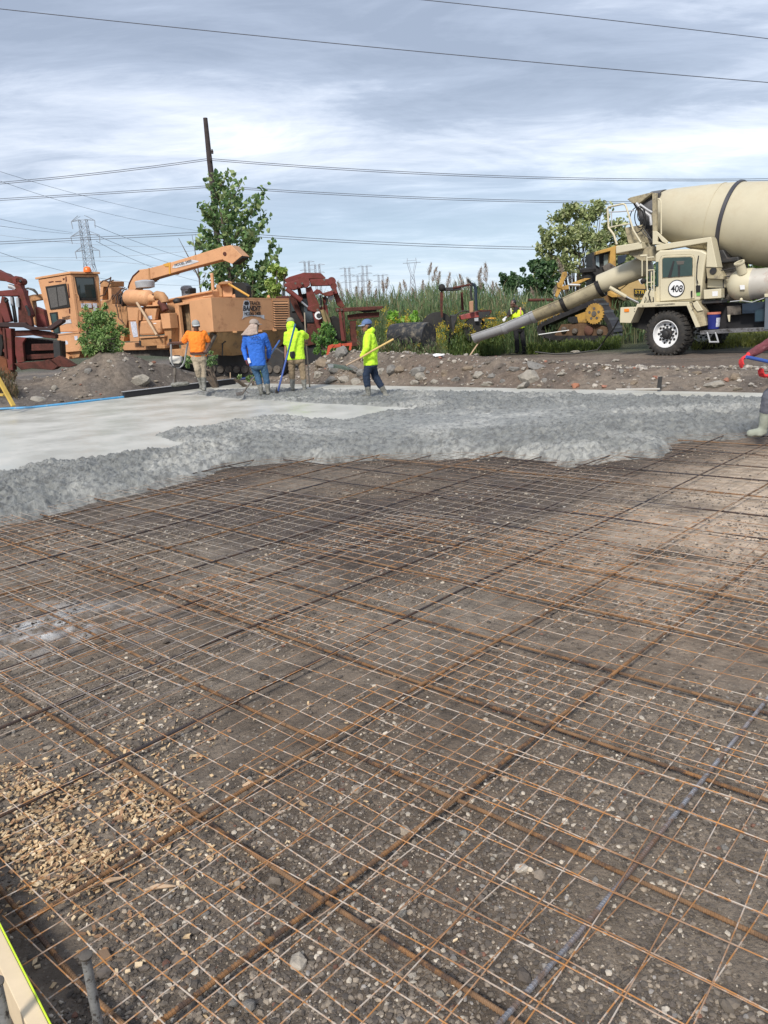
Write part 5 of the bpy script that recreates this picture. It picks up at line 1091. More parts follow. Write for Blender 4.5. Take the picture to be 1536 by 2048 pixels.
# water tank with rounded end
tcn=TF.q(1322,905,-.35); trr=rr_(tcn,136); txd=-TH
b=MB(); nn=14; prf=[(-trr*math.cos(math.pi/2*i/nn)*.95,trr*math.sin(math.pi/2*i/nn)) for i in range(nn+1)]+[(.18,trr),(.24,trr*.98)]
tk=b.lathe(tcn,txd,[(t,max(r_,.002)) for t,r_ in prf],40).build('water_tank',M['cream'],rt,smooth=True)
MB().lathe(tcn,txd,[(.24,trr*.97),(.3,trr*.93),(3.2,trr*.93),(3.4,trr*.5)],36).build('tank_barrel',mat('tank_grey',(.40,.38,.34),.45,var=.15,scale=1,col2=(.28,.17,.13),thr=(.55,.7)),rt,smooth=True)
nzp=TF.q(1318,805,-.1); nzt=TF.q(1298,742,-.02); MB().lathe(nzp,nzt-nzp,[(0,.115),(.26,.105),(.262,.125),(.30,.125),(.30,.085),(.10,.08)],24).build('tank_neck',M['cream'],tk,smooth=True)
MB().lathe(nzt+(nzt-nzp).normalized()*-.01,nzt-nzp,[(0,.09),(.02,.09)],20).build('tank_opening',M['dblue'],tk)
T('tank_label','1292,908 1334,906 1336,944 1296,946',.004,M['white'],.06,0,tk)
TF.tb('drain_hose','1210,1050 1300,1040 1400,1055 1500,1020 1530,1000',.012,M['galv'],rt,.0); MB().ell(TF.q(1305,1034,-.02),(.04,.04,.05)).build('drain_valve',M['cream'],rt,smooth=True)
# chassis
T('chassis','940,1070 1150,1060 1310,1065 1620,1040 1900,1030 1900,1260 1620,1290 1200,1300 960,1290 900,1200 500,1120 420,1110 440,1100 860,1090',.8,mat('chassis_black',(.014,.014,.017),.7,var=.4,scale=4),-.55,.01)
T('battery_box','1180,1090 1300,1080 1300,1160 1185,1170',.3,M['dirtymetal'],-.35,.01); T('toolbox','1312,1068 1512,1046 1512,1222 1420,1228 1420,1150 1312,1155',.5,M['dblue'],-.25,.01); T('panel','1425,1120 1505,1112 1505,1215 1425,1222',.02,mat('dark_teal',(.02,.045,.065),.4),-.24,.006)
T('wedge_plate','1182,1165 1208,1162 1205,1225 1195,1225',.05,M['cream'],-.2); T('front_underside','395,1100 560,1095 560,1260 500,1300 365,1270 360,1240',.9,mat('underbody',(.02,.02,.022),.8,var=.5,scale=6),-.4,.01)
T('running_board','948,1302 1100,1290 1400,1278 1900,1255 1900,1290 1400,1310 950,1334',.45,mat('worn_board',(.16,.16,.17),.6,metal=.3,var=.5,scale=6,col2=(.05,.045,.04),thr=(.5,.6)),.05,.006)
for st in('1012,1312 1035,1400','1082,1312 1108,1402','1030,1398 1110,1398'): TF.tb('step_ladder',st,.022,M['galv'],rt,.04)
T('post','1512,1010 1545,1010 1545,1290 1502,1292',.12,mat('grey_post',(.11,.13,.16),.6),.06,.01); T('post_cap','1503,982 1620,978 1620,1010 1505,1012',.2,M['cream'],.08,.01)
# ladder, mirrors at the front of the cab
for st,r_ in(('450,690 450,830',.016),('492,660 492,890 500,1000',.022),('437,655 495,652',.03),('492,672 552,665',.02),('530,790 530,1060',.018),('552,780 552,1060',.018),('495,780 555,775',.014),('500,885 552,880',.014),('495,955 552,950',.014),('490,1000 552,990',.014)): TF.tb('ladder',st,r_,M['cream'],rt,-.02)
T('mirror','505,795 520,790 524,880 508,884',.03,M['glass'],rt and -.02); MB().ell(TF.q(462,872,.02),(.09,.06,.07)).build('round_mirror',M['black'],rt,smooth=True)
T('head_lamp','415,860 450,850 465,890 440,902',.1,M['white'],-.03,.01); TF.tb('cable','500,900 525,930 505,980 525,1050',.014,M['hose'],rt,.05); TF.tb('cable','470,1060 480,1010 500,1060 520,1005',.012,M['hose'],rt,.1); TF.tb('cable','545,1010 550,1045 530,1055',.012,M['hose'],rt,.06)
# wheels
def wheel(par,c,n,rad,wid,name='wheel'):
    n=n.normalized(); b=MB()
    b.lathe(c,-n,[(.02,rad*.60),(-.015,rad*.64),(-.035,rad*.74),(-.03,rad*.86),(.0,rad*.94),(.04,rad*.985),(.08,rad),(wid-.08,rad),(wid-.04,rad*.985),(wid,rad*.9),(wid,rad*.6)],64,True)
    ref=Vector((0,0,1)); uu=n.cross(ref).normalized()
    for i in range(30):
        a=2*math.pi*i/30
        for s_ in(0,1):
            a2=a+s_*math.pi/30; d=uu*math.cos(a2)+ref*math.sin(a2); t=d.cross(n); mid=c+d*(rad+.004)-n*(wid*(.27 if s_==0 else .73)); b.box(mid,(.075,wid*.46,.035),(t,n,d))
            if s_==0: b.box(c+d*(rad*.95)-n*.0,(.05,.03,.07),(t,n,d))
    ty=b.build('tyre',M['tyre'],par,smooth=True)
    b=MB(); b.lathe(c,-n,[(.02,rad*.60),(-.005,rad*.61),(-.005,rad*.57),(.06,rad*.54),(.10,rad*.50),(.11,rad*.3),(.105,rad*.29),(.105,.02)],48,caps=False); rim=b.build('rim',M['white'],par,smooth=True)
    b=MB()
    for i in range(10): a=2*math.pi*i/10; d=uu*math.cos(a)+ref*math.sin(a); b.lathe(c+d*rad*.42-n*.106,n,[(0,.030),(.02,.030)],10)
    b.build('rim_holes',M['black'],rim)
    b=MB(); b.lathe(c-n*.10,n,[(0,rad*.25),(.05,rad*.24),(.06,rad*.18),(.14,rad*.15),(.16,rad*.1),(.16,.01)],20); 
    for i in range(10): a=2*math.pi*(i+.5)/10; d=uu*math.cos(a)+ref*math.sin(a); b.lathe(c+d*rad*.31-n*.10,n,[(0,.028),(.05,.024)],6)
    b.build('hub',M['dark'],par,smooth=True)
wr=.60; wc_=PL(1331,668,WP,TN)
wn=Vector((-math.sin(R(50)),-math.cos(R(50)),0)); wr=abs((WP.z-wc_.z)); wr=.585
we=bpy.data.objects.new('wheel',None); COL.objects.link(we); we.parent=rt
wc2=Vector((wc_.x,wc_.y,.1+wr)); we.location=wc2-rt.location; wheel(we,wc2,wn,wr,.42)
we=bpy.data.objects.new('wheel',None); COL.objects.link(we); we.parent=rt; c_=wc2+NB*2.35+Vector((.1,0,0)); we.location=c_-rt.location; wheel(we,c_,wn,wr,.42)
for k_ in(4.2,5.6):
    we=bpy.data.objects.new('wheel',None); COL.objects.link(we); we.parent=rt; c_=wc2+DB*k_+NB*.1; we.location=c_-rt.location; wheel(we,c_,TN,.52,.5)
T('axle_beam','560,1180 660,1150 900,1180 900,1240 660,1260',.3,M['dark'],-.7)
# chute
q0=TF4.q(965,358,ofm+.1); E4=lambda x,y,Y: W(900+x/2.415,380+y/2.415,Y)
Y0=q0.y; Y1=24.9
pts=[q0,E4(725,455,Y0+(Y1-Y0)*.33),E4(550,535,Y0+(Y1-Y0)*.55),E4(400,597,Y0+(Y1-Y0)*.72),E4(262,655,Y0+(Y1-Y0)*.86),E4(112,704,Y1)]
def pr2(p,w_): return w_/2.415/2*((p-CP).dot(FW))/1540
MB().tube([pts[0],pts[1]],[pr2(pts[0],104),pr2(pts[1],92)],28).build('main_chute',M['cream2'],rt,smooth=True)
halfpipe('chute_section',pts[1],pts[2],pr2(pts[1],112),pr2(pts[2],98),mat('chute_cream',(.42,.37,.25),.6,var=.2,scale=2,col2=(.22,.19,.14),thr=(.5,.7)),rt)
halfpipe('chute_section',pts[2],pts[3],pr2(pts[2],98),pr2(pts[3],86),M['creamdirt'],rt)
halfpipe('chute_section',pts[3],pts[4],pr2(pts[3],84),pr2(pts[4],76),M['galv'],rt); halfpipe('chute_section',pts[4],pts[5],pr2(pts[4],74),pr2(pts[5],68),M['galv'],rt)
for i,mm in((1,M['dark']),(2,M['dark']),(3,M['galv']),(4,M['galv'])):
    d=(pts[i+1]-pts[i]).normalized(); r_=pr2(pts[i],(0,116,100,88,77)[i]); halfpipe('chute_collar',pts[i]-d*.06,pts[i]+d*.06,r_*1.07,r_*1.07,mm,rt,th=.02,lip=.045)
d=(pts[5]-pts[4]).normalized(); halfpipe('chute_end_rim',pts[5]-d*.05,pts[5],pr2(pts[5],70)*1.05,pr2(pts[5],70)*1.05,M['galv'],rt,th=.02,lip=.04)
MB().tube([pts[1]+Vector((0,-.28,.05)),pts[1]+Vector((.5,-.25,-.2)),pts[1]+Vector((.8,-.3,.02))],.014,5).build('strap',M['hose'],rt,smooth=True)
MB().tube([E4(770,470,Y0-.2),E4(850,515,Y0-.3)],.05,8).build('chute_cylinder',M['cream'],rt,smooth=True); MB().tube([E4(850,515,Y0-.3),E4(912,546,Y0-.4)],.03,8).build('cylinder_rod',M['steel'],rt,smooth=True)
for i,x in((0,.25),(1,.8)):
    c=pts[4+0].lerp(pts[5],.05 if i==0 else .92); s_=MB(); s_.lathe(c+Vector((-.05,-pr2(pts[4],50)-.0,-.02)),(0,-1,0),[(-.05,.035),(.02,.03)],10); s_.build('latch',M['white'],rt)
for (a_,c_) in((1,2),(2,3)):
    b=MB()
    for i in range(5): p=pts[a_].lerp(pts[c_],.15+.16*i); b.box(p+Vector((-.03,-pr2(p,62)*.92,pr2(p,70)*.35)),(.07,.03,.035))
    b.build('chute_slots',M['dark'],rt)
# prop under the chute end
tip=pts[5]+Vector((.2,0,-.18)); gx=W(935,705,24.7); MB().tube([tip,Vector((gx.x,gx.y,hz(gx.x,gx.y)))],.022,8).build('wooden_prop',M['wood'],center=True,smooth=True,label='short pale stick propping up the low end of the grey chute',cat='prop')
# hose from truck down to the ground
hp=[E4(815,625,Y0-.2),E4(790,670,Y0-.1),E4(750,720,Y0+.1)]; L_=[W(1205,687,22.6),W(1195,700,22.6),W(1150,707,22.8),W(1110,708.5,23),W(1070,704,23.2)]
L_=[Vector((p.x,p.y,max(p.z,hz(p.x,p.y)+.03))) for p in L_]; MB().tube(hp+L_,.022,8).build('black_hose',M['hose'],center=True,smooth=True,label='long black hose hanging from the truck and lying on the dark soil',cat='hose')
# bucket
bc=TF.q(1064,1284,-.12); b=thing('bucket',bc,'blue plastic pail with a salmon rim standing on the truck running board','bucket')
MB().lathe(bc,(0,0,1),[(0,.135),(.36,.155),(.365,.16)],24).build('pail',mat('pail_blue',(.012,.02,.17),.4,var=.2),b,smooth=True)
MB().lathe(bc+Vector((0,0,.36)),(0,0,1),[(0,.165),(.045,.168),(.05,.15)],24).build('rim',mat('salmon_rim',(.55,.18,.12),.6),b,smooth=True)
lb=MB(); 
for i in range(8):
    a0=R(-115+i*8.5)+R(25); a1=a0+R(8.5); rr0=.150; lb.add([bc+Vector((math.cos(a0)*.143,math.sin(a0)*.143,.05)),bc+Vector((math.cos(a1)*.143,math.sin(a1)*.143,.05)),bc+Vector((math.cos(a1)*.154,math.sin(a1)*.154,.27)),bc+Vector((math.cos(a0)*.154,math.sin(a0)*.154,.27))],[(0,1,2,3)])
lb.build('label',M['paper'],b)
# ================= PEOPLE =================
SKIN=mat('skin',(.22,.11,.07),.5,var=.08,scale=6); SKIN2=mat('skin_dark',(.11,.055,.038),.5,var=.08,scale=6)
def cloth(name,c,c2=None,var=.18,sc=4,thr=(.55,.7)): return mat(name,c,.85,var=var,scale=sc,col2=c2,thr=thr,bump=.5,bscale=9,bdist=.03)
BOOT=cloth('cement_covered_boot',(.13,.13,.115),(.24,.24,.22),.3,5,(.42,.6))
class Body:
    def __init__(s): s.m=MB()
    def cap(s,a,b,ra,rb,k=5):
        a=Vector(a);b=Vector(b); s.m.tube([a,b],[ra,rb],12)
        for i in range(k+1): t=i/k; s.m.ell(a.lerp(b,t),ra+(rb-ra)*t,12)
        return s
    def ell(s,c,r,ax=None): s.m.ell(c,r,14,ax); return s
    def build(s,name,mt,par,vox=.012,sm=6,disp=0,dsc=.12):
        o=s.m.build(name,mt,par); r=o.modifiers.new('fuse','REMESH'); r.mode='VOXEL'; r.voxel_size=vox; r.use_smooth_shade=True
        q=o.modifiers.new('soften','SMOOTH'); q.factor=.6; q.iterations=sm
        if disp:
            t=bpy.data.textures.get('folds') or bpy.data.textures.new('folds','CLOUDS'); t.noise_scale=dsc; t.noise_depth=2
            d=o.modifiers.new('folds','DISPLACE'); d.texture=t; d.strength=disp; d.mid_level=.5; d.texture_coords='LOCAL'
        return o
def hand(B,wrist,d,palm_n,curl=.5,s=1.0,thumb=1):
    """palm + five bent fingers; d = direction of the hand, palm_n = palm normal"""
    d=Vector(d).normalized(); n=Vector(palm_n); n=(n-d*n.dot(d)).normalized(); sd=d.cross(n)
    w=Vector(wrist); pc=w+d*.045*s; B.ell(pc,(.048*s,.040*s,.017*s),(d,sd,n))
    for i,(o,L_) in enumerate(((-.030,.068),(-.010,.078),(.011,.073),(.031,.056))):
        p=w+d*.082*s+sd*o*s; dd=d.copy(); 
        for k,f in enumerate((.45,.32,.23)):
            dd=(dd*math.cos(curl)+n*math.sin(curl)*1.0).normalized(); q=p+dd*L_*f*s; B.cap(p,q,.0088*s,.008*s,2); p=q
            n2=dd.cross(sd); 
    p=w+d*.03*s+sd*thumb*-.035*s; q=p+(d*.7-sd*thumb*.6+n*.3).normalized()*.035*s; B.cap(p,q,.011*s,.0095*s,2); B.cap(q,q+(d*.8+n*.6).normalized()*.028*s,.0095*s,.008*s,2)
def person(J,label,facing,look=None,skin=SKIN,top=None,pants=None,sleeve='short',parts=None,loc=None,build_w=1.0,curl=.9):
    """J: joints (world vectors): head neck shL shR elL elR haL haR hiL hiR knL knR anL anR ; facing = horizontal front direction"""
    F_=Vector(facing).normalized(); LK=Vector(look or facing).normalized(); U=Vector((0,0,1))
    foot=(J['anL']+J['anR'])/2; root=thing('person',Vector((foot.x,foot.y,min(J['anL'].z,J['anR'].z)-.06)),label,'person')
    S=(J['shR']-J['shL']); S.z*=.5; S.normalize(); fr=S.cross(U); fr=fr if fr.dot(F_)>0 else -fr
    B=Body(); hd=J['head']; right=LK.cross(U).normalized(); hup=U
    AXH=(right,LK,hup)
    B.ell(hd+hup*.02,(.076,.093,.10),AXH); B.ell(hd-hup*.045+LK*.02,(.056,.066,.072),AXH); B.ell(hd-hup*.095+LK*.045,(.032,.03,.026),AXH)
    B.ell(hd+LK*.098-hup*.02,(.013,.018,.022),AXH); B.ell(hd+LK*.088+hup*.015,(.045,.012,.010),AXH); B.ell(hd+LK*.088-hup*.062,(.024,.012,.010),AXH)
    for s_ in(-1,1): B.ell(hd+right*.080*s_-hup*.015,(.012,.02,.032),AXH)
    nk=J['neck']; B.cap(hd-hup*.06-LK*.015,nk,.056,.062)
    mid=(J['hiL']+J['hiR'])/2; cs=(J['shL']+J['shR'])/2; ax=(S,fr,U); 
    def loft(B,rings):
        sg=18; vs=[];fs=[]
        for c,rx,ry in rings:
            for k in range(sg):
                a=2*math.pi*k/sg; ca,sa=math.cos(a),math.sin(a); ca=math.copysign(abs(ca)**.85,ca); sa=math.copysign(abs(sa)**.85,sa); vs.append(c+S*rx*ca+fr*ry*sa)
        n=len(rings)
        for i in range(n-1):
            for k in range(sg): fs.append((i*sg+k,i*sg+(k+1)%sg,(i+1)*sg+(k+1)%sg,(i+1)*sg+k))
        fs+=[tuple(range(sg)),tuple(range((n-1)*sg,n*sg))]; B.m.add(vs,fs)
    shw=max(.15,(J['shR']-J['shL']).length/2)
    def torso(B,e,hem=0.0):
        w=build_w; sw=min(shw,.19)
        R_=[(cs+U*.055,sw*.55,.06),(cs+U*.03,sw*.95,.085),(cs-U*.03,sw*1.05,.10),(cs.lerp(mid,.22),.172*w,.118),(cs.lerp(mid,.42),.166*w,.122),(cs.lerp(mid,.62),.155*w,.118),(cs.lerp(mid,.8),.158*w,.118),(mid-U*hem,.166*w,.122)]
        loft(B,[(c,rx+e,ry+e*.8) for c,rx,ry in R_])
        for k in('shL','shR'): B.ell(J[k],(.056+e,.056+e,.056+e))
    torso(B,-.012)
    for s_ in'LR':
        sh,el,ha=J['sh'+s_],J['el'+s_],J['ha'+s_]; B.cap(sh,el,.050,.040); wr_=el.lerp(ha,.80) ; B.cap(el,wr_,.041,.027)
        if not(parts or {}).get('glove'+s_): hand(B,wr_,ha-el,(J.get('palm'+s_) or F_),curl,1.0,1 if s_=='L' else -1)
        else:
            g=Body(); g.cap(el.lerp(ha,.62),wr_,.038,.036); hand(g,wr_,ha-el,(J.get('palm'+s_) or F_),curl,1.22,1 if s_=='L' else -1); g.build('glove',parts['glove'+s_],root,.007,2)
        hi,kn,an=J['hi'+s_],J['kn'+s_],J['an'+s_]; B.cap(hi,kn,.078,.052); B.cap(kn,an,.052,.036)
    B.build('body',skin,root,.0075,3)
    for s_ in(-1,1):
        MB().ell(hd+LK*.088+right*.031*s_+hup*.0,(.012,.008,.008),10,AXH).build('eye',M['text'],root,smooth=True)
    # shirt
    T_=Body(); torso(T_,.020,(parts or {}).get('hem',.03 if sleeve!='long' else .05)); T_.ell(nk-U*.035,(.085,.075,.04),ax)
    for s_ in'LR':
        sh,el,ha=J['sh'+s_],J['el'+s_],J['ha'+s_]; T_.ell(sh,.074)
        if sleeve=='short': T_.cap(sh,sh.lerp(el,.72),.074,.070)
        else: T_.cap(sh,el,.074,.058); T_.cap(el,el.lerp(ha,.76),.058,.044)
    if (parts or {}).get('hood'):
        T_.ell(nk-F_*.05+U*.0,(.11,.09,.07),ax)
    if (parts or {}).get('hoodup'):
        T_.ell(hd-LK*.02+U*.005-U*.03,(.105,.118,.125),AXH); T_.cap(hd-U*.08,nk-U*.03,.10,.12)
    T_.ell(mid+U*.02,(.172*build_w+.02,.14,.075),ax)
    if sleeve!='vest': T_.build('shirt',top,root,.010,5,.022,.12)
    # trousers
    P=Body(); loft(P,[(mid+U*.09,.168*build_w,.124),(mid,.178*build_w,.132),(mid-U*.08,.172*build_w,.125),(mid-U*.13,.12,.10)])
    for s_ in'LR':
        hi,kn,an=J['hi'+s_],J['kn'+s_],J['an'+s_]; e=kn.lerp(an,(parts or {}).get('cuff',.35)); P.cap(hi,kn,.094,.074); P.cap(kn,e,.076,.070)
    P.build('trousers',pants,root,.010,4,.022,.12)
    Bo=[]
    for s_ in'LR':
        kn,an=J['kn'+s_],J['an'+s_]; b=Body(); b.cap(kn.lerp(an,(parts or {}).get('cuff',.35)-.03),an,.066,.050); tdir=J.get('toe'+s_) or F_; b.cap(an-U*.045,an+tdir*.15-U*.055,.048,.042); b.ell(an+tdir*.05-U*.075,(.055,.055,.03)); b.build('boot',(parts or {}).get('bootmat',BOOT),root,.010,3,.01)
    return root,AXH,ax
def cap_(root,hd,AXH,mt,bill=1,bmt=None,up=.0):
    right,LK,U=AXH; b=MB(); n=9;seg=24;vs=[];fs=[]
    for i in range(n+1):
        th=math.pi/2*i/n*1.02
        for k in range(seg):
            a=2*math.pi*k/seg; vs.append(hd+U*(.032+.098*math.cos(th)+up)+right*.092*math.sin(th)**.85*math.cos(a)+LK*(.108*math.sin(th)**.85*math.sin(a)-.004))
    for i in range(n):
        for k in range(seg): fs.append((i*seg+k,(i+1)*seg+k,(i+1)*seg+(k+1)%seg,i*seg+(k+1)%seg))
    c=b.add(vs,fs).build('cap',mt,root,smooth=True); m_=c.modifiers.new('t','SOLIDIFY'); m_.thickness=.004
    if bill:
        b=MB(); vs=[]; 
        for i in range(13):
            a=R(15+150*i/12); vs.append(hd+U*(.034+up)+right*.088*math.cos(a)+LK*.102*math.sin(a))
        for i in range(13):
            a=R(12+156*i/12); vs.append(hd+U*(.034+up-.018-.012*abs(math.cos(a)))+right*.082*math.cos(a)+LK*(.102*math.sin(a)+.075*math.sin(a)**.6))
        b.add(vs,[(i,i+1,14+i,13+i) for i in range(12)]); q=b.build('cap_bill',bmt or mt,c,smooth=True); m_=q.modifiers.new('t','SOLIDIFY'); m_.thickness=.005
    return c
def JJ(o,s,Y,d):
    r={}
    for k,v in d.items():
        x,y=v[0],v[1]; r[k]=W(o[0]+x/s,o[1]+y/s,Y+(v[2] if len(v)>2 else 0))
    return r
O6=(320,610); O7=(540,610)
# orange
Yo=18.0
J=JJ(O6,5.12,Yo,dict(head=(368,212,-.03),neck=(372,268),shL=(292,295,-.02),shR=(448,292,.02),elL=(232,392,.05),elR=(506,385,.12),haL=(98,388,-.15),haR=(462,486,-.12),hiL=(360,530),hiR=(432,530),knL=(382,650,-.08),knR=(438,655,.02),anL=(424,818,.1),anR=(452,835,0)))
J['palmL']=Vector((-.2,-.3,-1)); J['toeL']=Vector((.15,-1,0)).normalized(); J['toeR']=Vector((.1,-1,0)).normalized()
rt_,AX,ax=person(J,'man in orange T-shirt and grey cap, one hand on the screed handle',(.1,-1,0),(.35,-1,-.12),SKIN2,cloth('orange_shirt',(.85,.22,.02)),cloth('khaki_trousers',(.36,.30,.22)),'short',dict(cuff=.42,hem=-.10))
cap_(rt_,J['head'],AX,cloth('grey_cap',(.27,.28,.28)),1,cloth('pale_bill',(.42,.44,.44)))
mid=(J['hiL']+J['hiR'])/2+Vector((0,0,.10)); MB().lathe(mid-Vector((0,0,.035)),(0,0,1),[(0,.186),(.04,.186)],26).build('belt',M['redrust'],rt_,smooth=True)
# blue
Yb=17.0
J=JJ(O6,5.12,Yb,dict(head=(968,205,-.02),neck=(950,285,.03),shL=(882,330),shR=(1066,318),elL=(858,448,.08),elR=(1118,440,.12),haL=(890,592,-.02),haR=(1108,560,.28),hiL=(952,600),hiR=(1048,595),knL=(1000,722,.05),knR=(1082,712,.03),anL=(1035,882,.0),anR=(1106,878,.03)))
J['palmL']=Vector((1,.2,0)); J['palmR']=Vector((-1,.3,0)); J['toeL']=Vector((.3,1,0)).normalized(); J['toeR']=Vector((.4,1,0)).normalized()
MAR=cloth('maroon_glove',(.12,.03,.035))
rt_,AX,ax=person(J,'man in blue long-sleeved shirt with beige neck cloth, seen from behind',(.1,1,0),(.85,.5,-.05),SKIN,cloth('blue_shirt',(.022,.125,.52),(.02,.10,.42)),cloth('blue_jeans',(.035,.09,.17),(.06,.14,.24)),'long',dict(cuff=.50,gloveL=MAR,gloveR=MAR))
BEI=cloth('beige_cloth',(.38,.30,.26)); cap_(rt_,J['head'],AX,cloth('beige_cap',(.30,.25,.22)),1)
b=Body(); hd=J['head']; b.ell(hd-Vector((.02,.02,.03)),(.086,.098,.10)); b.m.prism([hd+Vector((-.10,-.10,.0)),hd+Vector((.07,-.11,.0)),J['neck']+Vector((.12,-.15,-.03)),J['neck']+Vector((-.06,-.16,-.05)),J['neck']+Vector((-.24,-.13,-.03))],Vector((0,.12,0))); b.build('neck_cloth',BEI,rt_,.010,3,.02,.06)
fb=Face((J['shL']+J['shR'])/2+Vector((0,-.165,-.1)),Vector((0,-1,0)),(320,610,5.12))
text(fb,'MASO',(922,345),(1020,343),22,M['dblue'],rt_,.0); text(fb,'856 624 0002',(908,388),(1022,380),10,M['dblue'],rt_,.0); fb.tb('shirt_emblem','920,320 975,302 985,322 1028,332 1030,350',.005,M['dblue'],rt_,.0,5)
fb.pr('tag_label','892,545 915,540 932,590 905,600',.006,M['paper'],rt_,.0)
# green back view
Yg=18.0
J=JJ(O6,5.12,Yg,dict(head=(1338,205,.04),neck=(1362,262,.02),shL=(1300,305),shR=(1455,292),elL=(1290,425,.03),elR=(1512,335,.30),haL=(1282,560,-.06),haR=(1496,378,.50),hiL=(1348,545),hiR=(1440,545),knL=(1350,690,.04),knR=(1462,690,.02),anL=(1358,838),anR=(1478,842)))
J['palmL']=Vector((1,.1,0)); J['palmR']=Vector((0,0,-1)); J['toeL']=Vector((-.1,1,0)).normalized(); J['toeR']=Vector((.1,1,0)).normalized()
GRN=cloth('neon_green_shirt',(.52,.85,.04),(.46,.76,.04))
rt_,AX,ax=person(J,'man in neon green T-shirt seen from behind with a black pouch',(0,1,0),(-.15,1,-.25),SKIN,GRN,cloth('tan_trousers',(.25,.19,.12),(.2,.15,.1)),'short',dict(cuff=.42,hoodup=1),build_w=1.12)
cap_(rt_,J['head']+Vector((0,.01,.032)),AX,cloth('faded_grey_cap',(.25,.25,.2)),1)
fg=Face(J['hiL']+Vector((0,-.15,.1)),Vector((0,-1,0)),(320,610,5.12)); fg.pr('phone_pouch','1330,478 1375,472 1385,500 1378,548 1342,550 1328,520',.05,M['text'],rt_,.02,.012)
# walking man
Yw=15.5
J=JJ(O7,5.12,Yw,dict(head=(990,212,0),neck=(1005,262,.02),shL=(1000,325,-.17),shR=(1035,320,.17),elL=(990,440,-.26),elR=(1085,440,.30),haL=(925,545,-.22),haR=(1085,492,.02),hiL=(1025,590,-.09),hiR=(1038,590,.09),knL=(985,715,-.05),knR=(1080,735,.1),anL=(1008,905,0),anR=(1178,900,.1)))
J['palmL']=Vector((0,.4,-1)); J['palmR']=Vector((-.3,-1,0)); J['toeL']=Vector((-.5,-.3,0)).normalized(); J['toeR']=Vector((.85,-.35,-.35)).normalized()
rt_,AX,ax=person(J,'man in neon green hoodie and blue cap striding left',(-1,-.1,0),(-1,-.12,-.05),SKIN,cloth('neon_green_hoodie',(.54,.87,.04),(.48,.78,.04)),cloth('dark_jeans',(.012,.025,.055),(.03,.05,.09)),'long',dict(cuff=.55,hood=1))
cap_(rt_,J['head'],AX,cloth('denim_cap',(.08,.13,.26),(.12,.18,.32)),1,cloth('denim_bill',(.2,.26,.36)))
MB().ell(J['head']+Vector((.045,0,-.02)),(.055,.075,.07),12).build('hair',M['text'],rt_,smooth=True)
# vest man
Yv=25.4; O4=(900,380)
J=JJ(O4,2.415,Yv,dict(head=(304,548,-.06),neck=(322,568,0),shL=(292,585,-.05),shR=(350,582,.08),elL=(280,612,-.2),elR=(362,618,-.1),haL=(264,620,-.45),haR=(330,628,-.36),hiL=(318,668,-.02),hiR=(345,668,.04),knL=(322,720,-.05),knR=(352,720,0),anL=(325,773,0),anR=(360,775,0)))
J['palmL']=Vector((0,-.3,-1)); 
WHG=cloth('white_glove',(.62,.62,.62)); BLK=cloth('black_trousers',(.012,.012,.016))
rt_,AX,ax=person(J,'dark-haired man in a yellow safety vest and black trousers leaning over the grey chute',(-.55,-.8,0),(-.85,-.45,-.35),SKIN2,cloth('black_tee',(.02,.018,.018)),BLK,'short',dict(cuff=.95,gloveL=WHG,gloveR=WHG,bootmat=M['black']))
MB().ell(J['head']+Vector((.025,.02,.035)),(.088,.098,.092),14).build('hair',M['text'],rt_,smooth=True)
VM=cloth('safety_vest',(.62,.82,.03)); vb=Body(); mid=(J['hiL']+J['hiR'])/2; cs=(J['shL']+J['shR'])/2
vb.ell(cs.lerp(mid,.25),(.225,.175,.2)); vb.ell(cs.lerp(mid,.6),(.215,.175,.2)); vb.ell(cs.lerp(mid,.92),(.205,.165,.1)); vb.ell(cs.lerp(J['shL'],.75),(.07,.08,.05)); vb.ell(cs.lerp(J['shR'],.75),(.07,.08,.05)); vb.build('safety_vest',VM,rt_,.010,4,.01)
fv=Face(cs+Vector((-.05,-.21,0)),Vector((-.25,-1,0)),(900,380,2.415)); fv.pr('vest_gap','312,566 326,565 324,582 319,594 315,584',.03,M['text'],rt_,.0); fv.pr('reflective_stripe','336,568 343,566 345,600 338,604',.02,cloth('coral_stripe',(.7,.33,.2)),rt_,.0); fv.pr('reflective_stripe','290,572 297,570 300,598 294,600',.02,cloth('pale_stripe',(.6,.62,.4)),rt_,.02)
# right person, mostly out of frame
Yr_=8.72; sY=Yr_
def X_(x,y,d=0): return W(x,y,Yr_+d)
J=dict(head=X_(1618,610,.0),neck=X_(1622,650),shL=X_(1585,690,-.12),shR=X_(1640,690,.15),elL=X_(1552,688,-.25),elR=X_(1590,752,-.1),haL=X_(1492,712,-.3),haR=X_(1528,752,-.2),hiL=X_(1600,770,-.05),hiR=X_(1640,770,.08),knL=X_(1552,800,-.05),knR=X_(1640,810,.1),anL=X_(1550,850,-.02),anR=X_(1650,858,.2))
J['elL']=X_(1545,683,-.25); J['haL']=X_(1487,716,-.3); J['knL']=X_(1538,793,-.05); J['anL']=X_(1526,855,-.02); J['hiL']=X_(1590,742,-.05)
J['palmL']=Vector((0,-.3,-1)); J['palmR']=Vector((-.2,0,1)); J['toeL']=Vector((-1,-.1,0)).normalized(); J['toeR']=Vector((-1,-.1,0)).normalized()
RG=cloth('red_glove',(.62,.035,.04))
rt_,AX,ax=person(J,'worker with red gloves and maroon sleeve cut off by the right edge',(-1,0,0),None,SKIN,cloth('maroon_plaid',(.14,.035,.045),(.22,.10,.11),.3,10),cloth('grey_jeans',(.10,.105,.13),(.16,.16,.18)),'long',dict(cuff=.45,gloveL=RG,gloveR=RG,bootmat=cloth('grey_green_boot',(.27,.29,.24),(.34,.34,.30))))
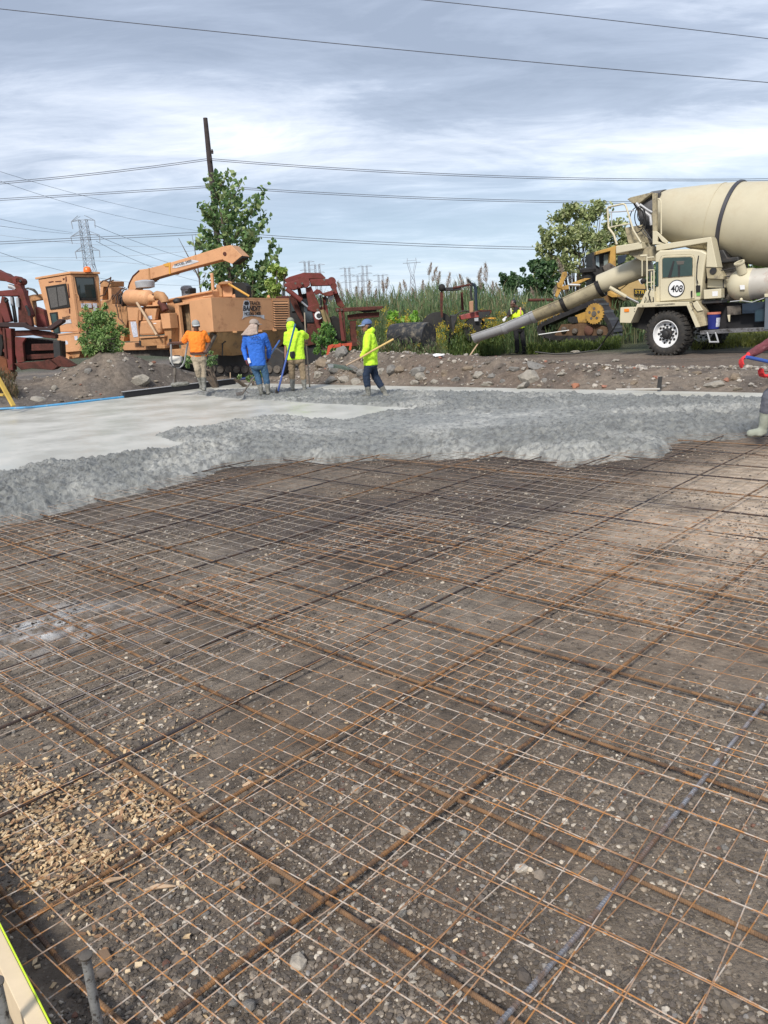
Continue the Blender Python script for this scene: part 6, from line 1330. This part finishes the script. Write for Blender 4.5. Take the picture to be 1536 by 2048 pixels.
cap_(rt_,J['head'],AX,cloth('grey_cap2',(.2,.2,.2)),1)
# ================= TOOLS =================
def tool(name,label,pts,r,mt,extra=None,cat='rake'):
    t=thing(name,Vector((pts[-1].x,pts[-1].y,0)),label,cat); MB().tube(pts,r,10).build('handle',mt,t,smooth=True)
    if extra: extra(t)
    return t
def c6(x,y,Y): return W(320+x/5.12,610+y/5.12,Y)
def c7(x,y,Y): return W(540+x/5.12,610+y/5.12,Y)
def headA(t):
    b=MB(); b.prism([c6(775,905,16.6),c6(850,895,16.9),c6(845,925,16.6),c6(785,930,16.4)],Vector((0,.02,.02))); b.build('blade',M['dirtymetal'],t,.004)
    MB().tube([c6(845,870,16.85),c6(880,882,16.8),c6(905,902,16.6)],.008,6).build('brace',M['dirtymetal'],t)
t=tool('concrete_rake','blue-handled concrete rake held by the man in the blue shirt, blade in the wet concrete',[c6(1224,366,18.0),c6(1108,545,17.3)],.021,M['blue'],headA); MB().tube([c6(1108,545,17.3),c6(955,752,17.0),c6(842,912,16.7)],.017,10).build('lower_handle',M['dirtymetal'],t,smooth=True)
def headB(t):
    MB().tube([c6(1205,895,17.4),c6(1192,870,17.3),c6(1192,845,17.25)],.012,6).build('tine',M['dirtymetal'],t); b=MB(); b.bar(c6(1180,885,17.2),c6(1225,900,17.5),.02,.06); b.build('blade',M['dirtymetal'],t)
t=tool('concrete_rake','long blue-handled rake leaning over the shoulder of the man in the neon T-shirt',[c6(1386,192,17.72),c6(1312,480,17.65)],.022,mat('teal_blue_handle',(.02,.10,.22),.4),headB); MB().tube([c6(1312,480,17.65),c6(1205,895,17.4)],.022,10).build('lower_handle',M['blue'],t,smooth=True)
tool('measuring_pole','tall thin pale wooden pole held upright by the man in the neon T-shirt',[c6(1480,78,18.5),c6(1496,400,18.55),c6(1535,842,18.7)],.017,mat('pale_pole',(.30,.25,.20),.7),lambda t:MB().lathe(c6(1500,395,18.55),(0,0,1),[(0,.03),(.05,.03)],8).build('pole_clamp',M['dark'],t),'pole')
def headC(t):
    b=MB(); b.prism([c7(590,612,15.2),c7(650,610,15.3),c7(760,625,15.7),c7(855,665,15.9),c7(770,668,15.6),c7(700,650,15.4),c7(600,645,15.2)],Vector((.0,.04,.01))); b.build('blade',mat('green_grey_blade',(.11,.14,.115),.6,var=.4,scale=6),t,.004)
    b=MB(); b.prism([c7(592,610,15.18),c7(650,608,15.28),c7(650,640,15.28),c7(600,642,15.18)],Vector((0,-.004,0))); b.build('bare_corner',M['galv'],t)
t=tool('concrete_rake','yellow-handled concrete rake carried level by the striding man',[c7(1268,348,15.2),c7(1050,468,15.2),c7(925,542,15.22)],.020,M['woodh'],headC); MB().tube([c7(1335,312,15.2),c7(1266,350,15.2)],.022,10).build('grip',M['black'],t,smooth=True); MB().tube([c7(925,542,15.22),c7(785,616,15.4)],.019,10).build('lower_handle',mat('worn_wood',(.36,.27,.19),.8),t,smooth=True)
tool('concrete_rake','blue pole held by the red-gloved worker at the right edge',[X_(1493,714,-.36),X_(1540,724,-.3),X_(1700,775,-.1)],.020,M['blue'],lambda t:MB().bar(X_(1700,775,-.1),X_(1700,810,-.1),.02,.2).build('blade',M['dirtymetal'],t))
# power screed
t=thing('power_screed',Vector((G(350,775,.06).x,G(350,775,.06).y,.1)),'small engine-driven concrete screed with two bent handles beside the orange-shirted man','power screed')
Ys=18.6
MB().tube([c6(105,352,Ys-.45),c6(112,400,Ys-.42),c6(118,580,Ys-.1),c6(148,640,Ys),c6(142,810,Ys)],.022,10).build('handle',M['galv'],t,smooth=True); MB().tube([c6(105,348,Ys-.45),c6(106,395,Ys-.43)],.03,8).build('grip',M['black'],t,smooth=True)
MB().tube([c6(288,388,Ys-.4),c6(275,440,Ys-.38),c6(250,580,Ys-.1),c6(230,620,Ys),c6(195,642,Ys),c6(150,635,Ys)],.02,10).build('handle',M['galv'],t,smooth=True)
fe=Face(c6(150,560,Ys+.05),Vector((.1,-1,0)),(320,610,5.12)); fe.pr('engine_cover','88,540 105,525 205,525 218,545 212,590 190,602 110,598',.28,mat('white_engine',(.62,.60,.55),.5,var=.2),t,.14,.03); fe.pr('engine_base','105,590 215,592 200,640 130,640',.2,M['dark'],t,.1,.02); fe.pr('pull_start','140,515 200,515 205,540 150,545',.1,M['dark'],t,.12,.02)
MB().tube([c6(152,640,Ys),c6(150,800,Ys)],.035,10).build('drive_tube',M['dirtymetal'],t,smooth=True); MB().tube([c6(210,650,Ys+.1),c6(275,750,Ys+.1),c6(290,800,Ys)],.012,6).build('brace',M['dirtymetal'],t)
b=Body(); b.ell(c6(180,812,Ys),(.16,.12,.05)); b.ell(c6(245,805,Ys),(.14,.12,.045)); b.ell(c6(150,815,Ys),(.10,.10,.05)); b.build('exciter_base',BOOT,t,.015,2,.03,.05)
# straightedge board
a0=G(250,796,0); a1=G(472,768,0); d=(a1-a0).normalized(); sdn=Vector((-d.y,d.x,0)); b=MB(); b.box((a0+a1)/2+Vector((0,0,.075))+sdn*.05,((a1-a0).length,.10,.14),(d,sdn,Vector((0,0,1)))); 
t=thing('screed_board',Vector((a0.x,a0.y,0)),'long straight screed board with black face lying on the far left slab edge','screed board'); b.build('beam',M['text'],t,.006)
b=MB(); b.box((a0+a1)/2+Vector((0,0,.150))+sdn*.05,((a1-a0).length+.02,.14,.012),(d,sdn,Vector((0,0,1)))); b.build('top_flange',M['galv'],t); 
# pipes
Pp=[G(x,y,.02) for x,y in((-60,824),(0,818),(60,815),(130,808),(195,800),(258,793))]
MB().tube(Pp,.030,10).build('water_pipe',M['lblue'],smooth=True,center=True,label='long light blue plastic pipe along the left slab edge',cat='pipe')
Pp=[G(x,y,.05) for x,y in((478,759),(520,753),(575,747))]; MB().tube(Pp,.035,10).build('water_pipe',M['blue'],smooth=True,center=True,label='darker blue pipe on the ground behind the blue-shirted man',cat='pipe')
for x,y0,y1,lb in((552,727,755,'thin grey stake behind the slab between the blue and neon shirts'),(461,745,769,'short grey stake at the end of the screed board')):
    g0=G(x,y1,.0); MB().tube([g0,W(x-.5,y0,g0.y)],.014,6).build('marker_stake',M['wood'],center=True,label=lb,cat='stake')
Pp=[G(1232,779,.05),G(1320,778,.06)]; MB().tube(Pp,.016,8).build('white_pipe',mat('dull_white',(.4,.38,.35),.7),center=True,smooth=True,label='white pipe lying at the far slab edge below the truck',cat='pipe')
g0=G(1318,778,.05); MB().bar(g0,g0+Vector((.06,.12,.2)),.07,.02).build('black_board',M['black'],center=True,label='short dark board end beside the white pipe at the slab edge',cat='board')
# yellow legs at left
g=W(-8,748,16.9); t=thing('sawhorse',Vector((g.x,g.y,0)),'yellow wooden sawhorse legs cut off by the left edge','sawhorse')
YW=mat('yellow_wood',(.50,.34,.07),.7,var=.25); MB().bar(W(-6,752,16.9),W(27,812,16.7),.09,.05).build('leg',YW,t,.004); MB().bar(W(-6,752,16.9),W(-20,815,17.1),.09,.05).build('leg',YW,t,.004); MB().bar(W(-16,788,17.0),W(10,790,16.95),.16,.04).build('crossboard',YW,t,.004)
# form board, string and stakes, bottom left
F0=G(0,1850,.0); F1=G(100,2048,.0); fd=(F1-F0).normalized(); fn=Vector((-fd.y,fd.x,0)); fn=fn if fn.dot(Vector((1,1,0)))>0 else -fn
e0=F0-fd*1.6; e1=F1+fd*.7
t=thing('form_board',Vector((F0.x,F0.y,-.15)),'new pine form board at the bottom left corner of the pit','form board')
MB().box((e0+e1)/2-fn*.022+Vector((0,0,-.075)),((e1-e0).length,.04,.15),(fd,fn,Vector((0,0,1)))).build('plank',mat('fresh_pine',(.62,.50,.34),.75,var=.15,scale=5,col2=(.5,.36,.22),thr=(.6,.75)),t,.002)
MB().tube([e0+Vector((0,0,.004)),e1+Vector((0,0,.004))],.0022,6).build('string_line',mat('neon_string',(.55,.75,.03),.6),center=True,label='neon yellow-green string stretched along the top of the form board',cat='string')
def stake(bp,hgt_,label,rr=.0115):
    t=thing('steel_stake',bp,label,'stake'); b=MB(); tp_=bp+Vector((0,0,hgt_)); b.tube([bp-Vector((0,0,.1)),tp_],rr,16); b.build('shaft',mat('stake_steel',(.26,.265,.265),.5,metal=.4,var=.4,scale=25,col2=(.06,.05,.045),thr=(.5,.6)),t,smooth=True)
    MB().lathe(tp_,Vector((.12,-.05,1)),[(-.006,rr),(-.002,rr*1.35),(.004,rr*1.4),(.006,rr*1.1)],16).build('hammered_head',M['dirtymetal'],t,smooth=True)
bp=G(205,2095,-.15); 
lo,hi=.02,.8
for _ in range(30):
    m_=(lo+hi)/2; q=visible_px(bp+Vector((0,0,m_))); 
    if q[1]>1912: lo=m_
    else: hi=m_
stake(bp,lo,'steel form stake with a flattened rusty head in the lower left corner')
bp=G(30,2130,-.1); lo,hi=.02,.8
for _ in range(30):
    m_=(lo+hi)/2; q=visible_px(bp+Vector((0,0,m_)))
    if q[1]>1965: lo=m_
    else: hi=m_
stake(bp,lo,'steel stake cut off by the left edge beside the form board')
# ================= ROCKS =================
def onground(px,py):
    d=ray(px,py); t=3.0
    for _ in range(4000):
        p=CP+d*t
        if p.z<=hz(p.x,p.y): break
        t+=.02+.0*t
    return CP+d*t
rocks=[(1062,752,20,17,'pale rounded boulder, biggest on the bank below the chute end','st1'),(1047,771,15,8,'flat pale slab leaning under the biggest boulder','st1'),(1030,738,13,7,'grey broken block up and left of the biggest boulder','st2'),(1075,731,22,5,'thin flat stone slab above the biggest boulder','st2'),(1124,748,10,6,'narrow wedge-shaped stone right of the biggest boulder','st1'),(1153,770,11,7,'reddish brick piece at the bank foot right of the biggest boulder','brick'),(1266,764,11,6,'tan broken brick on the bank below the truck','st3'),(1432,768,16,9,'flat angular pale stone near the right end of the bank','st1'),
(785,738,12,12,'grey upright stone right behind the walking man','st2'),(838,740,14,12,'pale angular boulder left of centre on the bank','st2'),(842,752,14,10,'pale stone just below the angular boulder left of centre','st1'),(832,765,11,7,'flat light stone at the bank foot left of centre','st1'),(800,737,10,11,'thin upright brown stone behind the walking man','st3'),(760,742,12,8,'flat pale stone close to the walking man at knee height','st1'),(685,700,15,19,'tall pale rock standing at the top of the rubble pile','st2'),(645,722,17,13,'brown boulder at the left side of the rubble pile','st3'),(668,735,16,9,'wide grey stone under the tall rock of the rubble pile','st2'),(710,737,18,8,'long low stone in the middle of the rubble pile','st2'),(660,760,13,9,'grey stone at the foot of the rubble pile, left one','st2'),(690,757,14,9,'pale stone at the foot of the rubble pile, middle one','st1'),(712,762,13,8,'pale stone at the foot of the rubble pile, right one','st1'),(636,748,11,10,'leaning light stone beside the thin pole','st1'),(722,745,12,8,'dark stone just left of the walking man','st2'),
(280,758,20,14,'large pale triangular slab on the left dirt mound','st1'),(76,797,15,7,'pale slanted stone low on the left mound near the pipe','st1'),(218,722,6,5,'small white stone near the top of the left mound','st1'),(252,717,6,4,'small pale stone at the crest of the left mound','st1'),(175,740,8,7,'grey stone on the left shoulder of the mound','st2'),(108,775,7,6,'roundish pale stone low on the mound above the pipe','st1'),(300,728,6,4,'small light stone right of the mound crest','st1'),
(1230,721,8,4,'small pale stone on the dark strip near the front wheel','st1'),(1153,703,11,5,'pale flat stone beside the black hose','st1'),(890,745,9,7,'rounded tan stone in the middle of the bank','st3'),(912,758,10,6,'grey stone low in the middle of the bank','st2'),(935,735,10,8,'brownish block in the middle of the bank','st3'),(958,748,11,8,'light block left of the boulder group','st1'),(985,752,9,6,'dark grey stone left of the boulder group','st2'),(975,768,12,6,'whitish rubble piece at the slab edge','st1'),(1005,762,8,6,'small grey stone left of the flat slab','st2'),(1090,760,8,6,'small stone right below the biggest boulder','st2'),(1180,742,8,4,'small flat stone in the middle right of the bank','st1'),(1210,735,7,5,'tiny tan block under the front mudguard','st3'),(1245,742,9,5,'grey chip of concrete under the front wheel','st2'),(1470,752,12,9,'brown clod near the red-gloved hand','st3'),(1395,745,9,6,'small brown clod under the step ladder','st3'),(870,763,9,6,'pale chip at the slab edge left of centre','st1')]
for px,py,wx,hy_,lab,mk in rocks:
    p=onground(px,py+hy_*.7); s=p.y/1540
    stone1('boulder' if wx>13 else 'stone',p+Vector((0,.05,hy_*s*.35)),wx*s*1.02,None,M[mk],label=lab,cat='stone',sq=min(1.2,hy_/wx*1.05))
# loose rubble
rg=np.random.default_rng(55); n=11000; aa=rg.uniform(A1+.12,A1+3.6,n); bb_=rg.uniform(-6,17.5,n); n2=4200; a2=rg.uniform(2,22,n2); b2=B1+rg.uniform(.15,4.5,n2); aa=np.concatenate([aa,a2]); bb_=np.concatenate([bb_,b2])
det=NB.x*NA.y-NB.y*NA.x; x=(aa*NA.y-bb_*NB.y)/det; y=(NB.x*bb_-NA.x*aa)/det
near=np.exp(-((x+1.0)/1.0)**2)*.5+.26+.5*ss(.5,.7,vn(x*1.3,y*1.3,9)); ok=(rg.random(len(x))<near)&(y>2)&(y<28)&(np.abs(x)<13); x=x[ok];y=y[ok]; n=len(x); s=.012+.055*rg.random(n)**3.2
pal=np.array([(.36,.33,.29),(.24,.22,.20),(.27,.23,.18),(.14,.12,.10),(.42,.38,.33),(.28,.13,.09)]); C=pal[rg.choice(6,n,p=[.25,.27,.2,.17,.07,.04])]*rg.uniform(.75,1.2,(n,1))
V_,F_,C_=stones(np.stack([x,y,hgt(x,y)+s*.3],-1),s,C,.7); tag(npmesh('rubble',V_,F_,M['vcol'],False,C_),'broken stones and clods strewn over the dirt banks','rubble',kind='stuff')
# white litter
p=onground(878,714); b=MB(); 
for i in range(6): b.prism([p+Vector((random.uniform(-.18,.18),random.uniform(-.1,.1),random.uniform(0,.09))) for _ in range(4)],(0,0,.006))
b.build('litter',M['white'],center=True,label='crumpled white plastic on top of the bank',cat='litter')
# larger pebbles on the pit floor
big=[(805,1830,11,'st1'),(500,2015,17,'st2'),(465,2008,11,'st2'),(590,1812,9,'st1'),(930,1672,8,'st1'),(1040,1622,7,'st1'),(915,1690,8,'st2'),(505,1665,8,'st1'),(855,1415,7,'st1'),(885,1420,6,'st2'),(975,1430,6,'st1'),(1095,1730,8,'st1'),(985,1720,6,'st1'),(1190,1762,7,'galv'),(1360,1745,7,'st1'),(1480,1675,8,'st1'),(800,2042,9,'st2'),(880,1990,8,'st1'),(540,1925,8,'st1'),(350,1855,7,'st1'),(1270,1640,7,'st1'),(1140,1810,6,'st1'),(928,1670,9,'st2'),(1450,1700,8,'st2'),(930,1820,7,'st1'),(700,1770,8,'st2'),(410,1830,7,'st2')]
for px,py,wx,mk in big:
    p=G(px,py,-.145); q=visible_px(p); s=(p-CP).dot(FW)/1540
    stone1('pebble',p+Vector((0,0,wx*s*.35)),wx*s,None,M[mk] if mk!='galv' else M['st2'],label='larger rounded pebble lying loose among the dark gravel under the mesh',cat='pebble',group='larger pebbles among the gravel')
for i,(x0,y0,x1,y1,w_,lb) in enumerate([(187,1772,250,1755,.010,'long pale split stick beside the dark bar at the lower left'),(290,1780,352,1772,.009,'flat weathered stick just right of the wood chips'),(485,1572,520,1565,.010,'short brown stick under the mesh in the lower middle'),(1345,1,1345,2,.01,'')][:3]):
    a_=G(x0,y0,-.135); c_=G(x1,y1,-.135); MB().tube([a_,a_.lerp(c_,.4)+Vector((0,.002,.006)),c_],[w_*.4,w_,w_*.3],7).build('stick',M['wood'],smooth=True,center=True,label=lb,cat='stick')

n=34000; th=rng.uniform(R(-36),R(34),n); r=rng.uniform(6.5,21,n); x=np.sin(th)*r; y=np.cos(th)*r; ins_=inside(x,y,poly); x=x[ins_];y=y[ins_]; df_=distseg(x,y,pf); di_=distseg(x,y,pi)
cl_=np.exp(-(((x-.9)/2.6)**2+((y-11.3)/1.1)**2)); ok=(rng.random(len(x))<(.25+.75*ss(.4,.6,fbm(x*2.1,y*2.1,3,301)))*(1-.8*cl_))&(di_>.15); x=x[ok];y=y[ok];df_=df_[ok]
s=rng.uniform(.003,.012,len(x))*(.7+.5*rng.random(len(x))**3); zc=conc_z(x,y,df_)+s*.2
C=np.array([(.24,.242,.225)])*rng.uniform(.7,1.2,(len(x),1)); V_,F_,C_=stones(np.stack([x,y,zc],-1),s,C,.75)
tag(npmesh('concrete_lumps',V_,F_,mat('wet_lumps',(1,1,1),.45,var=.2,attr='col'),False,C_),'small wet lumps and coarse stones sticking out of the rough concrete','concrete lumps',kind='stuff')
